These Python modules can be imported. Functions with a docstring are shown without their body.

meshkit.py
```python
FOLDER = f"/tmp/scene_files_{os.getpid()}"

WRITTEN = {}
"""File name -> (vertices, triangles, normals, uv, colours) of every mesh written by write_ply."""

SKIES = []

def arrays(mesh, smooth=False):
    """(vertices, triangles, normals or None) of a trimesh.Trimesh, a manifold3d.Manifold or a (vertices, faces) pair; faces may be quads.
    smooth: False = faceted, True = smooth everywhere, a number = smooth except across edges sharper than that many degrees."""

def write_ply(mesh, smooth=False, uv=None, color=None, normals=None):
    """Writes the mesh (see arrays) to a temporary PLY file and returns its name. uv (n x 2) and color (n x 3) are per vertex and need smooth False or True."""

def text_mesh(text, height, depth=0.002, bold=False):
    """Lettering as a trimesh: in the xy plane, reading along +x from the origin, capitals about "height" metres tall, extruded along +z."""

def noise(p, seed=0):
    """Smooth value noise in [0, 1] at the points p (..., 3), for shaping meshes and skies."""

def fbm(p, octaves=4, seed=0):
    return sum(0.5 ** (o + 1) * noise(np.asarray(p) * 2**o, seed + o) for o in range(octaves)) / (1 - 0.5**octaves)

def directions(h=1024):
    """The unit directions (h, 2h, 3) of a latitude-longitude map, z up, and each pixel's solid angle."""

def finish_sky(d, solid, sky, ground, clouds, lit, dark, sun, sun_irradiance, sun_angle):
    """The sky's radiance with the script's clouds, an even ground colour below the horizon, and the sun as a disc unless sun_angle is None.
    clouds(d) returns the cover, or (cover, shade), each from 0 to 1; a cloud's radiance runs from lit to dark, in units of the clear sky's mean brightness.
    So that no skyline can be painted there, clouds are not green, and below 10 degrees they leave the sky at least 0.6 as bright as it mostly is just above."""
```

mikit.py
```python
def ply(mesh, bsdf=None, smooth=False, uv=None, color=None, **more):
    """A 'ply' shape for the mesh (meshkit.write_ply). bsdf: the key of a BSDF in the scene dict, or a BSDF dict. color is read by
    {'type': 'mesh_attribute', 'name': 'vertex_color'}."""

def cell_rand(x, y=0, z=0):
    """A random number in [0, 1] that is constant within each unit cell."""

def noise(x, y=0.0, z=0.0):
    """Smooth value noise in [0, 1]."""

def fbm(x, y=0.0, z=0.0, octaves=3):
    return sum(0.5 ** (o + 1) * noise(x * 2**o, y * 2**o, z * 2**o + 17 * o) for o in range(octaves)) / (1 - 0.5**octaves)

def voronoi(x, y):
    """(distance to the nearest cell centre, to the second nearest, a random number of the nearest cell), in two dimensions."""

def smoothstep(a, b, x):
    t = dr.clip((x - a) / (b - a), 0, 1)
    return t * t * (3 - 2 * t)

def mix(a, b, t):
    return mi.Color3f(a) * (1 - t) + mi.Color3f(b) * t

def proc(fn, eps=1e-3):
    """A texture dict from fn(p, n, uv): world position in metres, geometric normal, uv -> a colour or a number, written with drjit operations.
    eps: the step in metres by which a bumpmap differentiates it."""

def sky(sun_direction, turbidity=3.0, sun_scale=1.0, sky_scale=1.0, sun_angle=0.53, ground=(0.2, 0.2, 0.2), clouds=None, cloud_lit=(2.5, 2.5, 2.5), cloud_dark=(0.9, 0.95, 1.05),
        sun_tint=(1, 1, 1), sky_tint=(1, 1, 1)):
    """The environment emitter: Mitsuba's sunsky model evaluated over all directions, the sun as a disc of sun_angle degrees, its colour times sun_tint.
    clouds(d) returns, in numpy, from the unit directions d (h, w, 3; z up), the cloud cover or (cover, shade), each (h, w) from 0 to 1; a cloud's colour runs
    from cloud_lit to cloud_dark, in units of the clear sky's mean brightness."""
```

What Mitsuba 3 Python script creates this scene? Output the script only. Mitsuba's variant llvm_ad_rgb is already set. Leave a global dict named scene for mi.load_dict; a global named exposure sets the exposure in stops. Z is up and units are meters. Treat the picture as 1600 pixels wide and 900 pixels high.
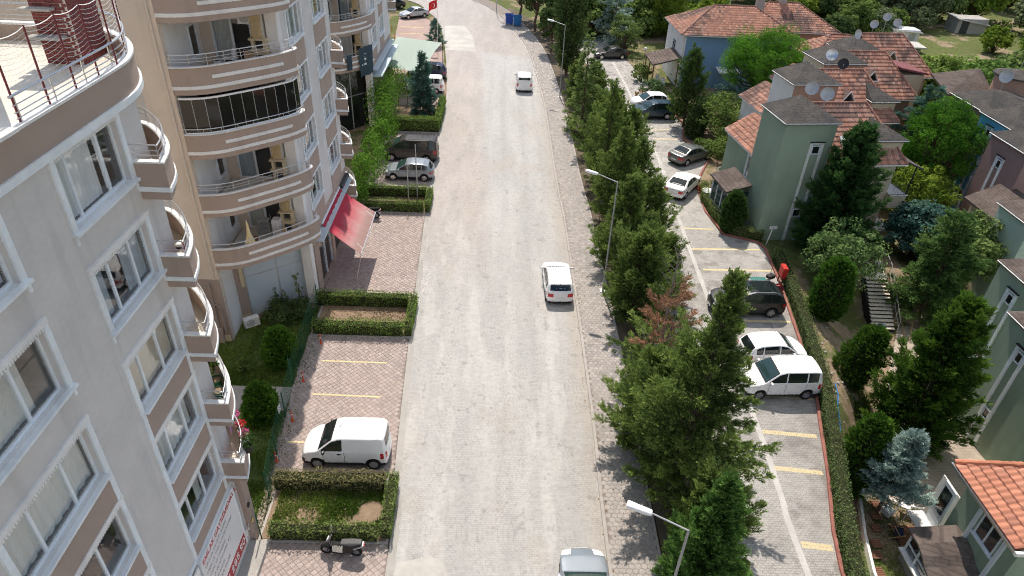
import math, random
import numpy as np, trimesh
import drjit as dr
import mitsuba as mi
import mikit, meshkit
from mikit import proc, noise, fbm, voronoi, cell_rand, smoothstep, mix
from shapely.geometry import Polygon, LineString, Point, box as sbox
from shapely.ops import unary_union
from shapely import affinity

# ------------------------------------------------------------------ camera, sky, exposure
PITCH, ROLL, YAW, CAM_H = 0.59291293, -0.0466935, 0.03095249, 24.0
_f = np.array([math.sin(YAW)*math.cos(PITCH), math.cos(YAW)*math.cos(PITCH), -math.sin(PITCH)])
_r = np.array([math.cos(YAW), -math.sin(YAW), 0.0]); _d = np.cross(_f, _r)
_dn = -math.sin(ROLL)*_r + math.cos(ROLL)*_d
T4 = mi.ScalarTransform4f
scene, labels = {}, {}
scene['camera'] = {'type': 'perspective', 'fov': 2*math.degrees(math.atan(800/1057.35)), 'fov_axis': 'x', 'near_clip': 0.2, 'far_clip': 3000.0,
                   'to_world': T4().look_at(origin=[0, 0, CAM_H], target=[float(v) for v in np.array([0, 0, CAM_H])+_f], up=[float(v) for v in -_dn])}
def cloud_cover(d):
    """scattered bright fair weather clouds"""
    p = d/np.maximum(d[..., 2:]+0.25, 0.05)
    n = meshkit.fbm(np.stack([p[..., 0]*1.3, p[..., 1]*1.3, np.full(d.shape[:2], 4.0)], -1), 5, 3)
    return np.clip((n-0.45)/0.16, 0, 1)*0.9, np.clip((n-0.55)/0.3, 0, 1)*0.3
scene['sky'] = mikit.sky([-0.05, 0.565, 0.825], turbidity=3.0, sun_scale=1.0, sky_scale=1.0, ground=(0.25, 0.24, 0.2), sun_tint=(0.93, 1.0, 1.15), clouds=cloud_cover, cloud_lit=(2.8, 2.8, 2.8), cloud_dark=(1.3, 1.35, 1.45))
exposure = 1.76

# ------------------------------------------------------------------ helpers
used = {}
def num(name):
    if name not in used:
        used[name] = 0
        return name
    used[name] += 1
    return '%s_%03d' % (name, used[name])
def thing(name, label, cat, group=None):
    k = num(name); labels[k] = {'label': label, 'category': cat}
    if group: labels[k]['group'] = group
    return k
def VF(m):
    if isinstance(m, MB): return m.get()
    if isinstance(m, trimesh.Trimesh): return np.asarray(m.vertices, float), np.asarray(m.faces)
    return np.asarray(m[0], float), np.asarray(m[1], int)
def put(key, mesh, bsdf, smooth=False, **kw):
    v, f = VF(mesh)
    assert key not in scene, key
    if len(f) == 0: return key
    scene[key] = mikit.ply((v, f), bsdf, smooth, **kw)
    return key
def part(parent, name, mesh, bsdf, smooth=False, label=None, kind=None, **kw):
    k = num(parent+'__'+name)
    put(k, mesh, bsdf, smooth, **kw)
    if label or kind:
        labels[k] = {}
        if label: labels[k]['label'] = label
        if kind: labels[k]['kind'] = kind
    return k
def solo(name, mesh, bsdf, label, cat, group=None, smooth=False, kind=None, **kw):
    k = thing(name, label, cat, group)
    if kind: labels[k]['kind'] = kind
    put(k, mesh, bsdf, smooth, **kw)
    return k
def struct(name, mesh, bsdf, smooth=False, label=None, **kw):
    k = num(name); put(k, mesh, bsdf, smooth, **kw); labels[k] = {'kind': 'structure'}
    if label: labels[k]['label'] = label
    return k
def copy_piece(parent, name, d, tw):
    k = num(parent+'__'+name)
    scene[k] = {**d, 'to_world': tw}
    return k
def mat_of(M):
    return T4(np.asarray(M, float))

class MB:
    def __init__(s): s.v, s.f, s.n = [], [], 0
    def add(s, m):
        v, f = VF(m)
        if f.ndim == 2 and f.shape[1] == 4: f = np.vstack([f[:, [0, 1, 2]], f[:, [0, 2, 3]]])
        s.v.append(v); s.f.append(f+s.n); s.n += len(v)
        return s
    def get(s):
        if not s.v: return np.zeros((0, 3)), np.zeros((0, 3), int)
        return np.vstack(s.v), np.vstack(s.f)
    def box(s, x0, x1, y0, y1, z0, z1): return s.add(box(x0, x1, y0, y1, z0, z1))
    def tube(s, p, r, n=6): return s.add(tube(p, r, n))
    def quad(s, a, b, c, d): return s.add((np.array([a, b, c, d], float), np.array([[0, 1, 2], [0, 2, 3]])))
    def tf(s, fn):
        v, f = s.get(); o = MB(); o.add((fn(v), f)); return o

BF = np.array([[0, 2, 1], [0, 3, 2], [4, 5, 6], [4, 6, 7], [0, 1, 5], [0, 5, 4], [1, 2, 6], [1, 6, 5], [2, 3, 7], [2, 7, 6], [3, 0, 4], [3, 4, 7]])
def box(x0, x1, y0, y1, z0, z1):
    x0, x1 = min(x0, x1), max(x0, x1); y0, y1 = min(y0, y1), max(y0, y1); z0, z1 = min(z0, z1), max(z0, z1)
    return np.array([[x0, y0, z0], [x1, y0, z0], [x1, y1, z0], [x0, y1, z0], [x0, y0, z1], [x1, y0, z1], [x1, y1, z1], [x0, y1, z1]], float), BF
def cbox(x0, x1, y0, y1, z0, z1, c=0.02):
    """a box whose upper edges are chamfered"""
    b, t = box(x0, x1, y0, y1, z0, z1-c), None
    v = np.vstack([b[0], [[x0+c, y0+c, z1], [x1-c, y0+c, z1], [x1-c, y1-c, z1], [x0+c, y1-c, z1]]])
    f = [[0, 2, 1], [0, 3, 2], [8, 9, 10], [8, 10, 11]]
    for a, o in ((0, 4), (4, 8)):
        for i in range(4):
            j = (i+1) % 4
            f += [[a+i, a+j, o+j], [a+i, o+j, o+i]]
    return v, np.array(f)
def rounded_box(sx, sy, sz, r=0.02, seg=8):
    import manifold3d as m3
    pts = []
    s = m3.Manifold.sphere(r, seg)
    hs = []
    for a in (-1, 1):
        for b in (-1, 1):
            for c in (-1, 1):
                hs.append(s.translate([a*(sx/2-r), b*(sy/2-r), c*(sz/2-r)]))
    h = m3.Manifold.batch_hull(hs)
    m = h.to_mesh()
    return np.array(m.vert_properties[:, :3], float), np.array(m.tri_verts, int)
def frame_of(d):
    d = np.asarray(d, float); d = d/np.linalg.norm(d)
    a = np.cross(d, [0, 0, 1.0] if abs(d[2]) < 0.95 else [1.0, 0, 0]); a /= np.linalg.norm(a)
    return a, np.cross(d, a), d
def tube(p, r, n=6, caps=True):
    p = np.asarray(p, float); m = len(p)
    r = np.broadcast_to(np.asarray(r, float), (m,))
    t = np.gradient(p, axis=0) if m > 2 else np.repeat((p[1]-p[0])[None], 2, 0)
    t /= np.maximum(np.linalg.norm(t, axis=1, keepdims=True), 1e-9)
    a, b, _ = frame_of(t[0]); rings = []
    for i in range(m):
        a = a-t[i]*np.dot(a, t[i]); a /= max(np.linalg.norm(a), 1e-9); b = np.cross(t[i], a)
        ang = np.arange(n)*2*math.pi/n
        rings.append(p[i]+r[i]*(np.cos(ang)[:, None]*a+np.sin(ang)[:, None]*b))
    v = np.vstack(rings); f = []
    for i in range(m-1):
        for k in range(n):
            k2 = (k+1) % n
            f += [[i*n+k, i*n+k2, (i+1)*n+k2], [i*n+k, (i+1)*n+k2, (i+1)*n+k]]
    if caps:
        v = np.vstack([v, p[:1], p[-1:]]); c0, c1 = m*n, m*n+1
        for k in range(n):
            k2 = (k+1) % n
            f += [[c0, k2, k], [c1, (m-1)*n+k, (m-1)*n+k2]]
    return v, np.array(f)
def lathe(prof, center=(0, 0, 0), n=16, axis='z'):
    prof = np.asarray(prof, float); m = len(prof); ang = np.arange(n)*2*math.pi/n
    v = np.array([[r*math.cos(a), r*math.sin(a), z] for r, z in prof for a in ang])
    f = []
    for i in range(m-1):
        for k in range(n):
            k2 = (k+1) % n
            f += [[i*n+k, i*n+k2, (i+1)*n+k2], [i*n+k, (i+1)*n+k2, (i+1)*n+k]]
    if axis == 'y': v = v[:, [0, 2, 1]]*np.array([1, 1, -1])
    if axis == 'x': v = v[:, [2, 1, 0]]*np.array([1, 1, -1])
    return v+np.asarray(center, float), np.array(f)
def prism(poly, z0, z1):
    m = MB()
    for g in getattr(poly, 'geoms', [poly]):
        if g.is_empty or g.area < 1e-6: continue
        t = trimesh.creation.extrude_polygon(g, z1-z0, engine='earcut'); t.apply_translation([0, 0, z0]); m.add(t)
    return m.get()
def sheet(poly, z, step=None):
    v2, f = trimesh.creation.triangulate_polygon(poly, engine='earcut')
    v = np.column_stack([v2, np.full(len(v2), z)])
    a, b, c = v[f[:, 0]], v[f[:, 1]], v[f[:, 2]]
    fl = np.cross(b-a, c-a)[:, 2] < 0; f = np.array(f); f[fl] = f[fl][:, ::-1]
    return v, f
def wallpoly(poly, o, u, n, t):
    """poly in (s, z) drawn on the vertical plane through o along u; extruded inwards by t; n points outwards"""
    v, f = prism(poly, -t, 0)
    o, u, n = (np.asarray(q, float) for q in (o, u, n))
    out = o+v[:, :1]*u+v[:, 1:2]*np.array([0, 0, 1.0])+v[:, 2:]*n
    if np.dot(np.cross(u, [0, 0, 1.0]), n) < 0: f = f[:, ::-1]
    return out, f
def rotz(a, c=(0, 0, 0)):
    ca, sa = math.cos(a), math.sin(a); R = np.array([[ca, -sa, 0], [sa, ca, 0], [0, 0, 1.0]]); c = np.asarray(c, float)
    return lambda v: np.asarray(v, float)@R.T+c
def arc_pts(p, n):
    """smooth Catmull-Rom through p, n points per span"""
    p = np.asarray(p, float); q = np.vstack([2*p[0]-p[1], p, 2*p[-1]-p[-2]]); out = []
    for i in range(1, len(q)-2):
        for t in np.linspace(0, 1, n, endpoint=False):
            a, b, c, d = q[i-1], q[i], q[i+1], q[i+2]
            out.append(0.5*((2*b)+(c-a)*t+(2*a-5*b+4*c-d)*t*t+(3*b-a-3*c+d)*t**3))
    out.append(p[-1])
    return np.array(out)
def ribbon(pts, z0, z1, t):
    """a wall of thickness t (towards its left side) along a plan polyline"""
    ls = LineString(pts); off = ls.parallel_offset(abs(t), 'left' if t > 0 else 'right', join_style=2)
    q = np.array(off.coords)
    if np.linalg.norm(q[0]-np.asarray(pts[0])) > np.linalg.norm(q[-1]-np.asarray(pts[0])): q = q[::-1]
    return prism(Polygon(np.vstack([np.asarray(pts)[:, :2], q[::-1]])).buffer(0), z0, z1)

# ------------------------------------------------------------------ materials
def twosided(b): return {'type': 'twosided', 'bsdf': b}
def rgb(c): return {'type': 'rgb', 'value': [float(x) for x in c]}
def plain(key, c, rough=0.6, spec=0.3, metal=0.0, **kw):
    scene[key] = twosided({'type': 'principled', 'base_color': rgb(c), 'roughness': rough, 'specular': spec, 'metallic': metal, **kw})
def textured(key, fn, rough=0.8, spec=0.2, bump=None, eps=2e-3):
    b = {'type': 'principled', 'base_color': proc(fn), 'roughness': rough, 'specular': spec}
    if bump is not None: b = {'type': 'bumpmap', 'arbitrary': proc(bump, eps), 'scale': 1.0, 'bsdf': b}
    scene[key] = twosided(b)
def mottled(key, c, amt=0.12, sc=1.3, fine=9.0, rough=0.8, dirt=None):
    c = np.array(c)
    def fn(p, n, uv):
        a = fbm(p.x*sc, p.y*sc, p.z*sc, 4)-0.5; b = fbm(p.x*fine, p.y*fine, p.z*fine, 2)-0.5
        k = 1+amt*2*a+amt*0.8*b
        col = mi.Color3f(*[float(x) for x in c])*k
        if dirt is not None:
            s = smoothstep(0.55, 0.8, fbm(p.x*2.5+p.y*2.5, p.z*0.35, 3.0, 3))
            col = mix(col, mi.Color3f(*dirt), s*0.22)
        return col
    textured(key, fn, rough)

mottled('stucco_grey', (0.62, 0.60, 0.58), 0.10, 0.9, dirt=(0.36, 0.35, 0.34))
mottled('stucco_white', (0.75, 0.74, 0.72), 0.08, 0.9, dirt=(0.5, 0.48, 0.45))
mottled('stucco_brown', (0.40, 0.315, 0.265), 0.08, 0.8, dirt=(0.27, 0.21, 0.18))
mottled('stucco_beige', (0.68, 0.585, 0.485), 0.10, 0.7, dirt=(0.50, 0.42, 0.34))
mottled('marble', (0.78, 0.83, 0.86), 0.12, 1.5, dirt=(0.52, 0.54, 0.56), rough=0.45)
mottled('coping', (0.78, 0.78, 0.77), 0.08, 1.5, dirt=(0.5, 0.48, 0.46), rough=0.5)
mottled('wall_green', (0.30, 0.385, 0.29), 0.12, 0.7, dirt=(0.20, 0.26, 0.19))
mottled('wall_blue', (0.21, 0.36, 0.56), 0.08, 0.7, dirt=(0.13, 0.22, 0.34))
mottled('wall_sky', (0.16, 0.48, 0.72), 0.06, 0.7)
mottled('wall_brown', (0.30, 0.20, 0.19), 0.10, 0.7)
mottled('wall_rust', (0.42, 0.27, 0.20), 0.10, 0.7)
mottled('wall_cream', (0.60, 0.52, 0.38), 0.10, 0.7)
mottled('wall_mint', (0.52, 0.62, 0.54), 0.08, 0.7)
mottled('concrete', (0.40, 0.385, 0.36), 0.15, 1.2)
mottled('tile_floor', (0.62, 0.59, 0.52), 0.08, 0.8, rough=0.5)
mottled('soil', (0.26, 0.19, 0.13), 0.35, 1.5, 11.0)
mottled('kerb_stone', (0.42, 0.395, 0.37), 0.15, 2.0)
mottled('kerb_red', (0.34, 0.145, 0.12), 0.35, 3.0)
mottled('timber', (0.24, 0.12, 0.075), 0.25, 3.0)
mottled('bark', (0.13, 0.095, 0.07), 0.35, 6.0, 30.0)
mottled('deadwood', (0.24, 0.205, 0.19), 0.3, 6.0, 30.0)
plain('scooter_black', (0.012, 0.012, 0.013), 0.42, 0.4)
plain('white_plastic', (0.82, 0.83, 0.84), 0.35, 0.5)
plain('pvc', (0.74, 0.79, 0.83), 0.35, 0.5)
plain('white_paint', (0.80, 0.80, 0.79), 0.5)
plain('grey_plastic', (0.42, 0.43, 0.44), 0.5)
plain('dark_plastic', (0.025, 0.025, 0.027), 0.5)
plain('rubber', (0.018, 0.018, 0.019), 0.85, 0.2)
plain('steel', (0.72, 0.73, 0.75), 0.3, 0.5, 0.85)
plain('galvanised', (0.52, 0.53, 0.54), 0.5, 0.5, 0.5)
plain('alloy', (0.62, 0.63, 0.65), 0.28, 0.5, 0.9)
plain('shutter', (0.52, 0.60, 0.66), 0.45, 0.4)
plain('maroon', (0.16, 0.035, 0.04), 0.5)
plain('red_paint', (0.55, 0.04, 0.03), 0.45)
plain('orange_red', (0.68, 0.09, 0.035), 0.5)
plain('car_glass', (0.012, 0.017, 0.018), 0.04, 0.9)
plain('car_glass_teal', (0.022, 0.05, 0.05), 0.05, 0.9)
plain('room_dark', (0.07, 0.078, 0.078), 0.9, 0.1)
plain('curtain', (0.50, 0.53, 0.50), 0.95, 0.1)
plain('curtain_cream', (0.52, 0.47, 0.36), 0.95, 0.1)
plain('curtain_blue', (0.36, 0.43, 0.47), 0.95, 0.1)
plain('curtain_white', (0.70, 0.71, 0.70), 0.95, 0.1)
mottled('soil_dark', (0.13, 0.105, 0.075), 0.35, 1.5, 11.0)
plain('lamp_red', (0.5, 0.015, 0.02), 0.2, 0.6)
plain('lamp_clear', (0.75, 0.77, 0.79), 0.12, 0.8)
plain('plate_white', (0.75, 0.75, 0.75), 0.4)
plain('print_blue', (0.03, 0.09, 0.4), 0.4)
plain('blue_plastic', (0.025, 0.16, 0.42), 0.45)
plain('teal_sheet', (0.05, 0.21, 0.19), 0.7)
plain('net_green', (0.02, 0.10, 0.055), 0.6)
plain('iron_dark', (0.03, 0.03, 0.032), 0.5)
plain('flag_red', (0.62, 0.025, 0.03), 0.7)
plain('cloth_slate', (0.055, 0.085, 0.105), 0.95, 0.1)
plain('cloth_navy', (0.03, 0.04, 0.08), 0.95, 0.1)
plain('cloth_wine', (0.16, 0.03, 0.045), 0.95, 0.1)
plain('cloth_white', (0.8, 0.8, 0.8), 0.9, 0.1)
plain('cloth_lilac', (0.52, 0.33, 0.55), 0.9, 0.1)
plain('cloth_magenta', (0.45, 0.02, 0.22), 0.9, 0.1)
plain('wood_light', (0.50, 0.33, 0.18), 0.6)
plain('terracotta_pot', (0.35, 0.14, 0.08), 0.7)
plain('pot_green', (0.02, 0.12, 0.06), 0.5)
plain('sign_white', (0.80, 0.80, 0.80), 0.35)
plain('sign_red', (0.40, 0.02, 0.03), 0.4)
plain('sign_ink', (0.12, 0.10, 0.11), 0.5)
plain('sign_dark', (0.05, 0.06, 0.07), 0.4)
plain('yellow_paint', (0.70, 0.55, 0.22), 0.7)
plain('line_cream', (0.66, 0.55, 0.33), 0.8)
plain('mortar', (0.55, 0.52, 0.47), 0.9)
mottled('lawn_thatch', (0.085, 0.125, 0.035), 0.35, 1.4, 9.0)
plain('joint_sand', (0.27, 0.235, 0.21), 0.95, 0.1)
plain('stone_yellow', (0.55, 0.43, 0.24), 0.8)
plain('stone_yellow_pale', (0.64, 0.54, 0.36), 0.8)
plain('brick_red', (0.21, 0.055, 0.05), 0.8)
plain('brick_red_dark', (0.155, 0.045, 0.042), 0.8)
scene['glass'] = {'type': 'thindielectric', 'int_ior': 1.5}
for k, c in dict(white=(0.80, 0.80, 0.80), silver=(0.46, 0.48, 0.51), black=(0.014, 0.014, 0.015), brownblack=(0.030, 0.026, 0.024), teal=(0.010, 0.042, 0.066),
                 charcoal=(0.028, 0.028, 0.029), grey=(0.13, 0.14, 0.135), slate=(0.25, 0.29, 0.33), navy=(0.015, 0.025, 0.07), palegrey=(0.36, 0.37, 0.38)).items():
    scene['paint_'+k] = twosided({'type': 'principled', 'base_color': rgb(c), 'roughness': 0.32, 'specular': 0.5, 'metallic': 0.35 if k in ('silver', 'slate', 'teal', 'grey', 'charcoal', 'palegrey') else 0.0,
                                  'clearcoat': 1.0, 'clearcoat_gloss': 0.96})
# leaves: every crown shares one BSDF, the leaf colours are per vertex
scene['leaf'] = {'type': 'principledthin', 'base_color': {'type': 'mesh_attribute', 'name': 'vertex_color'}, 'roughness': 0.55, 'diff_trans': 0.55, 'spec_trans': 0.0, 'eta': 1.35}
# ------------------------------------------------------------------ the setting: ground, roads, pavements
KERB = [(4.7, -12), (4.8, 15.8), (5.0, 25.6), (5.0, 44.3), (4.8, 52), (4.6, 72), (3.5, 92), (1.5, 104), (-1.6, 115.6), (-5.5, 123), (-13, 131), (-30, 142)]
ROADL = [(-3.4, -12), (-3.75, 15.8), (-4.07, 20.3), (-4.6, 30.3), (-5.2, 45.6), (-5.6, 62.9), (-6.0, 75), (-7.3, 90), (-9.0, 103), (-11.5, 112), (-16.5, 121), (-34, 131)]
HEDGE = [(13.0, 10), (14.2, 16.1), (14.6, 17.9), (15.6, 21.0), (16.5, 24.3), (17.0, 26.0), (17.9, 31.1), (18.8, 37.3), (19.2, 41.9)]   # the red kerb
def hx(y): return np.interp(y, [q[1] for q in HEDGE], [q[0] for q in HEDGE])
def sst(a, b, x):
    t = np.clip((np.asarray(x, float)-a)/(b-a), 0, 1); return t*t*(3-2*t)
LOW = -2.2
def terrain(x, y):
    x, y = np.asarray(x, float), np.asarray(y, float)
    wide = sst(22.5, 30, y); south = sst(0.0, 1.0, (x-hx(y)-0.75-0.3*wide)/(0.9+3.4*wide))*(1-sst(36.0, 39.0, y-0.1*np.maximum(x-26, 0)))
    north = 0.8*sst(24, 34, x)*sst(37, 42, y)*(1-sst(70, 90, y))
    far = sst(70, 100, y)*sst(30, 45, x)
    z = LOW*np.maximum(south, 0)-north-1.8*far-0.02
    return np.where(x < 13, -0.02, z)
def tz(x, y): return float(terrain(x, y))
gx = np.unique(np.concatenate([np.linspace(-700, -40, 12), np.arange(-40, 60.1, 0.8), np.linspace(60, 900, 28)]))
gy = np.unique(np.concatenate([np.linspace(-500, -10, 12), np.arange(-10, 70.1, 0.8), np.linspace(70, 160, 30), np.linspace(170, 1500, 18)]))
X, Y = np.meshgrid(gx, gy, indexing='ij'); Z = terrain(X, Y)
rough_ground = meshkit.fbm(np.stack([X*0.5, Y*0.5, 0*X], -1), 3)-0.5
Z = Z+np.where((X > 20.5) & (Y > 10), np.where(Y < 28, 0.04, 0.12)*rough_ground, 0)-np.where(X < 13.0, 0.06, 0)
idx = np.arange(X.size).reshape(X.shape)
GF = np.vstack([np.stack([idx[:-1, :-1], idx[1:, :-1], idx[1:, 1:]], -1).reshape(-1, 3), np.stack([idx[:-1, :-1], idx[1:, 1:], idx[:-1, 1:]], -1).reshape(-1, 3)])
def ground_fn(p, n, uv):
    a = fbm(p.x*0.35, p.y*0.35, 0.0, 4); b = fbm(p.x*3.0, p.y*3.0, 5.0, 3); c = fbm(p.x*14.0, p.y*14.0, 2.0, 2)
    soil = mix(mi.Color3f(0.33, 0.26, 0.185), mi.Color3f(0.20, 0.145, 0.095), b)
    grass = mix(mi.Color3f(0.055, 0.095, 0.025), mi.Color3f(0.15, 0.15, 0.055), b)
    wild = smoothstep(66, 90, p.y)*0.10
    col = mix(soil, grass, smoothstep(0.44, 0.58, a*0.75+b*0.25+wild))
    return col*(0.75+0.5*c)
textured('ground_mat', ground_fn, 0.95)
struct('ground', (np.stack([X, Y, Z], -1).reshape(-1, 3), GF), 'ground_mat', True)

# road
kb, rl = arc_pts(KERB, 8), arc_pts(ROADL, 8)
def road_fn(p, n, uv):
    wob = 0.35*fbm(p.y*0.12, 3.0, 5.0, 2)
    s1 = fbm(p.x*0.9+wob, p.y*0.09, 1.0, 5); s2 = fbm(p.x*1.8+wob*3, p.y*0.35, 7.0, 5); s3 = fbm(p.x*0.30, p.y*0.22, 11.0, 3); s4 = fbm(p.x*14, p.y*11, 3.0, 2); s5 = fbm(p.x*1.2, p.y*0.9, 17.0, 5)
    row = dr.floor(p.y*9.5); off = cell_rand(row, 5, 1)
    jx = dr.abs(p.x*4.7+off-dr.round(p.x*4.7+off)); jy = dr.abs(p.y*9.5-dr.round(p.y*9.5))
    joint = dr.maximum(1-smoothstep(0.02, 0.11, jx), 1-smoothstep(0.03, 0.16, jy))
    blk = cell_rand(dr.floor(p.x*4.7+off+0.5), row, 2)
    col = mix(mi.Color3f(0.475, 0.47, 0.46), mi.Color3f(0.535, 0.53, 0.518), smoothstep(0.38, 0.62, s1*0.5+s2*0.3+s5*0.2))
    tracks = dr.exp(-dr.square((p.x+0.9+wob)/0.28))+dr.exp(-dr.square((p.x-0.65+wob)/0.28))+dr.exp(-dr.square((p.x-2.4+wob)/0.25))+dr.exp(-dr.square((p.x-3.8+wob)/0.25))
    col = col*(1-0.055*tracks*(0.4+s2))
    pink = smoothstep(-0.3, -1.6, p.x+0.045*(p.y-50)+1.2*(s3-0.5))*smoothstep(34, 46, p.y)
    pink = dr.maximum(pink, smoothstep(88.5, 90.5, p.y+p.x*0.3))
    col = mix(col, mi.Color3f(0.475, 0.435, 0.41)*(0.86+0.28*s2), pink*0.8)
    dust = smoothstep(0.57, 0.70, fbm(p.x*1.1+4+wob*2, p.y*0.22, 21.0, 5))*smoothstep(56, 34, p.y)
    col = mix(col, mi.Color3f(0.60, 0.595, 0.575), dust*0.45)
    tan = smoothstep(0.62, 0.76, fbm(p.x*0.5+9, p.y*0.24, 31.0, 4))
    col = mix(col, mi.Color3f(0.47, 0.425, 0.365), tan*0.35*smoothstep(120, 60, p.y))
    edge = smoothstep(3.5, 4.9, p.x)*smoothstep(0.35, 0.65, s2+0.15)
    col = mix(col, mi.Color3f(0.43, 0.38, 0.315), edge*0.55)
    drip = smoothstep(0.74, 0.80, fbm(p.x*2.6, p.y*2.2, 41.0, 3)); col = col*(1-0.16*drip)
    near = smoothstep(64, 16, p.y)
    return col*0.89*(1-0.19*joint*(1-0.55*dust)*(0.35+0.65*smoothstep(0.35, 0.6, s5))*(1-0.4*pink))*(0.935+0.13*blk)*(0.95+0.1*s4)
textured('road_mat', road_fn, 0.85)
struct('road', sheet(Polygon(np.vstack([rl[:, :2], kb[::-1, :2]])).buffer(0), 0.004), 'road_mat')
def conc_fn(p, n, uv):
    a = fbm(p.x*0.9, p.y*0.9, 2.0, 4); b = fbm(p.x*7, p.y*7, 2.0, 2)
    return mi.Color3f(0.50, 0.49, 0.46)*(0.78+0.34*a+0.12*b)
textured('conc_mat', conc_fn, 0.85)
struct('concrete_patch', sheet(Polygon([(-7.4, 91.0), (-3.3, 90.6), (-4.2, 99), (-5.6, 104.5), (-8.4, 104.0)]), 0.010), 'conc_mat')
struct('concrete_patch', sheet(Polygon([(-3.55, 16.0), (-2.3, 16.35), (-1.75, 16.2), (-1.35, 15.2), (-1.0, 13.0), (0.6, 8), (-3.4, 6)]), 0.010), 'conc_mat')
# joint strip along the left edge of the road
lf = LineString(rl[:, :2]).buffer(0.16).intersection(sbox(-30, -10, 10, 66))
struct('edge_strip', prism(lf, -0.05, 0.012), 'concrete')

# kerb on the right and the hexagon pavement
kr = [q for q in kb if q[1] < 128]
kline = LineString([q[:2] for q in kr])
off = LineString([q[:2] for q in kr]).parallel_offset(0.14, 'right')
struct('kerb', prism(unary_union([Polygon(list(kline.coords)+list(off.coords)[::(-1 if off.coords[0][1] < 0 else 1)]).buffer(0)]), -0.1, 0.12), 'kerb_stone')
po = LineString([q[:2] for q in kr]).parallel_offset(2.15, 'right'); pi_ = LineString([q[:2] for q in kr]).parallel_offset(0.14, 'right')
PAVE = Polygon(list(pi_.coords)+list(po.coords)[::-1]).buffer(0)
struct('pavement', prism(PAVE, -0.1, 0.10), 'joint_sand')
HEXC = [(0.396, 0.369, 0.347), (0.378, 0.351, 0.329), (0.419, 0.387, 0.36), (0.36, 0.338, 0.32)]
scene['paver'] = twosided({'type': 'principled', 'base_color': {'type': 'mesh_attribute', 'name': 'vertex_color'}, 'roughness': 0.85, 'specular': 0.2})
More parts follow.
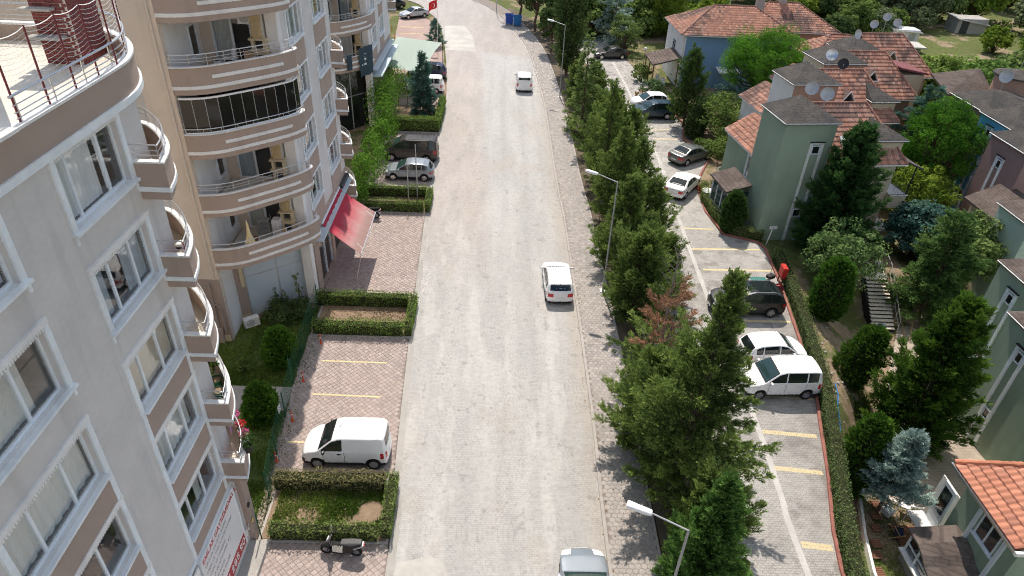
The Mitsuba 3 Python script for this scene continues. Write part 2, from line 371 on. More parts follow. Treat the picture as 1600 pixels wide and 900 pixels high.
def paver_template(nside, rad, ang0, h):
    a = ang0+np.arange(nside)*2*math.pi/nside
    c = np.column_stack([np.cos(a), np.sin(a)])
    v = np.vstack([np.column_stack([c*rad, np.full(nside, h-0.012)]), np.column_stack([c*(rad-0.012), np.full(nside, h)])])
    f = [[nside, nside+i, nside+i+1] for i in range(1, nside-1)]
    for i in range(nside):
        j = (i+1) % nside; f += [[i, j, nside+j], [i, nside+j, nside+i]]
    return v, np.array(f)
def pavers(parent, centres, templ, cols, z, seed, nparts=300, near=(0, 12)):
    """the nearest pavers one by one, the rest as one part"""
    rng = np.random.default_rng(seed); c = np.asarray(centres)
    o = np.argsort(np.hypot(c[:, 0]-near[0], c[:, 1]-near[1])); c = c[o]
    v, f = templ
    shade = meshkit.fbm(np.column_stack([c*0.6, np.zeros(len(c))]), 3, seed)
    dv = []
    for i, q in enumerate(cols):
        dv.append(mikit.ply((v, f), 'paver', False, color=np.tile(q, (len(v), 1))))
    pick = np.clip(((shade-0.5)*1.5+0.5)*len(cols)+rng.normal(0, 0.8, len(c)), 0, len(cols)-1).astype(int)
    for i in range(min(nparts, len(c))):
        tl = rng.normal(0, 0.35, 2)
        copy_piece(parent, 'paver', dv[pick[i]], T4().translate([float(c[i, 0]), float(c[i, 1]), z+float(rng.uniform(-0.002, 0.003))]).rotate([1, 0, 0], float(tl[0])).rotate([0, 1, 0], float(tl[1])))
    r = c[nparts:]; m = len(r)
    if m:
        hz = z+rng.uniform(-0.002, 0.003, m)
        V = (v[None]+np.column_stack([r, hz])[:, None]).reshape(-1, 3)
        Fm = (f[None]+(np.arange(m)*len(v))[:, None, None]).reshape(-1, 3)
        C = np.repeat(np.asarray(cols)[pick[nparts:]]*rng.uniform(0.88, 1.12, (m, 1)), len(v), 0)
        part(parent, 'far_pavers', (V, Fm), 'paver', kind='stuff', color=C)
def hexgrid(poly, d):
    x0, y0, x1, y1 = poly.bounds; out = []
    dy = d*math.sqrt(3)/2; j = 0; y = y0
    import shapely
    while y < y1:
        for x in np.arange(x0+(d/2 if j % 2 else 0), x1, d): out.append((x, y))
        y += dy; j += 1
    p = np.array(out); ok = shapely.contains_xy(poly, p[:, 0], p[:, 1])
    return p[ok]
pavers('pavement', hexgrid(PAVE.intersection(sbox(-40, 12.5, 12, 112)).buffer(-0.04), 0.25), paver_template(6, 0.138, math.pi/6, 0.0), HEXC, 0.112, 3, near=(5.5, 12))
struct('tree_strip', prism(Polygon([(6.95, -10), (9.7, -10), (10.0, 16), (10.6, 30), (11.3, 45), (12.0, 62), (11.8, 78), (8, 98), (3.6, 112), (1.2, 118), (0.5, 116), (3.2, 105), (5.6, 92), (6.75, 72), (7.0, 52), (7.15, 44), (7.15, 25)]).buffer(0), -0.1, 0.055), 'soil_dark')
struct('pavement_edging', prism(LineString(po.coords).buffer(0.05, cap_style=2), -0.1, 0.125), 'kerb_stone')

# parking bays on the left: diamond pavers between the garden fence and the road
ISL = {'a': (-9.2, -4.0, 16.85, 19.95), 'b': (-10.3, -4.6, 30.2, 33.6), 'c': (-10.9, -5.0, 45.2, 48.3), 'd': (-10.8, -5.6, 61.5, 69.0)}
BAY = Polygon([(-9.5, 6), (-9.5, 17), (-9.75, 20), (-10.1, 24), (-10.35, 27), (-10.45, 34), (-10.7, 36.5), (-10.75, 62), (-11.6, 64), (-12.3, 76), (-14.8, 98), (-16, 112), (-13, 112), (-9.2, 102), (-7.5, 90), (-6.2, 75), (-5.8, 62.9), (-5.4, 45.6), (-4.8, 30.3), (-4.27, 20.3), (-3.9, 15.8), (-3.7, 6)])
struct('parking_bays', sheet(BAY, -0.006), 'joint_sand')
isl = unary_union([sbox(a-0.05, c-0.0, b+0.05, d+0.0) for a, b, c, d in ISL.values()])
DIA = [(0.41, 0.34, 0.315), (0.42, 0.351, 0.324), (0.396, 0.329, 0.303), (0.427, 0.365, 0.34), (0.387, 0.324, 0.304)]
def diagrid(poly, s):
    import shapely
    x0, y0, x1, y1 = poly.bounds; k = s/math.sqrt(2)
    a = np.arange(x0, x1, 2*k); b = np.arange(y0, y1, 2*k)
    p = np.vstack([np.stack(np.meshgrid(a, b), -1).reshape(-1, 2), np.stack(np.meshgrid(a+k, b+k), -1).reshape(-1, 2)])
    return p[shapely.contains_xy(poly, p[:, 0], p[:, 1])]
pavers('parking_bays', diagrid(BAY.difference(isl).intersection(sbox(-20, 12, 0, 66)).buffer(-0.05), 0.215), paver_template(4, 0.1455, 0, 0.0), DIA, 0.008, 4, near=(-6.2, 13))
def pink_fn(p, n, uv):
    a = fbm(p.x*0.8, p.y*0.5, 1.0, 4); b = fbm(p.x*6, p.y*6, 1.0, 2)
    return mi.Color3f(0.38, 0.285, 0.25)*(0.75+0.35*a+0.15*b)
textured('pink_far', pink_fn)
struct('upper_bays', sheet(BAY.intersection(sbox(-30, 66, 0, 120)), 0.006), 'pink_far')
# island beds inside the hedges
for k, (a, b, c, d) in ISL.items():
    struct('planting_bed', prism(sbox(a, c, b, d), -0.05, 0.07), 'kerb_stone')
    struct('bed_soil', sheet(sbox(a+0.1, c+0.1, b-0.1, d-0.1), 0.085), 'soil')
def yline(p0, p1, w, mat='yellow_paint', z=0.0125, dashes=None, rng=random.Random(5)):
    p0, p1 = np.array(p0, float), np.array(p1, float); u = p1-p0; L = np.linalg.norm(u); u /= L; n = np.array([-u[1], u[0]])
    m = MB(); step = dashes or L; t = 0.0
    while t < L-1e-6:
        e = min(t+step-(0.012 if dashes else 0), L)
        j = rng.uniform(-0.01, 0.01)
        a, b = p0+u*t+n*(w/2+j), p0+u*e+n*(w/2+j); c, d = p0+u*e-n*(w/2-j), p0+u*t-n*(w/2-j)
        m.quad([*d, z], [*c, z], [*b, z], [*a, z]); t += step
    return struct('bay_line', m, mat)
for a, b in [((-9.2, 28.05), (-5.7, 28.0)), ((-9.1, 25.45), (-5.6, 25.35)), ((-9.45, 22.2), (-8.6, 22.2))]:
    yline(a, b, 0.11, 'line_cream', 0.0165)
for a, b in [((-14.8, 102.2), (-11.4, 102.4)), ((-14.3, 98.5), (-11.0, 98.7))]: yline(a, b, 0.2, 'yellow_paint', 0.0105)

# right parking court
LOT = Polygon([(10.1, -8), (10.0, 16), (10.6, 30), (11.3, 45), (12.0, 62), (11.8, 78), (9.4, 98), (14.6, 100), (16.6, 86), (18.6, 66), (17.6, 62), (18.9, 57), (16.6, 52), (16.2, 47), (16.6, 43.4), (19.2, 42.3), (18.8, 37.3), (17.9, 31.1), (17.0, 26.0), (16.5, 24.3), (15.6, 21.0), (14.6, 17.9), (14.2, 16.1), (12.9, 8), (12.6, -8)])
def lot_fn(p, n, uv):
    row = dr.floor(p.y*9.0); off = 0.5*(row-2*dr.floor(row*0.5))
    jx = dr.abs(p.x*4.6+off-dr.round(p.x*4.6+off)); jy = dr.abs(p.y*9.0-dr.round(p.y*9.0))
    joint = dr.maximum(1-smoothstep(0.02, 0.10, jx), 1-smoothstep(0.05, 0.17, jy))
    blk = cell_rand(dr.floor(p.x*4.6+off+0.5), dr.floor(p.y*9.0+0.5), 2)
    s1 = fbm(p.x*0.5, p.y*0.35, 1.0, 4); s2 = fbm(p.x*2.2, p.y*2.2, 7.0, 4); s3 = fbm(p.x*9, p.y*9, 4.0, 2)
    col = mix(mi.Color3f(0.33, 0.315, 0.295), mi.Color3f(0.445, 0.43, 0.405), smoothstep(0.35, 0.65, s1*0.6+s2*0.4))
    lane = smoothstep(13.4, 12.6, p.x-0.02*p.y)
    far = smoothstep(30, 44, p.y)
    col = mix(col, mi.Color3f(0.50, 0.485, 0.46)*(0.85+0.3*s2), dr.maximum(0.45*lane, 0.5*far))
    col = mix(col, mi.Color3f(0.22, 0.205, 0.19), smoothstep(0.64, 0.74, fbm(p.x*1.2+3, p.y*1.2, 9.0, 3))*0.5)
    return col*0.89*(1-0.31*joint*(1-0.75*far))*(0.90+0.20*blk)*(0.94+0.12*s3)
textured('lot_mat', lot_fn, 0.85)
struct('parking_court', sheet(LOT, 0.004), 'lot_mat')
DR = arc_pts([(12.62, -5), (12.78, 15.9), (13.0, 19.8), (13.25, 24.2), (13.55, 36.2), (13.9, 45.9), (14.35, 54), (14.45, 58.5), (14.1, 64.8), (14.6, 75), (14.3, 88)], 6)
mottled('drain_conc', (0.52, 0.505, 0.48), 0.12, 2.0)
ds = LineString(DR[:, :2]).buffer(0.135, cap_style=2)
struct('drain_strip', prism(ds, -0.05, 0.014), 'drain_conc')
for a, b, w, d in [((13.25, 23.55), (16.0, 23.3), 0.24, 0.11), ((13.1, 21.25), (15.4, 21.0), 0.24, 0.11), ((13.0, 17.15), (14.25, 17.0), 0.3, 0.11), ((13.4, 26.2), (16.8, 26.0), 0.24, 0.11), ((13.4, 28.9), (17.3, 28.75), 0.2, 0.11)]:
    m = []
    yline(a, b, w/2, 'line_cream', 0.010, d); 
    n = np.array([0.02, 1.0]); yline(np.array(a)+n*(w/2+0.012), np.array(b)+n*(w/2+0.012), w/2, 'line_cream', 0.010, d)
for a, b in [((13.6, 32.75), (18.0, 32.8)), ((13.8, 41.2), (18.8, 41.4)), ((14.0, 38.5), (18.8, 38.6)), ((13.9, 44.2), (16.2, 44.2)), ((14.6, 64.2), (16.9, 64.6)), ((14.8, 62.0), (17.3, 62.1)), ((16.8, 60.0), (18.3, 60.3)), ((14.6, 72.5), (16.6, 72.9))]:
    yline(a, b, 0.2, 'line_cream', 0.010)
rk = LineString([(12.6, 5), (14.2, 16.1), (14.6, 17.9), (15.6, 21.0), (16.5, 24.3), (17.0, 26.0), (17.9, 31.1), (18.8, 37.3), (19.2, 41.6), (18.9, 42.4), (16.75, 43.4), (16.25, 47), (16.65, 52), (18.9, 57)])
struct('red_kerb', prism(rk.buffer(0.07, cap_style=2), -0.1, 0.13), 'kerb_red')
struct('red_kerb', prism(LineString([(18.6, 59.8), (17.7, 62.1), (18.7, 66), (17.2, 80)]).buffer(0.07, cap_style=2), -0.1, 0.13), 'kerb_red')

# grass
def blades(poly, per, h, seed, zf, cols, lean=0.5):
    import shapely
    rng = np.random.default_rng(seed); x0, y0, x1, y1 = poly.bounds
    n = int((x1-x0)*(y1-y0)*per); p = np.column_stack([rng.uniform(x0, x1, n), rng.uniform(y0, y1, n)])
    p = p[shapely.contains_xy(poly, p[:, 0], p[:, 1])]
    dens = meshkit.fbm(np.column_stack([p*0.9, np.zeros(len(p))]), 3, seed); p = p[rng.uniform(0, 1, len(p)) < np.clip((dens-0.25)*2.6, 0.12, 1)]
    n = len(p); z = zf(p[:, 0], p[:, 1]); b = np.column_stack([p, z])
    a = rng.uniform(0, 2*math.pi, n); w = 0.022*rng.uniform(0.6, 1.5, n)*h/0.12; hh = h*rng.uniform(0.5, 1.4, n)
    s = np.column_stack([np.cos(a), np.sin(a), np.zeros(n)]); t = np.column_stack([rng.normal(0, lean, n)*hh, rng.normal(0, lean, n)*hh, hh])
    V = np.stack([b-s*w[:, None], b+s*w[:, None], b+t], 1).reshape(-1, 3); F = np.arange(3*n).reshape(-1, 3)
    k = np.clip(meshkit.fbm(np.column_stack([p*0.7, np.ones(n)]), 3, seed+9)*1.8-0.4+rng.normal(0, 0.18, n), 0, 1)[:, None]
    C = np.array(cols[0])*(1-k)+np.array(cols[1])*k
    return (V, F), np.repeat(C, 3, 0)
def grass(poly, per, h, seed, zf, cols, label):
    m, c = blades(poly, per, h, seed, zf, cols)
    k = solo('grass', m, 'leaf', label, 'grass', kind='stuff', color=c)
LAWN = Polygon([(-9.75, 17.2), (-9.2, 16.9), (-9.15, 20.0), (-9.6, 20.2), (-10.0, 24), (-10.25, 27), (-10.4, 33), (-15, 31.0), (-24, 31), (-24, 14), (-10.2, 14)])
struct('garden_soil', sheet(LAWN, -0.012), 'lawn_thatch')
struct('garden_path', prism(sbox(-22, 24.2, -10.15, 25.9), -0.05, 0.03), 'concrete')
LG = ((0.075, 0.15, 0.022), (0.25, 0.33, 0.075))
zc = lambda z: (lambda x, y: np.full(len(x), z))
grass(LAWN.difference(sbox(-22, 24.1, -10.1, 26)), 650, 0.12, 11, zc(-0.012), LG, 'mown garden grass behind the green mesh fence between the two blocks')
a, b, c, d = ISL['a']
grass(sbox(a+0.3, c+0.3, b-0.45, d-0.3).difference(Point(b-0.9, c+1.5).buffer(0.55)).difference(Point(b-1.3, c+1.2).buffer(0.3)), 1700, 0.13, 12, zc(0.085), LG, 'patchy grass inside the hedged bed beside the scooter')
a, b, c, d = ISL['b']; grass(sbox(a+0.4, c+0.4, b-0.4, d-0.4), 130, 0.10, 13, zc(0.085), ((0.10, 0.13, 0.03), (0.24, 0.17, 0.08)), 'sparse dry grass inside the hedged bed below the red awning')
a, b, c, d = ISL['c']; grass(sbox(a+0.4, c+0.4, b-0.4, d-0.4), 180, 0.10, 14, zc(0.085), ((0.08, 0.13, 0.03), (0.22, 0.17, 0.07)), 'dry grass inside the hedged bed with the two flag poles')
# lower garden on the right: paved path with a white edge, lawn, retaining edge
GPATH = unary_union([LineString([(27.2, 34.9), (25.2, 31.6), (23.2, 28.0), (22.2, 25.6)]).buffer(0.75), Polygon([(21.2, 26.8), (24.5, 27.0), (27, 24), (27, 20.9), (20.6, 20.9), (19.5, 21.35), (19.1, 22.0), (19.0, 23.2), (19.6, 24.4)])])
def gp_fn(p, n, uv):
    jx = dr.abs(p.x*5.0-dr.round(p.x*5.0)); jy = dr.abs(p.y*5.0-dr.round(p.y*5.0))
    j = dr.maximum(1-smoothstep(0.02, 0.09, jx), 1-smoothstep(0.02, 0.09, jy)); a = fbm(p.x*2, p.y*2, 1.0, 4)
    return mi.Color3f(0.47, 0.40, 0.33)*(0.72+0.45*a)*(1-0.3*j)
textured('garden_paving', gp_fn)
struct('garden_path', prism(GPATH, LOW-0.3, LOW+0.08), 'garden_paving')
edge = GPATH.buffer(0.09).difference(GPATH).intersection(unary_union([sbox(17, 18, 22.6, 24.2), sbox(20.5, 24, 23.6, 29)]))
struct('white_edging', prism(edge, LOW-0.2, LOW+0.16), 'white_paint')
struct('retaining_edge', prism(LineString([(16.3, 12), (16.75, 17.3), (17.2, 19.2), (17.85, 21.2), (18.9, 23.6), (20.2, 26.2), (20.9, 28.2)]).buffer(0.06, cap_style=2), LOW-0.3, LOW+0.34), 'white_paint')
GLAWN = Polygon([(16.4, 12), (16.8, 17.3), (17.3, 19.2), (17.95, 21.2), (18.7, 22.9), (19.0, 22.0), (19.5, 21.3), (20.6, 20.85), (20.3, 19.6), (19.2, 18.9), (17.9, 17.2), (17.4, 12)])
grass(GLAWN, 420, 0.09, 15, lambda x, y: np.full(len(x), LOW+0.0), LG, 'small lawn with slatted timber slabs beside the bay window')
GS = Polygon([(18.2, 23.4), (19.5, 26.0), (20.3, 28.4), (21.6, 28.6), (21.0, 26.8), (20.0, 24.8), (19.2, 23.6)])
grass(GS, 300, 0.22, 16, lambda x, y: terrain(x, y), ((0.06, 0.12, 0.02), (0.16, 0.22, 0.05)), 'overgrown green verge between the slope and the paved garden path')
GU = Polygon([(28.5, 36.5), (32, 38), (34, 42), (30.5, 44.5), (28.6, 41)])
grass(GU, 120, 0.16, 17, lambda x, y: terrain(x, y), ((0.06, 0.12, 0.02), (0.20, 0.20, 0.06)), 'rough grass beside the head of the outdoor stairs')
# upper yard
def yard_fn(p, n, uv):
    a = fbm(p.x*0.16, p.y*0.16, 2.0, 4); b = fbm(p.x*1.2, p.y*1.2, 2.0, 3)
    return mix(mi.Color3f(0.60, 0.55, 0.45), mi.Color3f(0.27, 0.27, 0.155), smoothstep(0.40, 0.60, a))*(0.75+0.5*b)
textured('yard_mat', yard_fn)
v, f = sheet(Polygon([(56, 100), (62, 98), (70, 94), (80, 92), (92, 96), (95, 104), (86, 112), (82, 119), (74, 120), (66, 117), (58, 112)]), -1.93)
struct('yard', (v, f), 'yard_mat')
# ------------------------------------------------------------------ building kit: windows, balconies
def onwall(o, u, n):
    o, u, n = (np.asarray(q, float) for q in (o, u, n))
    def f(s, z, d): return o+u*s+np.array([0, 0, 1.0])*z+n*d     # s along the wall, z up, d out of it
    def bx(s0, s1, z0, z1, d0, d1):
        v, F = box(s0, s1, min(d0, d1), max(d0, d1), z0, z1)
        w = o+v[:, :1]*u+v[:, 2:]*np.array([0, 0, 1.0])+v[:, 1:2]*n
        if np.dot(np.cross(u, n), [0, 0, 1.0]) < 0: F = F[:, ::-1]
        return w, F
    def quad(s0, s1, z0, z1, d):
        v = np.array([f(s0, z0, d), f(s1, z0, d), f(s1, z1, d), f(s0, z1, d)])
        F = np.array([[0, 1, 2], [0, 2, 3]])
        if np.dot(np.cross(v[1]-v[0], v[2]-v[0]), n) < 0: F = F[:, ::-1]
        return v, F
    return f, bx, quad
def window(parent, W, s0, s1, z0, z1, bars=(), depth=0.12, fr=0.07, frame='pvc', curtain=None, rng=random.Random(3), room=True, roomdeep=0.7, bar_h=(), name='window'):
    """an opening s0..s1 x z0..z1: frame with mullions at the fractions bars, a pane of glass, a curtain and a dark room behind"""
    f, bx, quad = W
    w = s1-s0; m = MB(); d0, d1 = -depth-0.06, -depth
    m.add(bx(s0, s0+fr, z0, z1, d0, d1)); m.add(bx(s1-fr, s1, z0, z1, d0, d1))
    m.add(bx(s0+fr, s1-fr, z0, z0+fr, d0, d1)); m.add(bx(s0+fr, s1-fr, z1-fr, z1, d0, d1))
    cuts = [s0+fr]+[s0+w*b for b in bars]+[s1-fr]
    for c in cuts[1:-1]: m.add(bx(c-fr*0.6, c+fr*0.6, z0+fr, z1-fr, d0+0.004, d1+0.006))
    for h in bar_h:
        zz = z0+(z1-z0)*h
        for i in range(len(cuts)-1): m.add(bx(cuts[i]+(fr*0.6 if i else 0), cuts[i+1]-(fr*0.6 if i < len(cuts)-2 else 0), zz-fr*0.5, zz+fr*0.5, d0+0.006, d1+0.004))
    k = part(parent, name, m, frame)
    for i in range(len(cuts)-1):
        part(k, 'pane', quad(cuts[i], cuts[i+1], z0+fr, z1-fr, d1-0.03), 'glass')
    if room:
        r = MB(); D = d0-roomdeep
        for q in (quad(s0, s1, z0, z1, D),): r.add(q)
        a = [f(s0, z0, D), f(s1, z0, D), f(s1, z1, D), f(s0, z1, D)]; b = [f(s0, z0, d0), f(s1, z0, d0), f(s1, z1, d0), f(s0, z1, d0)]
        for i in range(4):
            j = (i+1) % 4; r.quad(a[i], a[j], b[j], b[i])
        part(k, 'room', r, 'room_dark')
    if curtain:
        c = MB()
        for (ca, cb) in curtain:
            n = max(6, int((cb-ca)*w/0.05)); ss = np.linspace(s0+ca*w, s0+cb*w, n); ph = rng.uniform(0, 6)
            fq = rng.uniform(18, 40); am = rng.uniform(0.3, 1.2); dd = d0-0.14+am*(0.025*np.sin(ss*fq+ph)+0.012*np.sin(ss*fq*2.4+ph))
            P = np.array([f(s, z0+0.03, d) for s, d in zip(ss, dd)]+[f(s, z1-0.02, d*0.6+(d0-0.14)*0.4) for s, d in zip(ss, dd)])
            c.add((P, np.array([[i, i+1, n+i+1] for i in range(n-1)]+[[i, n+i+1, n+i] for i in range(n-1)])))
        part(k, 'curtain', c, rng.choice(['curtain', 'curtain', 'curtain_cream', 'curtain_blue', 'curtain_white']))
    return k
def facade(parent, W, s0, s1, z0, z1, holes, mat, t=0.3, name='wall', label=None):
    f, bx, quad = W
    P = sbox(s0, z0, s1, z1)
    for h in holes: P = P.difference(sbox(*h))
    o = f(0, 0, 0); u = f(1, 0, 0)-o; n = f(0, 0, 1)-o
    return part(parent, name, wallpoly(P, o, u, n, t), mat, label=label)

# ------------------------------------------------------------------ front apartment building
FX, FY = -9.45, 17.3
front = thing('apartment_building', 'grey stuccoed apartment block at the near left with window columns and a railed roof terrace', 'building')
W = onwall((FX, 0, 0), (0, 1, 0), (1, 0, 0))
f_, bx_, quad_ = W
rngF = random.Random(8)
colA = (13.42, 16.12); colB = (8.15, 11.30); colC = (2.6, 5.9)
levels = [(16.15, 17.85), (13.33, 15.03), (10.5, 12.2), (7.68, 9.36), (4.86, 6.5)]
holesF = []
for (a, b) in (colA, colB, colC):
    for (c, d) in levels: holesF.append((a, c, b, d))
facade(front, W, -8, 17.3, 3.95, 18.35, [(a, c, b, d) for a, c, b, d in holesF], 'stucco_grey')
curt = [[(0.0, 0.70), (0.78, 0.86)], [(0, 0.3), (0.62, 1)], [(0, 1)], [(0.2, 0.92)], [(0.0, 0.12), (0.55, 0.7)]]
curtB = [[(0, 1)], [(0.0, 0.8)], [(0, 1)], [(0.0, 0.45)], [(0, 1)]]
def surround(s0, s1, z0, z1, framed, below):
    for s in (s0-0.17, s1): part(front, 'window_surround', bx_(s, s+0.17, z0-(0.02 if framed else 0), z1+0.02, 0, 0.05), 'marble')
    t = MB()
    t.add(bx_(s0-0.19, s1+0.19, z1+0.02, z1+0.16, 0, 0.06))
    n = int((s1-s0+0.3)/0.085)
    for i in range(n):
        s = s0-0.15+i*0.085; t.add(bx_(s, s+0.05, z1-0.06, z1+0.02, 0.02, 0.055))
    part(front, 'window_valance', t, 'coping')
    part(front, 'window_sill', bx_(s0-0.20 if framed else s0-0.005, s1+0.20 if framed else s1+0.005, z0-0.07, z0-0.0, -0.14, 0.13), 'marble')
    if framed:
        [part(front, 'sill_bracket', bx_(s, s+0.08, z0-0.30, z0-0.07, 0.0, 0.05), 'marble') for s in (s0-0.17, s1+0.09)]
for ci, (a, b) in enumerate((colA, colB, colC)):
    for li, (c, d) in enumerate(levels):
        bars = (0.22, 0.72) if li == 0 else ((0.3, 0.7) if (ci+li) % 2 else (0.27, 0.66))
        window(front, W, a, b, c, d, bars, 0.14, 0.065, 'pvc', (curt if ci == 0 else curtB)[li], rngF)
        framed = li < 2 if ci == 0 else li < 1
        if ci == 1: framed = li < 2
        surround(a, b, c, d, framed, None)
    lo = 2 if ci == 0 else 2
    # brown spandrels and side strips of the lower window column
    for li in range(lo, 5):
        zt = levels[li][0]-0.07; zb = levels[li+1][1]+0.16 if li < 4 else 3.98
        part(front, 'spandrel', bx_(a, b, zb, zt, 0.0, 0.03), 'stucco_brown')
    for s in (a-0.17, b): part(front, 'side_strip', bx_(s, s+0.17, 3.98, levels[lo][0]-0.02, 0, 0.048), 'marble')
# ground floor with the sign
facade(front, W, -8, 17.3, 0.0, 3.95, [(13.4, 0.75, 16.3, 3.75), (8.0, 0.75, 11.3, 3.75)], 'stucco_grey', name='ground_floor_wall')
part(front, 'band', bx_(-8, 17.35, 3.95, 4.02, 0.0, 0.07), 'marble')
for a, b in ((16.85, 17.3), (11.7, 12.1)): part(front, 'pilaster', bx_(a, b, 0, 3.94, 0.0, 0.22), 'stucco_brown')
part(front, 'base_step', box(FX+0.001, FX+0.75, 10, 16.8, -0.05, 0.22), 'concrete')
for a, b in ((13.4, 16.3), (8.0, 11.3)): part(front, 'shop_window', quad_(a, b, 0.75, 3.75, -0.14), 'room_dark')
# end wall, body and roof slab
E1 = MB(); E1.box(-22, FX-0.3, 17.0, 17.3, 0, 18.3)
part(front, 'end_wall', E1, 'stucco_beige')
# recessed wall that carries the small round balconies
E2 = MB(); E2.box(-22, -10.75, 17.31, 20.2, 0, 18.25); part(front, 'corner_wall', E2, 'stucco_beige')
# terrace: floor, parapet with a rounded corner, coping, cornice strip
TER = np.vstack([[(-9.38, -8), (-9.38, 16.6)], arc_pts([(-9.38, 16.6), (-9.46, 17.5), (-9.85, 18.6), (-10.6, 19.7), (-11.6, 20.5), (-12.6, 20.8)], 5)[:, :2], [(-22, 20.8)]])
def terr(off0, off1):
    P = Polygon(list(TER)+[(-22, -8)])
    A = P.buffer(off0, join_style=2) if off0 else P
    return A.difference(P.buffer(off1, join_style=2)).intersection(sbox(-21.9, -7.9, 0, 40))
part(front, 'terrace_slab', prism(Polygon(list(TER)+[(-22, -8)]).buffer(-0.03), 18.02, 18.34), 'tile_floor')
part(front, 'parapet', prism(terr(0, -0.16), 18.1, 18.80), 'stucco_brown')
part(front, 'cornice', prism(terr(0.06, -0.05), 17.93, 18.10), 'marble')
part(front, 'coping', prism(terr(0.03, -0.19), 18.80, 18.86), 'coping')
part(front, 'soffit', prism(Polygon(list(TER)+[(-22, -8)]).buffer(-0.05), 17.86, 17.93), 'stucco_brown')
# steel railing and maroon posts with a cord net
RL = np.vstack([[(-9.46, 12.9), (-9.46, 16.6)], arc_pts([(-9.46, 16.6), (-9.54, 17.5), (-9.93, 18.55), (-10.65, 19.6), (-11.6, 20.4), (-12.6, 20.7)], 6)[1:, :2], [(-16, 20.7)]])
rls = LineString(RL)
def along(ls, n, z):
    return np.array([[*ls.interpolate(t, normalized=True).coords[0], z] for t in np.linspace(0, 1, n)])
rail = MB()
for z, r in ((19.38, 0.028), (19.20, 0.012), (19.06, 0.012), (18.95, 0.012)): rail.tube(along(rls, 60, z), r, 8)
for t in np.linspace(0.01, 0.99, 11):
    x, y = rls.interpolate(t, normalized=True).coords[0]; rail.tube([[x, y, 18.84], [x, y, 19.38]], 0.016, 6)
part(front, 'terrace_railing', rail, 'steel', True)
posts = [13.0, 14.05, 15.1, 16.1, 17.0]
plist = [(-9.48, y) for y in posts]+[(-9.72, 18.0), (-10.25, 19.1)]
cords = MB()
for i, (x, y) in enumerate(plist):
    part(front, 'net_post', (lambda m: m.tube([[x+0.0, y, 18.50], [x, y, 20.45]], 0.022, 8))(MB()), 'maroon', True)
for i in range(len(plist)-1):
    (x0, y0), (x1, y1) = plist[i], plist[i+1]
    for j in range(11):
        z = 19.45+j*0.098
        tt = np.linspace(0, 1, 5); sag = -0.07*(1-(2*tt-1)**2)
        cords.tube(np.column_stack([x0+(x1-x0)*tt, y0+(y1-y0)*tt, z+sag]), 0.010 if j == 10 else 0.0035, 4)
part(front, 'cord_net', cords, 'white_plastic', kind='stuff', label='cord net strung between the maroon posts')
# attic at the near end of the terrace and its set back wall
A = MB(); A.box(-22, -9.5, -8, 12.75, 18.34, 21.6); part(front, 'attic', A, 'stucco_white')
WA = onwall((-9.5, 0, 0), (0, 1, 0), (1, 0, 0)); fa, ba, qa = WA
part(front, 'attic_sill', box(-9.6, -9.2, 9.0, 12.5, 18.87, 18.94), 'coping')
ak = part(front, 'attic_window', MB().add(ba(9.4, 9.47, 18.95, 20.9, 0.002, 0.05)).add(ba(12.0, 12.07, 18.95, 20.9, 0.002, 0.05)).add(ba(9.47, 12.0, 20.83, 20.9, 0.002, 0.05)).add(ba(10.6, 10.67, 18.95, 20.83, 0.002, 0.05)), 'pvc')
part(ak, 'pane', qa(9.47, 12.0, 18.95, 20.83, 0.01), 'car_glass')
B = MB(); B.box(-22, -14.9, 12.76, 20.6, 18.34, 21.2); part(front, 'terrace_room', B, 'stucco_white')
WT = onwall((-14.9, 0, 0), (0, 1, 0), (1, 0, 0)); ft, bt, qt = WT
dk = part(front, 'terrace_door', MB().add(bt(16.2, 16.28, 18.36, 20.6, 0.002, 0.06)).add(bt(18.9, 18.98, 18.36, 20.6, 0.002, 0.06)).add(bt(16.28, 18.9, 20.52, 20.6, 0.002, 0.06)).add(bt(17.5, 17.58, 18.36, 20.52, 0.002, 0.06)), 'pvc')
part(dk, 'pane', qt(16.28, 18.9, 18.36, 20.52, 0.012), 'car_glass')
# brick barbecue chimney standing on the terrace
bbq = part(front, 'brick_chimney', box(-12.15, -11.2, 18.5, 19.88, 18.33, 21.5), 'mortar')
tb = [mikit.ply(cbox(-0.105, 0.105, 0, 0.022, -0.036, 0.036, 0.006), 'brick_red'), mikit.ply(cbox(-0.105, 0.105, 0, 0.022, -0.036, 0.036, 0.006), 'brick_red_dark')]
rb = random.Random(4)
th = [mikit.ply(cbox(-0.05, 0.05, 0, 0.022, -0.036, 0.036, 0.006), m) for m in ('brick_red', 'brick_red_dark')]
for row in range(36):
    z = 18.40+row*0.086
    for side, wd in ((0, 0.95), (1, 1.38)):
        s, nrow = (0.012 if row % 2 == 0 else -0.10), 0
        while s < wd-0.06:
            full = s >= 0 and s+0.21 <= wd+0.01; c = s+0.105 if full else (0.06 if s < 0 else wd-0.06)
            d = (tb if full else th)[rb.random() < 0.35]
            tw = T4().translate([-12.15+c, 18.5, z]).rotate([0, 0, 1], 180.0) if side == 0 else T4().translate([-11.2, 18.5+c, z]).rotate([0, 0, 1], -90.0)
            copy_piece(bbq, 'brick', d, tw); s += 0.222
part(front, 'chimney_shelf', box(-12.3, -11.4, 18.15, 18.47, 19.05, 19.12), 'concrete'); part(front, 'chimney_shelf', box(-12.3, -11.5, 18.22, 18.47, 19.75, 19.81), 'concrete')
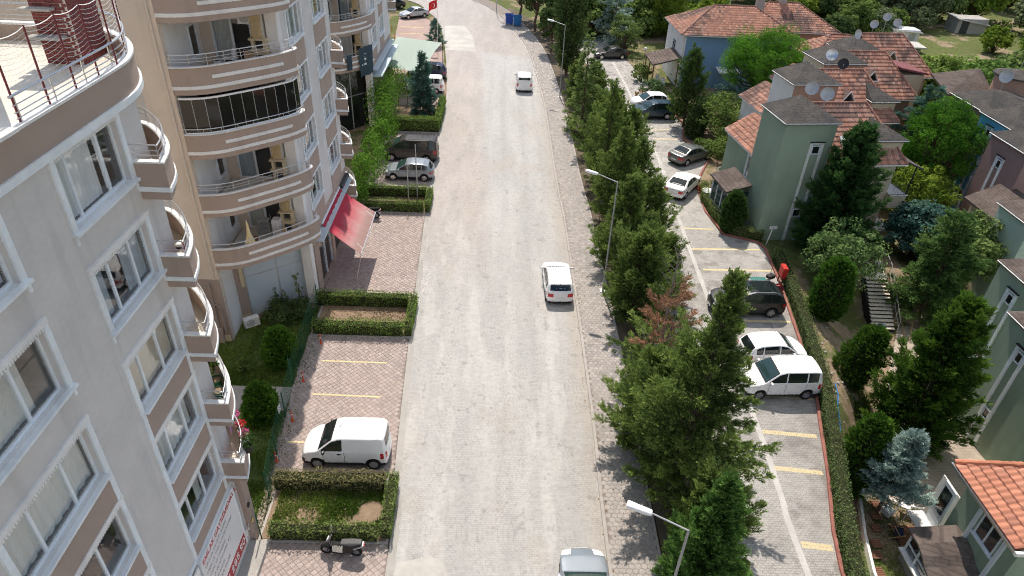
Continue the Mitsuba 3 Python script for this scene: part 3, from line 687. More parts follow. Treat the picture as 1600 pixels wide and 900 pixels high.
# ---- round balconies on the far corner of the front building
def round_balcony(parent, x0, y0, zt, mat='stucco_brown', wallx=-10.75, sc=1.0, rail=True, rail_mat='steel'):
    """box front facing the viewer, curved outer side; zt is the top of the parapet"""
    pts = np.array([(x0+0.01, y0), (x0+0.83*sc, y0), (x0+0.68*sc, y0+0.65*sc), (x0+0.42*sc, y0+1.3*sc), (x0-0.08*sc, y0+2.05*sc), (x0-0.7*sc, y0+2.7*sc), (wallx, y0+2.95*sc)])
    cur = arc_pts(pts[1:], 6)[:, :2]
    P = Polygon(np.vstack([[(wallx, y0), pts[0]], cur]))
    ln = LineString(np.vstack([[(wallx, y0)], cur])); inner = P.buffer(-0.12, join_style=2).buffer(0)
    lo = zt-0.78
    bal = part(parent, 'balcony', prism(P.difference(inner.union(sbox(wallx-0.2, y0+0.13, wallx+0.3, y0+2.8*sc))), lo, zt), mat)
    part(bal, 'floor', prism(P.buffer(-0.02), lo-0.02, lo+0.14), 'tile_floor')
    part(bal, 'trim', prism(P.buffer(0.03, join_style=2).difference(P.buffer(-0.03)), lo-0.02, lo+0.11), 'marble')
    part(bal, 'soffit', prism(P.buffer(-0.05), lo-0.28, lo-0.02), mat)
    part(bal, 'coping', prism(P.buffer(0.02, join_style=2).difference(P.buffer(-0.155, join_style=2)), zt, zt+0.05), 'coping')
    if rail:
        R = P.buffer(-0.07, join_style=2); ls = LineString([p for p in np.array(R.exterior.coords)])
        # only the free sides
        q = np.array([p for p in cur]); ql = LineString(np.vstack([[(x0+0.03, y0+0.07)], [(x0+0.70*sc, y0+0.07)], LineString(cur).parallel_offset(0.07, 'left').coords]))
        m = MB()
        for z, r in ((zt+0.48, 0.022), (zt+0.33, 0.01), (zt+0.20, 0.01)): m.tube(along(ql, 40, z), r, 6)
        for t in np.linspace(0.02, 0.98, 8):
            x, y = ql.interpolate(t, normalized=True).coords[0]; m.tube([[x, y, zt+0.04], [x, y, zt+0.48]], 0.013, 5)
        part(bal, 'railing', m, rail_mat, True)
    return bal, cur
FB = []
for k in range(5):
    b, cur = round_balcony(front, -9.45, 16.30, 16.55-2.82*k, wallx=-10.74)
    FB.append((b, 16.55-2.82*k))
# the signboard
sign = thing('signboard', 'white signboard with dark red bands of lettering on the ground floor of the grey block', 'sign')
part(sign, 'board', bx_(13.35, 16.35, 0.72, 3.80, 0.06, 0.10), 'sign_white')
part(sign, 'band', bx_(13.37, 16.33, 0.74, 1.32, 0.10, 0.106), 'sign_red')
part(sign, 'frame', MB().add(bx_(13.29, 13.35, 0.66, 3.86, 0.02, 0.13)).add(bx_(16.35, 16.41, 0.66, 3.86, 0.02, 0.13)).add(bx_(13.35, 16.35, 3.80, 3.86, 0.02, 0.13)), 'marble')
def wall_text(parent, s, text, h, sz, sx, d, mat, bold=True, name='lettering'):
    t = meshkit.text_mesh(text, h, 0.004, bold); v = np.array(t.vertices)
    # the facade is read from the street: its left is at larger y
    o = np.column_stack([np.full(len(v), FX+d)+v[:, 2], sx+v[:, 0]*s, sz+v[:, 1]])
    return part(parent, name, (o, np.array(t.faces)), mat)
wall_text(sign, 1, 'EMLAK GAYRİMENKUL', 0.21, 3.48, 13.45, 0.101, 'sign_red')
for i, tx in enumerate(['KİRALIK SATILIK DAİRE', 'ARSA VE TARLA ALIM SATIM', 'İŞYERİ VE DÜKKAN', 'VİLLA VE MÜSTAKİL EV', 'DANIŞMANLIK', 'TAPU TAKİP İŞLERİ']):
    wall_text(sign, 1, tx, 0.12, 3.20-i*0.30, 13.5, 0.101, 'sign_ink', False)
wall_text(sign, 1, '0 505 285 90 80', 0.30, 0.88, 13.55, 0.107, 'sign_white')
s2_ = thing('signboard', 'plain white signboard with faint red outline next to the large lettered board', 'sign')
part(s2_, 'board', bx_(11.9, 13.2, 0.72, 3.80, 0.06, 0.10), 'sign_white')
lp = MB(); lp.tube([f_(12.3+0.32*math.cos(a), 2.2+0.5*math.sin(a), 0.11) for a in np.linspace(0, 6.2, 24)], 0.015, 4)
lp.tube([f_(12.8+0.25*math.cos(a), 2.5+0.35*math.sin(a), 0.11) for a in np.linspace(0.5, 5.4, 20)], 0.015, 4)
part(s2_, 'outline', lp, 'orange_red')
plain('dark_glazing', (0.016, 0.016, 0.016), 0.06, 0.6)
# ------------------------------------------------------------------ apartment blocks with bow balconies
FEN = {}
def bow_block(label, yo, xl, xf, bow, strips, ztop, fend, cols, openbase, seed, nglazed=None, ends=(), grnd=None):
    """bow: plan polyline of the balcony fronts from the left wall to the street facade; strips: z of the white band of every balcony"""
    bld = thing('apartment_building', label, 'building'); rg = random.Random(seed)
    B = arc_pts(bow, 6)[:, :2]; bl = LineString(B)
    yb = yo+4.0                      # recessed back wall of the balconies
    # left plain wall, facing the viewer
    part(bld, 'left_wall', box(xl-14, xl, yo, yo+0.35, strips[-1]-0.9 if not openbase else 0, ztop), 'stucco_beige')
    part(bld, 'left_base', box(xl-14, xl, yo-0.06, yo+0.352, 0, strips[-1]-0.9), 'stucco_brown')
    # side wall of the recess and back wall
    part(bld, 'recess_side', box(xl-0.3, xl, yo+0.352, yb+0.3, 0, ztop), 'stucco_white')
    part(bld, 'corner_pier', box(xf-0.55, xf, yb-0.25, yb+0.3, 0, ztop), 'stucco_white')
    WB = onwall((xl, yb, 0), (1, 0, 0), (0, -1, 0)); wid = xf-0.55-xl
    holes = []
    for zs in strips: holes.append((0.55, zs+0.0, 2.45, zs+2.15))
    facade(bld, WB, 0, wid, strips[-1]-1.0, ztop, holes, 'stucco_beige', 0.25, 'back_wall')
    fB, bB, qB = WB
    for i, zs in enumerate(strips):
        window(bld, WB, 0.55, 2.45, zs+0.0, zs+2.15, (0.5,), 0.05, 0.09, 'pvc', [(0.0, 0.5)] if rg.random() < 0.7 else [(0.1, 0.9)], rg, name='balcony_door')
        # narrow side window
        WS = onwall((xl, yo+0.35, 0), (0, 1, 0), (1, 0, 0)); fS, bS, qS = WS
        k = part(bld, 'side_window', MB().add(bS(2.35, 2.42, zs+0.55, zs+2.0, 0.0, 0.06)).add(bS(3.1, 3.17, zs+0.55, zs+2.0, 0.0, 0.06)).add(bS(2.42, 3.1, zs+0.55, zs+0.62, 0.0, 0.06)).add(bS(2.42, 3.1, zs+1.93, zs+2.0, 0.0, 0.06)), 'pvc')
        part(k, 'pane', qS(2.42, 3.1, zs+0.62, zs+1.93, 0.012), 'car_glass')
        part(k, 'sill', bS(2.3, 3.22, zs+0.48, zs+0.55, 0.0, 0.12), 'marble')
    # the balconies
    footprint = Polygon(np.vstack([B, [(xf-0.1, yb+0.1), (xl+0.001, yb+0.1), (xl+0.001, yo+0.3)]])).buffer(0)
    bals = []
    for i, zs in enumerate(strips):
        fl = zs-0.02
        bal = part(bld, 'bow_balcony', ribbon(B, fl-0.16, zs+0.86, 0.14), 'stucco_brown')
        part(bal, 'floor', prism(footprint.buffer(-0.15), fl-0.14, fl), 'tile_floor')
        part(bal, 'soffit', prism(footprint.buffer(-0.02), fl-0.32, fl-0.162), 'stucco_brown')
        part(bal, 'white_band', ribbon([q for q in np.array(bl.parallel_offset(0.035, 'right').coords)], zs-0.09, zs+0.06, 0.03), 'coping')
        hl = np.array([bl.parallel_offset(0.035, 'right').interpolate(t, normalized=True).coords[0] for t in np.linspace(0.27, 0.80, 24)])
        part(bal, 'white_band', ribbon(hl, zs+0.34, zs+0.49, 0.03), 'coping')
        part(bal, 'coping', prism(bl.buffer(0.13, cap_style=2).intersection(footprint.buffer(0.06)), zs+0.862, zs+0.90), 'coping')
        glz = nglazed is not None and i == nglazed
        m = MB(); inner = bl.parallel_offset(0.06, 'left') if not glz else bl.parallel_offset(-0.0, 'left')
        il = LineString([p for p in inner.coords]); 
        for z, r in (((1.40, 0.024), (1.23, 0.011), (1.10, 0.011)) if not glz and i < len(strips)-1 else ((1.14, 0.022),)): m.tube(along(il, 40, zs+z), r, 6)
        for t in np.linspace(0.02, 0.98, 9):
            x, y = il.interpolate(t, normalized=True).coords[0]; m.tube([[x, y, zs+0.88], [x, y, zs+(1.40 if not glz and i < len(strips)-1 else 1.14)]], 0.014, 5)
        part(bal, 'railing', m, 'steel', True)
        if glz:
            gl = np.array([bl.parallel_offset(0.09, 'left').interpolate(t, normalized=True).coords[0] for t in np.linspace(0.012, 0.985, 12)])
            part(bal, 'glazing_rail', MB().add(ribbon(gl, zs+2.48, zs+2.56, 0.08)).add(ribbon(gl, zs+0.90, zs+0.95, 0.08)), 'white_plastic')
            for j in range(len(gl)-1):
                a, b = gl[j], gl[j+1]
                gk = part(bal, 'glass_panel', MB().tube([[*a, zs+0.95], [*a, zs+2.48]], 0.014, 4), 'galvanised')
                part(gk, 'pane', MB().quad([*a, zs+0.96], [*b, zs+0.96], [*b, zs+2.47], [*a, zs+2.47]), 'dark_glazing')
            part(bal, 'screen', prism(Polygon([(xl+0.1, yb-1.9), (xf-0.8, yb-1.7), (xf-0.8, yb-1.62), (xl+0.1, yb-1.82)]), zs+0.0, zs+2.5), 'room_dark')
        bals.append((bal, zs))
        # stone barbecue in the right corner
        if not glz:
            fx, fy = xf-1.25, yb-0.62
            fp = part(bal, 'stone_fireplace', MB().box(fx, fx+0.68, fy+0.03, fy+0.62, fl, zs+0.78).box(fx+0.001, fx+0.13, fy+0.031, fy+0.62, zs+0.84, zs+1.30).box(fx+0.55, fx+0.679, fy+0.031, fy+0.62, zs+0.84, zs+1.30).box(fx+0.13, fx+0.55, fy+0.35, fy+0.62, zs+0.84, zs+1.30), 'stone_yellow_pale')
            part(fp, 'hearth_shelf', MB().box(fx-0.08, fx+0.76, fy-0.06, fy+0.62, zs+0.78, zs+0.84).box(fx-0.08, fx+0.76, fy-0.06, fy+0.62, zs+1.30, zs+1.37), 'stone_yellow_pale')
            part(fp, 'opening', MB().box(fx+0.16, fx+0.52, fy+0.012, fy+0.03, fl+0.15, zs+0.62).box(fx+0.13, fx+0.55, fy+0.33, fy+0.35, zs+0.84, zs+1.28), 'room_dark')
            part(fp, 'chimney', box(fx+0.10, fx+0.60, fy+0.15, fy+0.62, zs+1.37, zs+2.55), 'mortar')
            bd = mikit.ply(cbox(-0.12, 0.12, 0, 0.03, -0.055, 0.055, 0.01), 'stone_yellow')
            for r in range(9):
                for q in range(2):
                    s = fx+0.225+q*0.25-(0.06 if r % 2 else 0)
                    copy_piece(fp, 'brick', bd, T4().translate([s, fy+0.15, zs+1.44+r*0.125]).rotate([0, 0, 1], 180.0))
                copy_piece(fp, 'brick', bd, T4().translate([fx+0.10, fy+0.36, zs+1.44+r*0.125]).rotate([0, 0, 1], 90.0))
    # street facade
    WF = onwall((xf, yb, 0), (0, 1, 0), (1, 0, 0)); fF, bF, qF = WF
    fl_z = [s for s in strips]
    holes = []; L = fend-yb
    for (a, b) in cols:
        for zs in fl_z: holes.append((a, zs+0.62, b, zs+2.25))
    zb = strips[-1]-0.55
    facade(bld, WF, 0.3, L, zb, ztop, holes, 'stucco_grey', 0.3)
    for (a, b) in cols:
        for i, zs in enumerate(fl_z):
            z0, z1 = zs+0.62, zs+2.25
            window(bld, WF, a, b, z0, z1, (0.5,) if b-a < 2.2 else (0.35, 0.7), 0.12, 0.07, 'pvc', [(0, 0.45)] if rg.random() < 0.5 else ([(0.0, 1.0)] if rg.random() < 0.5 else [(0.55, 1)]), rg)
            part(bld, 'window_sill', bF(a-0.05, b+0.05, z0-0.08, z0-0.001, -0.12, 0.12), 'marble')
            part(bld, 'window_surround', MB().add(bF(a-0.13, a, z0-0.0, z1+0.1, 0, 0.05)).add(bF(b, b+0.13, z0-0.0, z1+0.1, 0, 0.05)).add(bF(a-0.01, b+0.01, z1, z1+0.1, 0, 0.048)), 'marble')
            zn = fl_z[i+1]+2.36 if i+1 < len(fl_z) else zb
            part(bld, 'spandrel', bF(a-0.0, b, zn, z0-0.085, 0.0, 0.03), 'stucco_brown')
    part(bld, 'end_wall', box(xl-12, xf-0.3, fend-0.3, fend, 0, ztop), 'stucco_beige')
    part(bld, 'roof_slab', prism(footprint.union(sbox(xl-13.9, yo+0.4, xl, fend)).union(sbox(xl, yb+0.3, xf-0.3, fend)).buffer(-0.02), ztop-0.3, ztop-0.05), 'concrete')
    return bld, bals, WF, WB, B, footprint

BOW = [(-14.4, 29.62), (-13.7, 29.70), (-13.05, 29.95), (-12.45, 30.40), (-11.85, 30.95), (-11.25, 31.5), (-10.65, 32.1), (-10.2, 32.65), (-9.9, 33.3), (-10.0, 33.65)]
ST = [17.14-3.05*k for k in range(5)]
b2, b2b, WF2, WB2, BB, FPT = bow_block('beige apartment block with five stacked bow balconies on its corner and a red awning', 29.6, -14.4, -10.6, BOW, ST, 18.4, 43.6,
                                       [(1.2, 3.9), (6.1, 8.8)], True, 5, 2)
# ground floor: diagonal shop front closed by grey shutters
ga, gb = np.array([-14.4, 31.35]), np.array([-10.62, 34.15]); gu = (gb-ga)/np.linalg.norm(gb-ga); GL = float(np.linalg.norm(gb-ga)); gn = np.array([gu[1], -gu[0], 0])
WG = onwall((*ga, 0), (*gu, 0), gn); fG, bG, qG = WG
zg = ST[-1]-0.36
facade(b2, WG, 0, GL, 0, zg, [(0.55, 0.12, GL-0.45, zg-0.28)], 'stucco_brown', 0.25, 'shop_front_wall')
sh = part(b2, 'shutter', bG(0.55, GL-0.45, 0.12, zg-0.28, -0.16, -0.10), 'shutter')
mm = MB()
for s in (0.55, (GL+0.1)/2, GL-0.50): mm.add(bG(s, s+0.06, 0.12, zg-0.28, -0.10, -0.06))
mm.add(bG(0.61, GL-0.5, 2.75, 2.79, -0.10, -0.07)); part(sh, 'guide_rail', mm, 'galvanised')
part(b2, 'plinth', MB().add(bG(0.0, 0.5, 0, 0.42, 0.0, 0.05)), 'stone_yellow_pale')
part(b2, 'plinth', box(-18, -14.46, 29.48, 29.54, 0, 0.40), 'stone_yellow_pale')
for s in (0.38, GL-0.38): part(b2, 'shutter_box', bG(s-0.1, s+0.1, 2.3, zg-0.35, 0.0, 0.12), 'stone_yellow_pale')
# street side of the ground floor under the awning
fF, bF, qF = WF2
facade(b2, WF2, 0.6, 10.0, 0, ST[-1]-0.55, [(1.5, 0.1, 4.6, 3.0), (5.2, 0.1, 9.2, 3.0)], 'stucco_brown', 0.3, 'ground_floor_wall')
for a, b in ((1.5, 4.6), (5.2, 9.2)):
    k = part(b2, 'shop_window', MB().add(bF(a, a+0.08, 0.1, 3.0, -0.2, -0.1)).add(bF(b-0.08, b, 0.1, 3.0, -0.2, -0.1)).add(bF((a+b)/2, (a+b)/2+0.08, 0.1, 3.0, -0.2, -0.1)), 'pvc')
    part(k, 'pane', qF(a, b, 0.1, 3.0, -0.19), 'car_glass')
part(b2, 'shop_canopy', MB().add(bF(0.9, 9.6, 3.62, 3.72, 0.001, 0.5)), 'shutter')
# downpipes on the side wall
pp = MB()
pp.tube([(-14.62, 29.50, 18.3), (-14.62, 29.50, 4.1)], 0.055, 8); part(b2, 'downpipe', pp, 'stucco_beige', True)
pp = MB(); pp.tube([(-14.95, 29.44, 3.9), (-14.95, 29.44, 0.9)], 0.07, 8).tube([(-18, 29.44, 2.5), (-14.75, 29.44, 2.5), (-14.6, 29.44, 2.35), (-14.6, 29.44, 0.5)], 0.045, 8).box(-15.12, -14.75, 29.3, 29.5, 0.0, 0.95)
part(b2, 'drain_pipe', pp, 'stucco_brown')
part(b2, 'vent', MB().box(-16.5, -16.32, 29.55, 29.6, 13.6, 13.74).box(-16.48, -16.34, 29.53, 29.55, 13.66, 13.69), 'iron_dark')
# ceiling lamps of the balconies
for k in (0, 1, 2): part(b2, 'wall_lamp', lathe([(0, 0), (0.11, 0.0), (0.12, 0.05), (0.06, 0.10), (0, 0.10)], (-13.9, 32.9, ST[k+1]+2.25), 10), 'white_plastic')
# end balconies of the block
part(b2, 'corner_wall', box(-13, -11.7, 43.61, 47.2, 0, 18.4), 'stucco_beige')
for k in range(4): round_balcony(b2, -10.6, 42.9, 12.35-3.05*k, wallx=-11.69, sc=0.95)
# the farther block
BOW2 = [(x-0.6, y) for x, y in [(-14.4, 58.8), (-13.7, 58.9), (-13.0, 59.3), (-12.45, 59.9), (-11.9, 60.6), (-11.5, 61.3), (-11.15, 62.1), (-11.0, 62.8), (-11.1, 63.0)]]
ST2 = [15.5, 12.45, 9.4, 6.35]
b3, b3b, WF3, WB3, BB3, FPT3 = bow_block('farther apartment block with bow balconies and washing hanging above a pale green shade canopy', 58.8, -15.0, -11.9, BOW2, ST2, 17.5, 75.0,
                                         [(1.2, 3.6), (5.6, 8.0)], True, 9)
fF3, bF3, qF3 = WF3
facade(b3, WF3, 0.3, 12, 0, ST2[-1]-0.55, [(1.0, 0.3, 5.0, 3.6), (5.6, 0.3, 11, 3.6)], 'stucco_brown', 0.3, 'ground_floor_wall')
part(b3, 'shop_canopy', MB().add(bF3(0.4, 11.5, 4.6, 4.75, 0.001, 0.9)).add(bF3(0.4, 11.5, 5.2, 5.3, 0.001, 0.5)), 'shutter')
g3 = part(b3, 'shop_glass', MB().add(ribbon([(-15.0, 60.6), (-12.6, 63.4)], 0.0, 5.2, 0.05)), 'car_glass')
part(g3, 'mullion', MB().tube([(-13.8, 61.95, 0), (-13.8, 61.95, 5.2)], 0.06, 4).tube([(-15.0, 60.55, 3.1), (-12.6, 63.35, 3.1)], 0.04, 4), 'galvanised')
round_balcony(b3, -11.9, 74.3, 9.0, wallx=-13.45, sc=1.0); round_balcony(b3, -11.9, 74.3, 12.0, wallx=-13.45, sc=1.0)
part(b3, 'corner_wall', box(-22, -13.5, 75.01, 80, 0, 17.5), 'stucco_white')

# ------------------------------------------------------------------ things on and under the balconies
def ac_unit(label, x, y, z, rot=0.0, group=None, feet=False):
    k = thing('air_conditioner', label, 'air conditioner', group); t = rotz(rot, (x, y, z))
    part(k, 'case', (t(cbox(-0.42, 0.42, -0.16, 0.16, 0.06, 0.66, 0.03)[0]), cbox(-0.42, 0.42, -0.16, 0.16, 0.06, 0.66, 0.03)[1]), 'white_plastic')
    l = lathe([(0, -0.006), (0.24, -0.006), (0.25, 0)], n=20, axis='y'); part(k, 'fan_grille', (t(l[0]+np.array([-0.1, -0.165, 0.36])), l[1]), 'grey_plastic')
    r = MB()
    for q in (0.24, 0.17, 0.10): r.tube([(-0.1+q*math.cos(a), -0.175, 0.36+q*math.sin(a)) for a in np.linspace(0, 2*math.pi, 19)], 0.007, 4, )
    part(k, 'fan_guard', r.tf(t), 'white_plastic')
    part(k, 'foot', MB().box(-0.35, -0.27, -0.2, 0.2, 0, 0.058).box(0.27, 0.35, -0.2, 0.2, 0, 0.058).tf(t), 'dark_plastic')
    return k
ac_unit('white outdoor air conditioner standing on the lawn below the shuttered shop front', -13.75, 30.9, 0.02, 0.62)
ac_unit('outdoor air conditioner hung high on the back wall of the second bow balcony', -11.95, 33.38, ST[1]+1.9, 0)
def chair(label, x, y, z, rot, seat='wood_light', legs='iron_dark', back=True, cat='chair', group=None, name='folding_chair'):
    k = thing(name, label, cat, group); t = rotz(rot, (x, y, z))
    part(k, 'seat', MB().add(cbox(-0.2, 0.2, -0.2, 0.2, 0.43, 0.46, 0.01)).tf(t), seat)
    if back:
        cv = [(0.21*s, 0.2+0.05*(1-s*s), 0.0) for s in np.linspace(-1, 1, 7)]
        part(k, 'backrest', (t(ribbon([(a, b) for a, b, _ in cv], 0.68, 0.88, 0.02)[0]), ribbon([(a, b) for a, b, _ in cv], 0.68, 0.88, 0.02)[1]), seat)
    for sx in (-1, 1):
        part(k, 'leg', MB().tube([(0.2*sx, -0.24, 0), (0.2*sx, 0.21, 0.86 if back else 0.43)], 0.013, 5).tf(t), legs)
        part(k, 'leg', MB().tube([(0.19*sx, 0.26, 0), (0.19*sx, -0.16, 0.43)], 0.013, 5).tf(t), legs)
    return k
def round_stool(label, x, y, z, r, h, mat):
    k = thing('round_stool', label, 'stool'); part(k, 'seat', lathe([(0, h-0.04), (r, h-0.04), (r+0.01, h-0.02), (r, h), (0, h)], (x, y, z), 16), mat)
    for a in (0.6, 2.7, 4.8): part(k, 'leg', MB().tube([(x+r*0.9*math.cos(a), y+r*0.9*math.sin(a), z), (x+r*0.4*math.cos(a), y+r*0.4*math.sin(a), z+h-0.04)], 0.015, 5), 'iron_dark')
def pot(name, label, x, y, z, r, h, mat, soil='soil', cat='pot', group=None):
    k = thing(name, label, cat, group); part(k, 'body', lathe([(0, 0), (r*0.7, 0), (r, h), (r*1.06, h), (r*1.06, h-0.03), (r*0.98, h-0.03)], (x, y, z), 14), mat, 40)
    part(k, 'soil', lathe([(0, h-0.04), (r*0.95, h-0.045)], (x, y, z), 12), soil); return k
z5 = ST[4]-0.02
round_stool('round wooden stool at the left end of the lowest bow balcony', -14.0, 30.35, z5, 0.26, 0.46, 'wood_light')
round_stool('second round wooden stool beside the first on the lowest bow balcony', -13.45, 30.25, z5, 0.26, 0.40, 'wood_light')
pk = thing('folded_parasol', 'folded yellow checked parasol standing on the lowest bow balcony', 'parasol')
part(pk, 'pole', MB().tube([(-12.75, 30.55, z5), (-12.75, 30.55, z5+2.15)], 0.02, 6), 'white_plastic')
n = 14; pv = []
for zz, rr in ((0.78, 0.27), (0.95, 0.25), (1.25, 0.14), (1.5, 0.09), (1.9, 0.06), (2.12, 0.015)):
    for i in range(n*2): a = i*math.pi/n; q = rr*(1.0 if i % 2 else 0.72); pv.append((-12.75+q*math.cos(a), 30.55+q*math.sin(a), z5+zz))
pv = np.array(pv); N2 = n*2; pf = np.array([[r*N2+i, r*N2+(i+1) % N2, (r+1)*N2+(i+1) % N2, (r+1)*N2+i] for r in range(5) for i in range(N2)])
pcol = np.array([(0.72, 0.56, 0.20) if (int(i/2)+int(i//N2)) % 2 else (0.80, 0.74, 0.58) for i in range(len(pv))])
part(pk, 'canopy', (pv, np.vstack([pf[:, [0, 1, 2]], pf[:, [0, 2, 3]]])), 'paver', True, color=pcol)
solo('plastic_crate', (rounded_box(0.5, 0.42, 0.55, 0.05)[0]+np.array([-13.6, 31.3, z5+0.28]), rounded_box(0.5, 0.42, 0.55, 0.05)[1]), 'grey_plastic', 'tall grey plastic box at the left end of the lowest bow balcony', 'box')
k = thing('storage_cabinet', 'white cabinet against the back wall of the lowest bow balcony', 'cabinet'); part(k, 'body', cbox(-12.3, -11.85, 32.7, 33.2, z5, z5+1.0, 0.02), 'white_plastic'); part(k, 'door', box(-12.27, -11.88, 32.68, 32.698, z5+0.05, z5+0.95), 'white_paint')
k = thing('shelf_rack', 'low rack with shelves of boxes on the lowest bow balcony', 'shelf')
for zz in (0.25, 0.55, 0.85): part(k, 'shelf', box(-13.1, -12.5, 32.8, 33.25, z5+zz, z5+zz+0.03), 'grey_plastic')
for x, y in ((-13.1, 32.8), (-12.5, 32.8), (-13.1, 33.23), (-12.5, 33.23)): part(k, 'post', box(x-0.015, x+0.015, y-0.015, y+0.015, z5, z5+1.1), 'galvanised')
chair('wooden backed folding chair on the lowest bow balcony in front of the fireplace', -11.35, 32.35, z5, 2.6)
pot('plant_pot', 'terracotta pot on the floor of the lowest bow balcony', -13.1, 32.1, z5, 0.16, 0.28, 'terracotta_pot')
pot('bucket', 'grey bucket beside the folded parasol', -12.6, 31.2, z5, 0.17, 0.35, 'grey_plastic', 'grey_plastic', 'bucket')
z3 = ST[1]-0.02-3.05*0  # second balcony
zb_ = ST[1]-0.02
pot('bucket', 'white paint bucket on the floor of the open bow balcony above the glazed one', -13.55, 32.9, zb_, 0.18, 0.36, 'white_plastic', 'room_dark', 'bucket')
solo('cardboard_box', cbox(-12.25, -11.75, 32.95, 33.4, zb_, zb_+0.75, 0.01), 'wood_light', 'tan cardboard box on the open bow balcony above the glazed one', 'box')
k = thing('low_bench', 'white bench with a water bottle in front of the door of the open bow balcony', 'bench'); part(k, 'top', box(-13.35, -12.65, 33.0, 33.4, zb_+0.36, zb_+0.41), 'white_plastic'); part(k, 'base', box(-13.3, -12.7, 33.05, 33.35, zb_, zb_+0.36), 'dark_plastic')
solo('water_bottle', lathe([(0, 0), (0.11, 0.0), (0.12, 0.3), (0.05, 0.42), (0.05, 0.48), (0, 0.48)], (-12.8, 33.2, zb_+0.412), 12), 'white_plastic', 'large white bottle standing on the balcony bench', 'bottle', smooth=40)
k = thing('clothes_airer', 'thin metal clothes rack on the open bow balcony beside the fireplace', 'clothes rack')
for xx in (-12.0, -11.5): part(k, 'frame', MB().tube([(xx, 32.3, zb_), (xx, 32.35, zb_+1.05)], 0.014, 5), 'steel')
part(k, 'bar', MB().tube([(-12.0, 32.35, zb_+1.05), (-11.5, 32.35, zb_+1.05)], 0.01, 5).tube([(-12.0, 32.35, zb_+0.75), (-11.5, 32.35, zb_+0.75)], 0.01, 5), 'steel')
# washing on the farther block's lowest balcony
def cloth(x0, y0, x1, y1, ztop_, drop, amp, seed, n=18, m=12, skew=0.0):
    r = np.random.default_rng(seed); ph = r.uniform(0, 6); d = np.array([x1-x0, y1-y0]); nn = np.array([d[1], -d[0]])/np.linalg.norm(d)
    V = []
    for j in range(m):
        for i in range(n):
            s, t = i/(n-1), j/(m-1); w = amp*(0.3+t)*math.sin(s*9+ph+t*1.5)+amp*0.5*math.sin(s*21+ph)
            V.append((x0+d[0]*s+nn[0]*(w+0.04), y0+d[1]*s+nn[1]*(w+0.04), ztop_-drop*t*(1-0.1*skew*s)))
    F = np.array([[j*n+i, j*n+i+1, (j+1)*n+i+1, (j+1)*n+i] for j in range(m-1) for i in range(n-1)])
    F = np.vstack([F[:, [0, 1, 2]], F[:, [0, 2, 3]]]); V = np.array(V)
    return np.vstack([V, V+np.array([nn[0], nn[1], 0])*0.008]), np.vstack([F[:, ::-1], F+len(V)])
bl3 = LineString(BB3).parallel_offset(0.09, 'right')
def at3(t): return bl3.interpolate(t, normalized=True).coords[0]
zr = ST2[-1]+1.14
a, b = at3(0.52), at3(0.86); solo('hanging_blanket', cloth(*a, *b, zr+0.35, 2.5, 0.07, 3), 'cloth_slate', 'large slate grey blanket hung over the lower balcony rail of the farther block', 'blanket')
for i, (t0, t1, dr_, mt, nm) in enumerate([(0.12, 0.19, 0.95, 'cloth_navy', 'navy garment hanging first on the line left of the slate blanket'), (0.205, 0.26, 0.9, 'cloth_wine', 'wine red garment hanging between two dark ones left of the slate blanket'), (0.30, 0.40, 1.3, 'cloth_slate', 'dark slate garment hanging just left of the big blanket')]):
    a, b = at3(t0), at3(t1); solo('hanging_garment', cloth(*a, *b, zr, dr_, 0.05, 10+i, 10, 8), mt, nm, 'clothes')
# small balcony contents of the front block
def leafpuff(c, r, n, size, cols, seed, squash=1.0):
    rng = np.random.default_rng(seed); d = rng.normal(size=(n, 3)); d /= np.linalg.norm(d, axis=1, keepdims=True)
    p = np.asarray(c)+d*(r*rng.uniform(0.35, 1.0, n)**0.6)[:, None]*np.array([1, 1, squash])
    return leafquads(p, d, size, cols, rng)
def leafquads(p, d, size, cols, rng, aspect=0.55):
    n = len(p); d = d+rng.normal(0, 0.6, (n, 3)); d /= np.linalg.norm(d, axis=1, keepdims=True)
    a = np.cross(d, rng.normal(size=(n, 3))); a /= np.maximum(np.linalg.norm(a, axis=1, keepdims=True), 1e-6); b = np.cross(d, a)
    s = (np.asarray(size)*rng.uniform(0.6, 1.3, n))[:, None]
    V = np.stack([p-a*s, p-b*s*aspect+d*s*0.15, p+a*s, p+b*s*aspect+d*s*0.15], 1).reshape(-1, 3)
    q = np.arange(n)[:, None]*4; F = np.vstack([q+[0, 1, 2], q+[0, 2, 3]])
    k = np.clip(rng.normal(0.45, 0.28, n), 0, 1)[:, None]; C = np.asarray(cols[0])*(1-k)+np.asarray(cols[1])*k
    return (V, F), np.repeat(C, 4, 0)
def balz(i): return 16.55-2.82*i-0.78+0.14
GR = ((0.03, 0.09, 0.015), (0.14, 0.24, 0.04))
for i, (x, y) in enumerate([(-9.62, 17.85), (-9.32, 17.3)]):
    pk2 = pot('plant_pot', ['dark green pot with bare soil on the small balcony with the leafy plant', 'second dark green pot, nearer the viewer on the same small balcony'][i], x, y, balz(3), 0.2, 0.34, 'pot_green')
m, c = leafpuff((-9.95, 18.25, balz(3)+0.75), 0.38, 160, 0.09, GR, 3, 1.2); solo('potted_plant', m, 'leaf', 'light green leafy plant on the fourth small balcony of the grey block', 'plant', color=c)
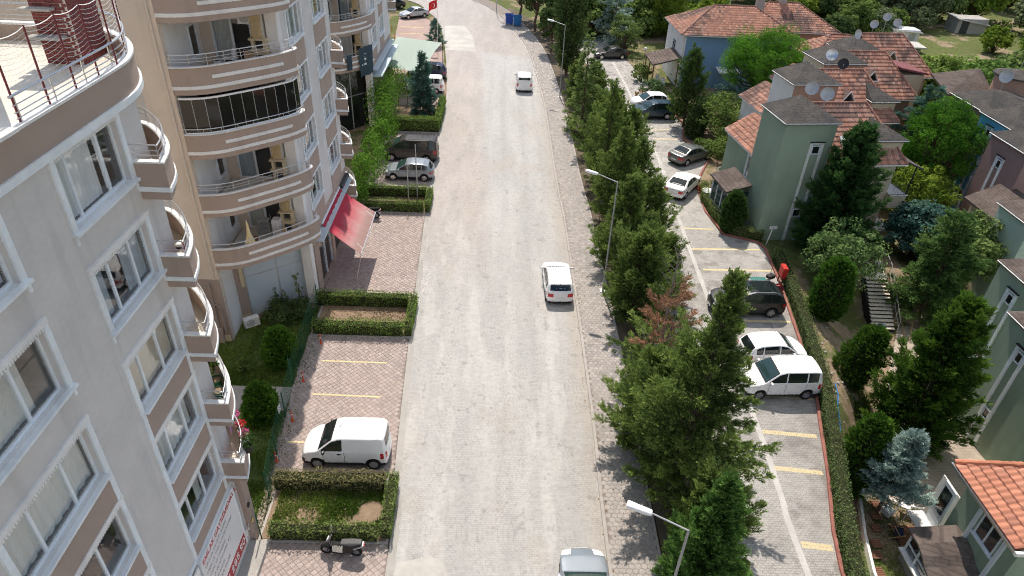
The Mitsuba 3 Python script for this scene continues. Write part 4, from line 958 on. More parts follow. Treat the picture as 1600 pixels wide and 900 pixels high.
# flower boxes outside the lowest balcony
fb = FB[4]; zf = fb[1]
FLO = [(( -9.0, 17.35), (0.75, 0.16, 0.38), 'pink'), ((-9.28, 17.8), (0.70, 0.05, 0.06), 'red'), ((-9.62, 18.25), (0.75, 0.2, 0.42), 'bright pink'), ((-10.0, 18.6), (0.62, 0.04, 0.08), 'crimson')]
for i, ((x, y), col, nm) in enumerate(FLO):
    k = thing('flower_box', nm+' geraniums in a planter on the rail of the lowest small balcony', 'flowers')
    part(k, 'planter', MB().add(rounded_box(0.34, 0.2, 0.18, 0.02)).tf(rotz(1.9, (x+0.12, y, zf+0.12))), 'white_plastic')
    m, c = leafpuff((x+0.12, y, zf+0.30), 0.22, 90, 0.05, GR, 40+i, 0.7); part(k, 'foliage', m, 'leaf', color=c)
    m, c = leafpuff((x+0.13, y, zf+0.40), 0.20, 110, 0.045, (np.array(col)*0.8, np.array(col)*1.15), 50+i, 0.7); part(k, 'blossom', m, 'leaf', color=np.clip(c, 0, 1))
k = thing('potted_shrub', 'bushy green shrub in a dark pot on the rail of the lowest small balcony', 'plant')
part(k, 'pot', lathe([(0, 0), (0.13, 0), (0.17, 0.28), (0.15, 0.28)], (-8.66, 16.95, zf-0.1), 12), 'dark_plastic'); m, c = leafpuff((-8.64, 17.0, zf+0.38), 0.3, 420, 0.04, ((0.03, 0.07, 0.02), (0.10, 0.17, 0.05)), 77, 1.25); part(k, 'foliage', m, 'leaf', color=c)
solo('hanging_cloth', cloth(-9.75, 18.3, -9.42, 17.65, zf+0.62, 0.7, 0.03, 5, 8, 6), 'cloth_lilac', 'lilac cloth hung inside the lowest small balcony', 'cloth')
solo('floor_cushion', (rounded_box(0.34, 0.28, 0.10, 0.045)[0]+np.array([-9.05, 16.85, balz(4)+0.06]), rounded_box(0.34, 0.28, 0.10, 0.045)[1]), 'cloth_magenta', 'magenta cushion on the floor of the lowest small balcony', 'cushion')
# pushchair on the second balcony
zb2 = balz(1); k = thing('tricycle', 'black and red child tricycle with white seat on the second small balcony', 'tricycle')
for x, y in ((-9.15, 17.15), (-9.6, 17.75), (-9.25, 17.6)): part(k, 'wheel', (lathe([(0.05, -0.025), (0.13, -0.025), (0.14, 0), (0.13, 0.025), (0.05, 0.025)], (x, y, zb2+0.14), 14, 'x')), 'rubber')
part(k, 'seat', (rounded_box(0.26, 0.3, 0.12, 0.05)[0]+np.array([-9.36, 17.5, zb2+0.36]), rounded_box(0.26, 0.3, 0.12, 0.05)[1]), 'cloth_white')
part(k, 'frame', MB().tube([(-9.15, 17.15, zb2+0.16), (-9.22, 17.3, zb2+0.5), (-9.36, 17.5, zb2+0.3), (-9.42, 17.7, zb2+0.16)], 0.025, 6), 'red_paint')
solo('toy_ball', lathe([(0.001, -0.12), (0.09, -0.08), (0.12, 0), (0.09, 0.08), (0.001, 0.12)], (-9.1, 16.75, zb2+0.121), 12), 'red_paint', 'red ball on the floor of the second small balcony', 'ball', smooth=True)
# ------------------------------------------------------------------ houses on the right
def shingle_fn(base, warm):
    def fn(p, n, uv):
        row = dr.floor(p.z*11.0+(p.x+p.y)*0.0); off = cell_rand(row, 3, 1)
        s = (p.x*dr.abs(n.y)+p.y*dr.abs(n.x))*3.2+off
        j = dr.maximum(1-smoothstep(0.03, 0.12, dr.abs(s-dr.round(s))), 1-smoothstep(0.05, 0.2, dr.abs(p.z*11.0-dr.round(p.z*11.0))))
        a = fbm(p.x*1.1, p.y*1.1, p.z, 4); b = fbm(p.x*16, p.y*16, p.z*16, 2); r = cell_rand(dr.floor(s), row, 7)
        col = mix(mi.Color3f(*base), mi.Color3f(*warm), smoothstep(0.35, 0.7, a))
        return col*(0.72+0.30*b+0.22*r)*(1-0.28*j)
    return fn
textured('shingle_grey', shingle_fn((0.075, 0.073, 0.072), (0.105, 0.096, 0.088)), 0.95)
textured('shingle_brown', shingle_fn((0.125, 0.10, 0.09), (0.165, 0.135, 0.12)), 0.95)
plain('roof_maroon', (0.19, 0.07, 0.075), 0.8)
plain('shingle_brown_plain', (0.17, 0.13, 0.115), 0.9)
TILEC = [(0.47, 0.235, 0.165), (0.41, 0.205, 0.15), (0.52, 0.28, 0.205), (0.33, 0.175, 0.135), (0.46, 0.275, 0.215), (0.25, 0.155, 0.13)]
TILEN = [(0.54, 0.235, 0.15), (0.49, 0.21, 0.135), (0.57, 0.27, 0.18), (0.43, 0.19, 0.13)]
def tile_mesh(w, l):
    xs = np.linspace(-w/2, w/2, 7); hz = np.array([0.012, 0.0, 0.008, 0.04, 0.048, 0.034, 0.012])
    V = []; 
    for y, dz in ((-0.04, 0.060), (l, 0.0)):
        for x, h in zip(xs, hz): V.append((x, y, h+dz))
    for x, h in zip(xs, hz): V.append((x, -0.035, h*0.2-0.004))
    F = []
    for i in range(6): F += [[i, i+1, 7+i+1], [i, 7+i+1, 7+i], [14+i, 15+i, i+1], [14+i, i+1, i]]
    return np.array(V), np.array(F)
def tiled_plane(parent, poly3, tw, tl, cols, seed, nparts=0, u=None, grime=0.3, nm='tile'):
    """covers the sloped polygon (its first edge is the eave) with single curved tiles"""
    import shapely
    P = np.asarray(poly3, float); o = P[0]; U = (P[1]-P[0]); U = U/np.linalg.norm(U)
    nrm = np.zeros(3)
    for i in range(1, len(P)-1): nrm += np.cross(P[i]-P[0], P[i+1]-P[0])
    nrm /= np.linalg.norm(nrm)
    if nrm[2] < 0: nrm = -nrm
    Wv = np.cross(nrm, U)
    if Wv[2] < 0: U, Wv = -U, -Wv
    q = np.column_stack([(P-o)@U, (P-o)@Wv]); pg = Polygon(q); rng = np.random.default_rng(seed)
    V, F = tile_mesh(tw, tl)
    a = np.arange(q[:, 0].min()-tw, q[:, 0].max()+tw, tw); b = np.arange(q[:, 1].min()+0.0, q[:, 1].max(), tl)
    g = np.stack(np.meshgrid(a, b, indexing='ij'), -1).reshape(-1, 2)
    g = g[shapely.contains_xy(pg.buffer(0.03), g[:, 0], g[:, 1]+tl*0.45)]
    M = np.column_stack([U, Wv, nrm])
    tone = meshkit.fbm(np.column_stack([g*0.5, np.full(len(g), seed)]), 3, seed)
    pick = np.clip(((tone-0.5)*2+0.5)*len(cols)+rng.normal(0, 1.3, len(g)), 0, len(cols)-0.01).astype(int)
    C = np.asarray(cols)[pick]*(1-grime*np.clip((tone-0.45)*3, 0, 1))[:, None]*rng.uniform(0.75, 1.15, (len(g), 1))
    k = min(nparts, len(g)); rest = np.arange(k, len(g))
    if k:
        dv = {}
        for i in range(k):
            kk = (int(pick[i]), int(i % 2))
            if kk not in dv: dv[kk] = mikit.ply((V, F), 'roof_tile', True, color=np.tile(np.asarray(cols[kk[0]])*(0.92 if kk[1] else 1.06), (len(V), 1)))
            t = o+U*g[i, 0]+Wv*g[i, 1]+nrm*(0.012+rng.uniform(0, 0.006)); m = np.eye(4); m[:3, :3] = M; m[:3, 3] = t
            copy_piece(parent, nm, dv[kk], mat_of(m))
    if len(rest):
        gg = g[rest]; loc = np.tile(V[None], (len(gg), 1, 1))
        w = loc@M.T+(o+gg[:, :1]*U+gg[:, 1:]*Wv+nrm*0.012+nrm*rng.uniform(0, 0.008, (len(gg), 1)))[:, None]
        Fm = (F[None]+(np.arange(len(gg))*len(V))[:, None, None]).reshape(-1, 3)
        part(parent, nm+'_field', (w.reshape(-1, 3), Fm), 'roof_tile', True, kind='stuff', color=np.repeat(C[rest], len(V), 0))
scene['roof_tile'] = twosided({'type': 'principled', 'base_color': {'type': 'mesh_attribute', 'name': 'vertex_color'}, 'roughness': 0.75, 'specular': 0.25})
def ridge_tiles(parent, a, b, col, seed, r=0.10, step=0.36):
    a, b = np.array(a, float), np.array(b, float); L = np.linalg.norm(b-a); n = max(2, int(L/step)); rg = np.random.default_rng(seed); vv, ff, cc = [], [], []
    for i in range(n):
        p0, p1 = a+(b-a)*(i/n), a+(b-a)*((i+1.08)/n)
        v, f = tube([p0, p1], [r*1.08, r*0.92], 8); ff.append(f+sum(len(x) for x in vv)); vv.append(v+np.array([0, 0, 0.02])); cc.append(np.tile(np.array(col)*rg.uniform(0.75, 1.1), (len(v), 1)))
    part(parent, 'ridge_tiles', (np.vstack(vv), np.vstack(ff)), 'roof_tile', False, kind='stuff', color=np.vstack(cc))
def solid(poly3, t=0.12):
    """a slab below a convex planar polygon"""
    P = np.asarray(poly3, float); n = len(P); Q = P-np.array([0, 0, t]); V = np.vstack([P, Q]); F = []
    up = np.cross(P[1]-P[0], P[2]-P[0])[2] > 0
    for i in range(1, n-1): F += [[0, i, i+1], [n, n+i+1, n+i]]
    for i in range(n): j = (i+1) % n; F += [[i, n+i, n+j], [i, n+j, j]]
    F = np.array(F); return V, (F if up else F[:, ::-1])
def hip_cap(parent, x0, x1, y0, y1, z, h, mat, T=None, apex=None, over=0.16, name='roof', rim=0.14):
    """four sloping faces to a short ridge, with a fascia"""
    x0, x1, y0, y1 = x0-over, x1+over, y0-over, y1+over
    ax, ay = apex or ((x0+x1)/2, (y0+y1)/2)
    V = np.array([(x0, y0, z), (x1, y0, z), (x1, y1, z), (x0, y1, z), (ax, ay, z+h), (x0, y0, z-rim), (x1, y0, z-rim), (x1, y1, z-rim), (x0, y1, z-rim)], float)
    F = np.array([[0, 1, 4], [1, 2, 4], [2, 3, 4], [3, 0, 4], [5, 7, 6], [5, 8, 7], [0, 5, 6], [0, 6, 1], [1, 6, 7], [1, 7, 2], [2, 7, 8], [2, 8, 3], [3, 8, 5], [3, 5, 0]])
    if T: V = T(V)
    k = part(parent, name, (V, F), mat)
    m = MB()
    for i, j in ((0, 1), (1, 2), (2, 3), (3, 0)): m.tube([V[i]-[0, 0, 0.06], V[j]-[0, 0, 0.06]], 0.032, 4)
    part(k, 'gutter', m, 'white_paint' if mat != 'shingle_brown' else 'coping')
    return k
def strips_and_windows(parent, W, s0, s1, zb, zt, mat='marble'):
    f, bx, q = W
    for s in (s0, s1): part(parent, 'white_strip', bx(s-0.09, s+0.09, zb, zt, 0, 0.07), mat)
    part(parent, 'strip_head', bx(s0+0.09, s1-0.09, zt-0.12, zt, 0, 0.068), mat)
    wz = zt-0.85
    for z0 in (wz, zb+(zt-zb)*0.30):
        k = part(parent, 'window', MB().add(bx(s0+0.10, s0+0.16, z0, z0+0.62, 0, 0.05)).add(bx(s1-0.16, s1-0.10, z0, z0+0.62, 0, 0.05)).add(bx(s0+0.16, s1-0.16, z0+0.56, z0+0.62, 0, 0.05)).add(bx(s0+0.16, s1-0.16, z0, z0+0.06, 0, 0.05)), 'pvc')
        part(k, 'pane', q(s0+0.16, s1-0.16, z0+0.06, z0+0.56, 0.012), 'car_glass')
    part(parent, 'drip_cap', bx(s0-0.12, s1+0.14, zt+0.002, zt+0.05, 0, 0.13), 'iron_dark')
def small_window(parent, W, s0, s1, z0, z1, bars=(0.5,)):
    f, bx, q = W; fr = 0.07; m = MB()
    m.add(bx(s0, s0+fr, z0, z1, 0, 0.05)).add(bx(s1-fr, s1, z0, z1, 0, 0.05)).add(bx(s0+fr, s1-fr, z1-fr, z1, 0, 0.05)).add(bx(s0+fr, s1-fr, z0, z0+fr, 0, 0.05))
    for b in bars: c = s0+(s1-s0)*b; m.add(bx(c-fr/2, c+fr/2, z0+fr, z1-fr, 0, 0.045))
    k = part(parent, 'window', m, 'pvc'); part(k, 'pane', q(s0+fr, s1-fr, z0+fr, z1-fr, 0.012), 'car_glass')
    part(k, 'sill', bx(s0-0.08, s1+0.08, z0-0.07, z0-0.001, 0, 0.12), 'marble'); return k
def WT_(T, o, u, n):
    o, u, n = (np.asarray(q, float) for q in (o, u, n)); O = T(o); return onwall(O, T(o+u)-O, T(o+n)-O)
def dormer(parent, T, x, y, z, dirn=(0, -1), w=0.55, name='gable_dormer', slope=0.85):
    """triangular dormer on a roof plane that faces -y"""
    h = 0.85; d = h/slope
    V = np.array([(x-w, y, z), (x+w, y, z), (x, y, z+h), (x-w, y+d*0.05, z), (x+w, y+d*0.05, z), (x, y+d*1.05, z+h*1.0)], float)
    k = part(parent, name, (T(V), np.array([[0, 1, 2], [0, 2, 5], [0, 5, 3], [1, 4, 5], [1, 5, 2]])), 'shingle_brown_plain')
    m = MB().tube(T(np.array([(x-w*1.12, y-0.03, z-0.02), (x, y-0.03, z+h*1.04), (x+w*1.12, y-0.03, z-0.02)])), 0.05, 4).tube(T(np.array([(x-w*1.2, y-0.03, z-0.02), (x+w*1.2, y-0.03, z-0.02)])), 0.06, 4)
    part(k, 'frame', m, 'white_paint')
    part(k, 'pane', (T(np.array([(x-w*0.72, y-0.012, z+0.08), (x+w*0.72, y-0.012, z+0.08), (x, y-0.012, z+h*0.80)])), np.array([[0, 1, 2]])), 'car_glass')
    return k
def dish(label, p, face, r=0.42, mat='galvanised', foot=0.9, group=None):
    k = thing('satellite_dish', label, 'satellite dish', group); f = np.array(face, float); f /= np.linalg.norm(f); a, b, f = frame_of(f); p = np.array(p, float)
    prof = [(0.001, 0.0)]+[(r*t, 0.22*r*t*t) for t in (0.25, 0.5, 0.75, 1.0)]
    v, F = lathe(prof, n=18); w = p+v[:, :1]*a+v[:, 1:2]*b+v[:, 2:]*f
    w2 = p+v[:, :1]*a*1.01+v[:, 1:2]*b*1.01+(v[:, 2:]-0.015)*f
    part(k, 'reflector', MB().add((w, F)).add((w2, F[:, ::-1])), mat, True)
    tip = p+f*r*0.95-np.array([0, 0, r*0.25]); part(k, 'feed_arm', MB().tube([p-np.array([0, 0, r*0.8])+f*0.15*r, tip], 0.014, 5), 'galvanised'); part(k, 'feed_horn', MB().tube([tip, tip-f*0.1], 0.035, 6), 'grey_plastic')
    part(k, 'mast', MB().tube([p-f*0.03, p-f*0.12-np.array([0, 0, 0.1]), p-f*0.12-np.array([0, 0, foot])], 0.022, 6), 'galvanised'); return k

ROT = math.radians(6.5)
def row_house(label, x, y, wall, wall2, zb, i, tiles=TILEC):
    """tower, low left wing with porch, main tiled roof towards the viewer, turret on the right"""
    h = thing('terraced_house', label, 'house'); T = rotz(ROT, (x, y, 0))
    ez = 8.75 if i < 3 else 7.9
    B = lambda *a: (lambda v, f: (T(v), f))(*box(*a))
    # tower
    tw = part(h, 'tower', B(0, 3.65, 0, 3.5, zb, ez), wall)
    if wall2 != wall: part(tw, 'front_render', B(0.02, 3.63, -0.03, -0.003, zb, ez-0.02), wall2)
    hip_cap(h, 0, 3.65, 0, 3.5, ez+0.15, 1.0, 'shingle_grey', T, (2.0, 2.6))
    WS = WT_(T, (0, -0.034 if wall2 != wall else 0, 0), (1, 0, 0), (0, -1, 0)); strips_and_windows(h, WS, 2.15, 2.95, zb+0.1, ez-1.25, 'coping')
    # left wing with a tiled roof
    part(h, 'wing', B(0.55, 3.0, 3.51, 9.0, zb, 5.0), wall)
    wz = 5.05; lp = [(0.15, 8.9, wz), (0.15, 3.3+0.25, wz), (2.4, 4.2, wz+1.35), (2.4, 8.9, wz+1.35)]
    rf = part(h, 'wing_roof', solid(T(np.array(lp))), 'timber'); tiled_plane(rf, T(np.array(lp)), 0.26, 0.36, tiles, 30+i)
    part(rf, 'gutter', MB().tube(T(np.array([(0.12, 8.9, wz-0.05), (0.12, 3.5, wz-0.05)])), 0.05, 5), 'white_paint')
    WL = WT_(T, (0.55, 3.5, 0), (0, 1, 0), (-1, 0, 0)); fL, bL, qL = WL
    for s in (0.35, 1.45): part(h, 'white_strip', bL(s-0.1, s+0.1, zb, 4.9, 0, 0.06), 'coping')
    small_window(h, WL, 0.46, 1.34, 2.9, 4.6, ())
    # porch with a shingle roof and a glazed bay
    px0, px1, py0, py1 = -1.75, 0.0, 2.4, 5.6
    pz = 2.75; pr = [(px0-0.1, py1, pz), (px0-0.1, py0, pz), (0.0, py0-0.1, pz+0.55), (0.0, py1, pz+0.55)]
    part(h, 'porch_roof', solid(T(np.array(pr)), 0.14), 'shingle_brown')
    part(h, 'porch_wall', B(px0+0.15, -0.002, py0+0.15, py1-0.15, zb, 0.85), 'concrete')
    WP = WT_(T, (px0+0.15, py0+0.15, 0), (0, 1, 0), (-1, 0, 0)); fP, bP, qP = WP
    L = py1-py0-0.3; m = MB()
    for s in (0, L*0.33, L*0.66, L-0.07): m.add(bP(s, s+0.07, 0.852, 2.62, -0.1, 0.0))
    m.add(bP(0.07, L-0.07, 2.55, 2.618, -0.095, -0.005))
    bay = part(h, 'bay_window', m, 'pvc')
    for a in (0.0, 0.33, 0.66): part(bay, 'pane', qP(L*a+0.07, L*(a+0.33), 0.86, 2.62, -0.05), 'car_glass_teal')
    WQ = WT_(T, (px0+0.15, py0+0.15, 0), (1, 0, 0), (0, -1, 0)); fq, bq, qq = WQ
    part(bay, 'pane', qq(0.05, 1.7, 0.86, 2.62, -0.04), 'car_glass_teal'); part(bay, 'post', MB().add(bq(1.68, 1.75, 0.852, 2.8, -0.1, 0)), 'pvc')
    # main roof
    e, r = 5.65, 8.75; x0, x1 = 3.66, 10.05; yf, yr = 0.35, 4.15
    mp = [(x0, yf, e), (x1, yf, e), (x1-2.0, yr, r), (x0, yr, r)]
    rf = part(h, 'main_roof', solid(T(np.array(mp)), 0.14), 'timber'); tiled_plane(rf, T(np.array(mp)), 0.26, 0.38, tiles, 50+i, 300 if i == 0 else 0)
    mr = [(x1, yf, e), (x1, yf+7.6, e), (x1-2.0, yr, r)]; rs = part(h, 'hip_roof', solid(T(np.array(mr)), 0.14), 'timber'); tiled_plane(rs, T(np.array(mr)), 0.26, 0.38, tiles, 70+i)
    mbk = [(x1, yf+7.6, e), (x0, yf+7.6, e), (x0, yr, r), (x1-2.0, yr, r)]; rb = part(h, 'rear_roof', solid(T(np.array(mbk)), 0.14), 'shingle_brown_plain')
    ridge_tiles(rf, T((x1, yf, e+0.04)), T((x1-2.0, yr, r+0.04)), TILEC[1], i); ridge_tiles(rf, T((x0, yr, r+0.04)), T((x1-2.0, yr, r+0.04)), TILEC[3], i+9)
    part(rf, 'gutter', MB().tube(T(np.array([(x0, yf-0.05, e-0.06), (x1+0.03, yf-0.05, e-0.06), (x1+0.03, yf+7.6, e-0.06)])), 0.055, 5), 'white_paint')
    part(h, 'wall', B(x0-0.5, x1-0.42, yf+0.45, yf+7.2, zb-0.8, e-0.12), wall2 if i else 'wall_cream')
    # turret with a pyramid of shingles at the right end
    tx0, tx1, ty0, ty1 = x1-2.2, x1-0.15, yf+0.95, yf+3.3
    if i < 2: part(h, 'turret', B(tx0, tx1, ty0, ty1, e-1.2, 7.0), 'wall_cream')
    if i < 2: hip_cap(h, tx0, tx1, ty0, ty1, 7.12, 1.0, 'shingle_grey', T, (tx0+0.15, ty1-0.3), name='turret_roof', over=0.22)
    if i == 0:
        sk = part(rf, 'skylight', solid(T(np.array([(5.35, 1.30, 6.64), (6.05, 1.30, 6.64), (6.05, 1.95, 7.17), (5.35, 1.95, 7.17)])), 0.2), 'sign_white')
    else: dormer(h, T, 6.0, 1.75, 6.85)
    return h, T
H1, TH1 = row_house('green towered terraced house with a red tiled roof behind the big dark conifer', 18.85, 42.75, 'wall_green', 'wall_green', -0.6, 0)
H2, TH2 = row_house('terraced house with a white tower side and a triangular dormer, second from the green tower', 22.45, 51.4, 'stucco_white', 'wall_rust', -0.8, 1)
H3, TH3 = row_house('terraced house with a cream tower, third from the green tower', 27.2, 57.6, 'wall_cream', 'wall_rust', -1.0, 2)
H4, TH4 = row_house('farthest red tiled terraced house of the row, mostly hidden behind the other roofs', 32.4, 64.8, 'wall_rust', 'wall_rust', -1.2, 3)
part(H3, 'flat_roof', solid(TH3(np.array([(8.8, 2.2, 7.9), (11.6, 2.2, 7.4), (11.6, 5.6, 7.4), (8.8, 5.6, 7.9)])), 0.15), 'roof_maroon')
part(H3, 'flat_roof_wall', (lambda v, f: (TH3(v), f))(*box(8.9, 11.4, 2.4, 5.5, 3, 7.2)), 'wall_cream')
# side porches with iron balconies of the green house
for (zf, zr_) in ((3.25, 5.5), (0.35, 2.75)):
    xw = 9.65; pr = [(xw, 1.0, zr_+0.45), (xw+1.5, 0.0, zr_-0.05), (xw+1.5, 3.9, zr_-0.05), (xw, 3.9, zr_+0.45)]
    part(H1, 'porch_roof', solid(TH1(np.array(pr)), 0.12), 'shingle_grey')
    bk = part(H1, 'balcony', (lambda v, f: (TH1(v), f))(*box(xw+0.001, xw+1.25, 0.3, 3.6, zf-1.0 if zf > 1 else -1.6, zf)), 'wall_cream')
    [part(bk, 'post', MB().tube(TH1(np.array([(xw+1.2, q, zf), (xw+1.2, q, zr_)])), 0.06, 4), 'iron_dark') for q in (0.35, 3.5)]
    m = MB(); rg = random.Random(2)
    for z in (zf+0.08, zf+0.85): m.tube(TH1(np.array([(xw+0.02, 0.32, z), (xw+1.22, 0.32, z), (xw+1.22, 3.55, z)])), 0.02, 4)
    for s in np.arange(0.06, 1.2, 0.13): m.tube(TH1(np.array([(xw+s, 0.32, zf), (xw+s, 0.32, zf+0.85)])), 0.009, 4)
    for s in np.arange(0.4, 3.5, 0.15): m.tube(TH1(np.array([(xw+1.22, s, zf), (xw+1.22, s, zf+0.85)])), 0.009, 4)
    part(bk, 'iron_railing', m, 'iron_dark')
    part(bk, 'coping', (lambda v, f: (TH1(v), f))(*box(xw+0.002, xw+1.32, 0.24, 3.66, zf, zf+0.05)), 'coping')
dish('pale satellite dish behind the green tower, left of a pair', (21.75, 46.9, 9.95), (-0.35, -0.9, 0.35), 0.46, 'galvanised', 1.6)
dish('pale satellite dish behind the green tower, right of a pair', (22.6, 46.2, 9.8), (-0.35, -0.9, 0.35), 0.46, 'galvanised', 1.6)
dish('pale satellite dish above the tower with the rust coloured front', (26.6, 55.6, 10.1), (-0.3, -0.9, 0.35), 0.46, 'steel', 1.4)
dish('black satellite dish on the roof just below the pale one over the rust coloured tower', (27.4, 54.9, 9.6), (-0.3, -0.9, 0.35), 0.42, 'iron_dark', 1.2)
dish('small pale satellite dish on the roof of the cream tower', (31.7, 62.6, 10.2), (0.4, -0.9, 0.3), 0.42, 'galvanised', 1.4)
for i, (x, y, z, nm) in enumerate([(37.3, 70.9, 9.4, 'first'), (39.3, 72.6, 9.8, 'second'), (40.2, 72.0, 9.4, 'third')]):
    dish('pale dish at the far end of the tiled row, %s of three from the left' % nm, (x, y, z), (-0.5, -0.85, 0.3), 0.40, 'galvanised', 3.2)

# ---- the blue house
def hip_house(label, x0, x1, y0, y1, zb, ze, zr, inset, wall, seed, rot=0.0, tiles=TILEC, cat='house', name='house'):
    h = thing(name, label, cat); T = rotz(rot, (x0, y0, 0)); w, d = x1-x0, y1-y0; o = 0.45
    part(h, 'wall', (lambda v, f: (T(v), f))(*box(0, w, 0, d, zb, ze-0.1)), wall)
    A, Bp, C, D = (-o, -o, ze), (w+o, -o, ze), (w+o, d+o, ze), (-o, d+o, ze); R0, R1 = (inset, d/2, zr), (w-inset, d/2, zr)
    for k, pl in enumerate(([A, Bp, R1, R0], [D, A, R0], [Bp, C, R1], [C, D, R0, R1])):
        rf = part(h, 'roof_slope', solid(T(np.array(pl, float)), 0.14), 'timber')
        if k < 3: tiled_plane(rf, T(np.array(pl, float)), 0.27, 0.38, tiles, seed+k)
    rt = part(h, 'ridge', MB().tube(T(np.array([R0, R1])), 0.05, 4), 'timber')
    for a, b in ((A, R0), (Bp, R1), (R0, R1)): ridge_tiles(rt, T(np.array(a)+[0, 0, .03]), T(np.array(b)+[0, 0, .03]), (0.22, 0.12, 0.10), seed)
    part(h, 'gutter', MB().tube(T(np.array([D, A, Bp])-[0, 0, 0.07]), 0.06, 5), 'white_paint')
    return h, T
hb, TB = hip_house('blue house with a hipped red tiled roof and a brown porch, behind the parking court', 20.45, 33.0, 78.6, 86.4, -0.5, 5.95, 8.35, 3.9, 'wall_blue', 100, 0.02)
WB_ = WT_(TB, (0, 0, 0), (1, 0, 0), (0, -1, 0)); f1, b1, q1 = WB_
part(hb, 'corner_strip', b1(-0.04, 0.28, -0.5, 5.8, 0, 0.05), 'coping')
WBl = WT_(TB, (0, 0, 0), (0, 1, 0), (-1, 0, 0)); f2, b2_, q2 = WBl
part(hb, 'side_render', b2_(0.02, 7.7, -0.5, 5.8, 0, 0.03), 'stucco_white')
small_window(hb, onwall(f2(0, 0, 0.03), f2(1, 0, 0)-f2(0, 0, 0), f2(0, 0, 1)-f2(0, 0, 0)), 3.0, 4.3, 3.2, 4.6)
pr = [(-3.3, 3.9, 2.75), (-3.3, -0.9, 2.75), (-0.02, -0.7, 3.55), (-0.02, 3.9, 3.55)]
part(hb, 'porch_roof', solid(TB(np.array(pr)), 0.16), 'shingle_brown')
pm = MB()
for q in ((-3.1, -0.7), (-3.1, 1.5), (-3.1, 3.7), (-0.3, -0.6)): pm.tube(TB(np.array([(q[0], q[1], 0), (q[0], q[1], 2.8)])), 0.08, 4)
part(hb, 'porch_post', pm, 'timber'); part(hb, 'porch_door', b2_(0.6, 1.5, 0, 2.1, 0.031, 0.06), 'white_paint')
part(hb, 'flat_awning', solid(TB(np.array([(4.2, -1.7, 2.3), (6.6, -1.7, 2.3), (6.6, -0.01, 2.5), (4.2, -0.01, 2.5)])), 0.08), 'sign_white')
ac_unit('outdoor air conditioner fixed to the blue wall', 26.5, 78.3, 3.0, 0.02)
hb2, TB2 = hip_house('second half of the tiled roofs stepping right of the blue house, with chimneys', 28.6, 39.5, 83.0, 91.0, -1.0, 5.7, 8.1, 3.6, 'wall_rust', 120, 0.02)
for i, (x, y) in enumerate([(30.2, 84.5), (33.8, 87.2)]):
    part(hb2, 'chimney', MB().box(x-0.45, x+0.45, y-0.3, y+0.3, 7.5, 10.1).box(x-0.75, x+0.75, y-0.45, y+0.45, 10.1, 10.2), 'concrete')
hb3, _ = hip_house('low tiled house between the blue house and the terraced row', 33.5, 40.5, 73.5, 79.0, -1.2, 5.0, 7.0, 2.4, 'wall_rust', 140, 0.05)
hb4, _ = hip_house('pale house with a pointed tiled roof far behind the blue house', 26.5, 34.5, 109, 117, -1, 4.6, 6.8, 3.0, 'stucco_white', 160, 0.0)

# ---- houses at the right edge: plain towers seen from their left side
def side_tower(label, x, y0, y1, zb, zt, wall, roof, w=4.5, strips=None, capm=None):
    h = thing('house', label, 'house'); part(h, 'wall', box(x, x+w, y0, y1, zb, zt), wall)
    hip_cap(h, x, x+w, y0, y1, zt+0.15, 1.0, roof, None, (x+1.9, (y0+y1)/2+0.5))
    if strips:
        WX = onwall((x, y1, 0), (0, -1, 0), (-1, 0, 0)); strips_and_windows(h, WX, strips[0], strips[1], zb+0.1, zt-strips[2], 'marble')
    return h
g1 = side_tower('pale mint house at the right edge beyond the two green ones', 32.9, 36.5, 39.6, -2.5, 5.0, 'wall_mint', 'shingle_brown', 5.0)
g2 = side_tower('green house with paired white strips at the right edge, the upper of two alike', 28.3, 28.7, 32.05, -2.5, 5.05, 'wall_green', 'shingle_brown', 4.6, (1.35, 2.05, 0.75))
g3 = side_tower('green house with paired white strips at the right edge, the lower of two alike', 25.75, 22.4, 27.05, -2.5, 5.0, 'wall_green', 'shingle_brown', 4.6, (1.3, 1.95, 0.85))
wl = part(g1, 'wing', box(34.4, 38.5, 39.61, 44.0, -2.5, 3.2), 'wall_cream'); part(g1, 'wing_roof', solid(np.array([(33.9, 40.6, 3.3), (33.9, 44.3, 3.3), (36.4, 44.3, 4.6), (36.4, 40.6, 4.6)])[::-1], 0.14), 'shingle_brown')
WX = onwall((34.4, 44.0, 0), (0, -1, 0), (-1, 0, 0)); small_window(g1, WX, 1.2, 2.5, 0.9, 2.7, ())
r1 = side_tower('brown house with paired white strips at the right edge', 36.1, 43.1, 47.2, -2.2, 7.0, 'wall_brown', 'shingle_grey', 5.0, (1.5, 2.2, 1.0))
r2 = side_tower('sky blue house at the right edge behind the brown one', 38.1, 48.0, 51.9, -2.2, 7.0, 'wall_sky', 'shingle_grey', 5.0, (1.2, 1.9, 0.5))
r3 = side_tower('dark brown house beyond the sky blue one at the right edge', 38.3, 51.6, 56.5, -2.2, 7.0, 'wall_brown', 'shingle_grey', 6.0)
part(r3, 'tiled_strip', solid(np.array([(38.3, 57.2, 6.8), (42.5, 57.2, 6.8), (42.5, 60.5, 8.2), (38.3, 60.5, 7.6)]), 0.14), 'shingle_brown')
part(r3, 'round_turret', MB().add(lathe([(1.7, 5.0), (1.7, 8.6)], (43.6, 57.0, 0), 24)), 'wall_rust'); part(r3, 'turret_roof', lathe([(1.95, 8.6), (1.95, 8.72), (0.01, 9.15)], (43.6, 57.0, 0), 24), 'shingle_grey')
dish('grey satellite dish on the dark brown roof by the right edge', (41.2, 55.2, 9.0), (-0.6, -0.7, 0.3), 0.5, 'galvanised', 1.2)
dish('grey satellite dish above the round turret at the right edge', (46.0, 60.4, 10.6), (-0.6, -0.7, 0.3), 0.55, 'galvanised', 2.5)
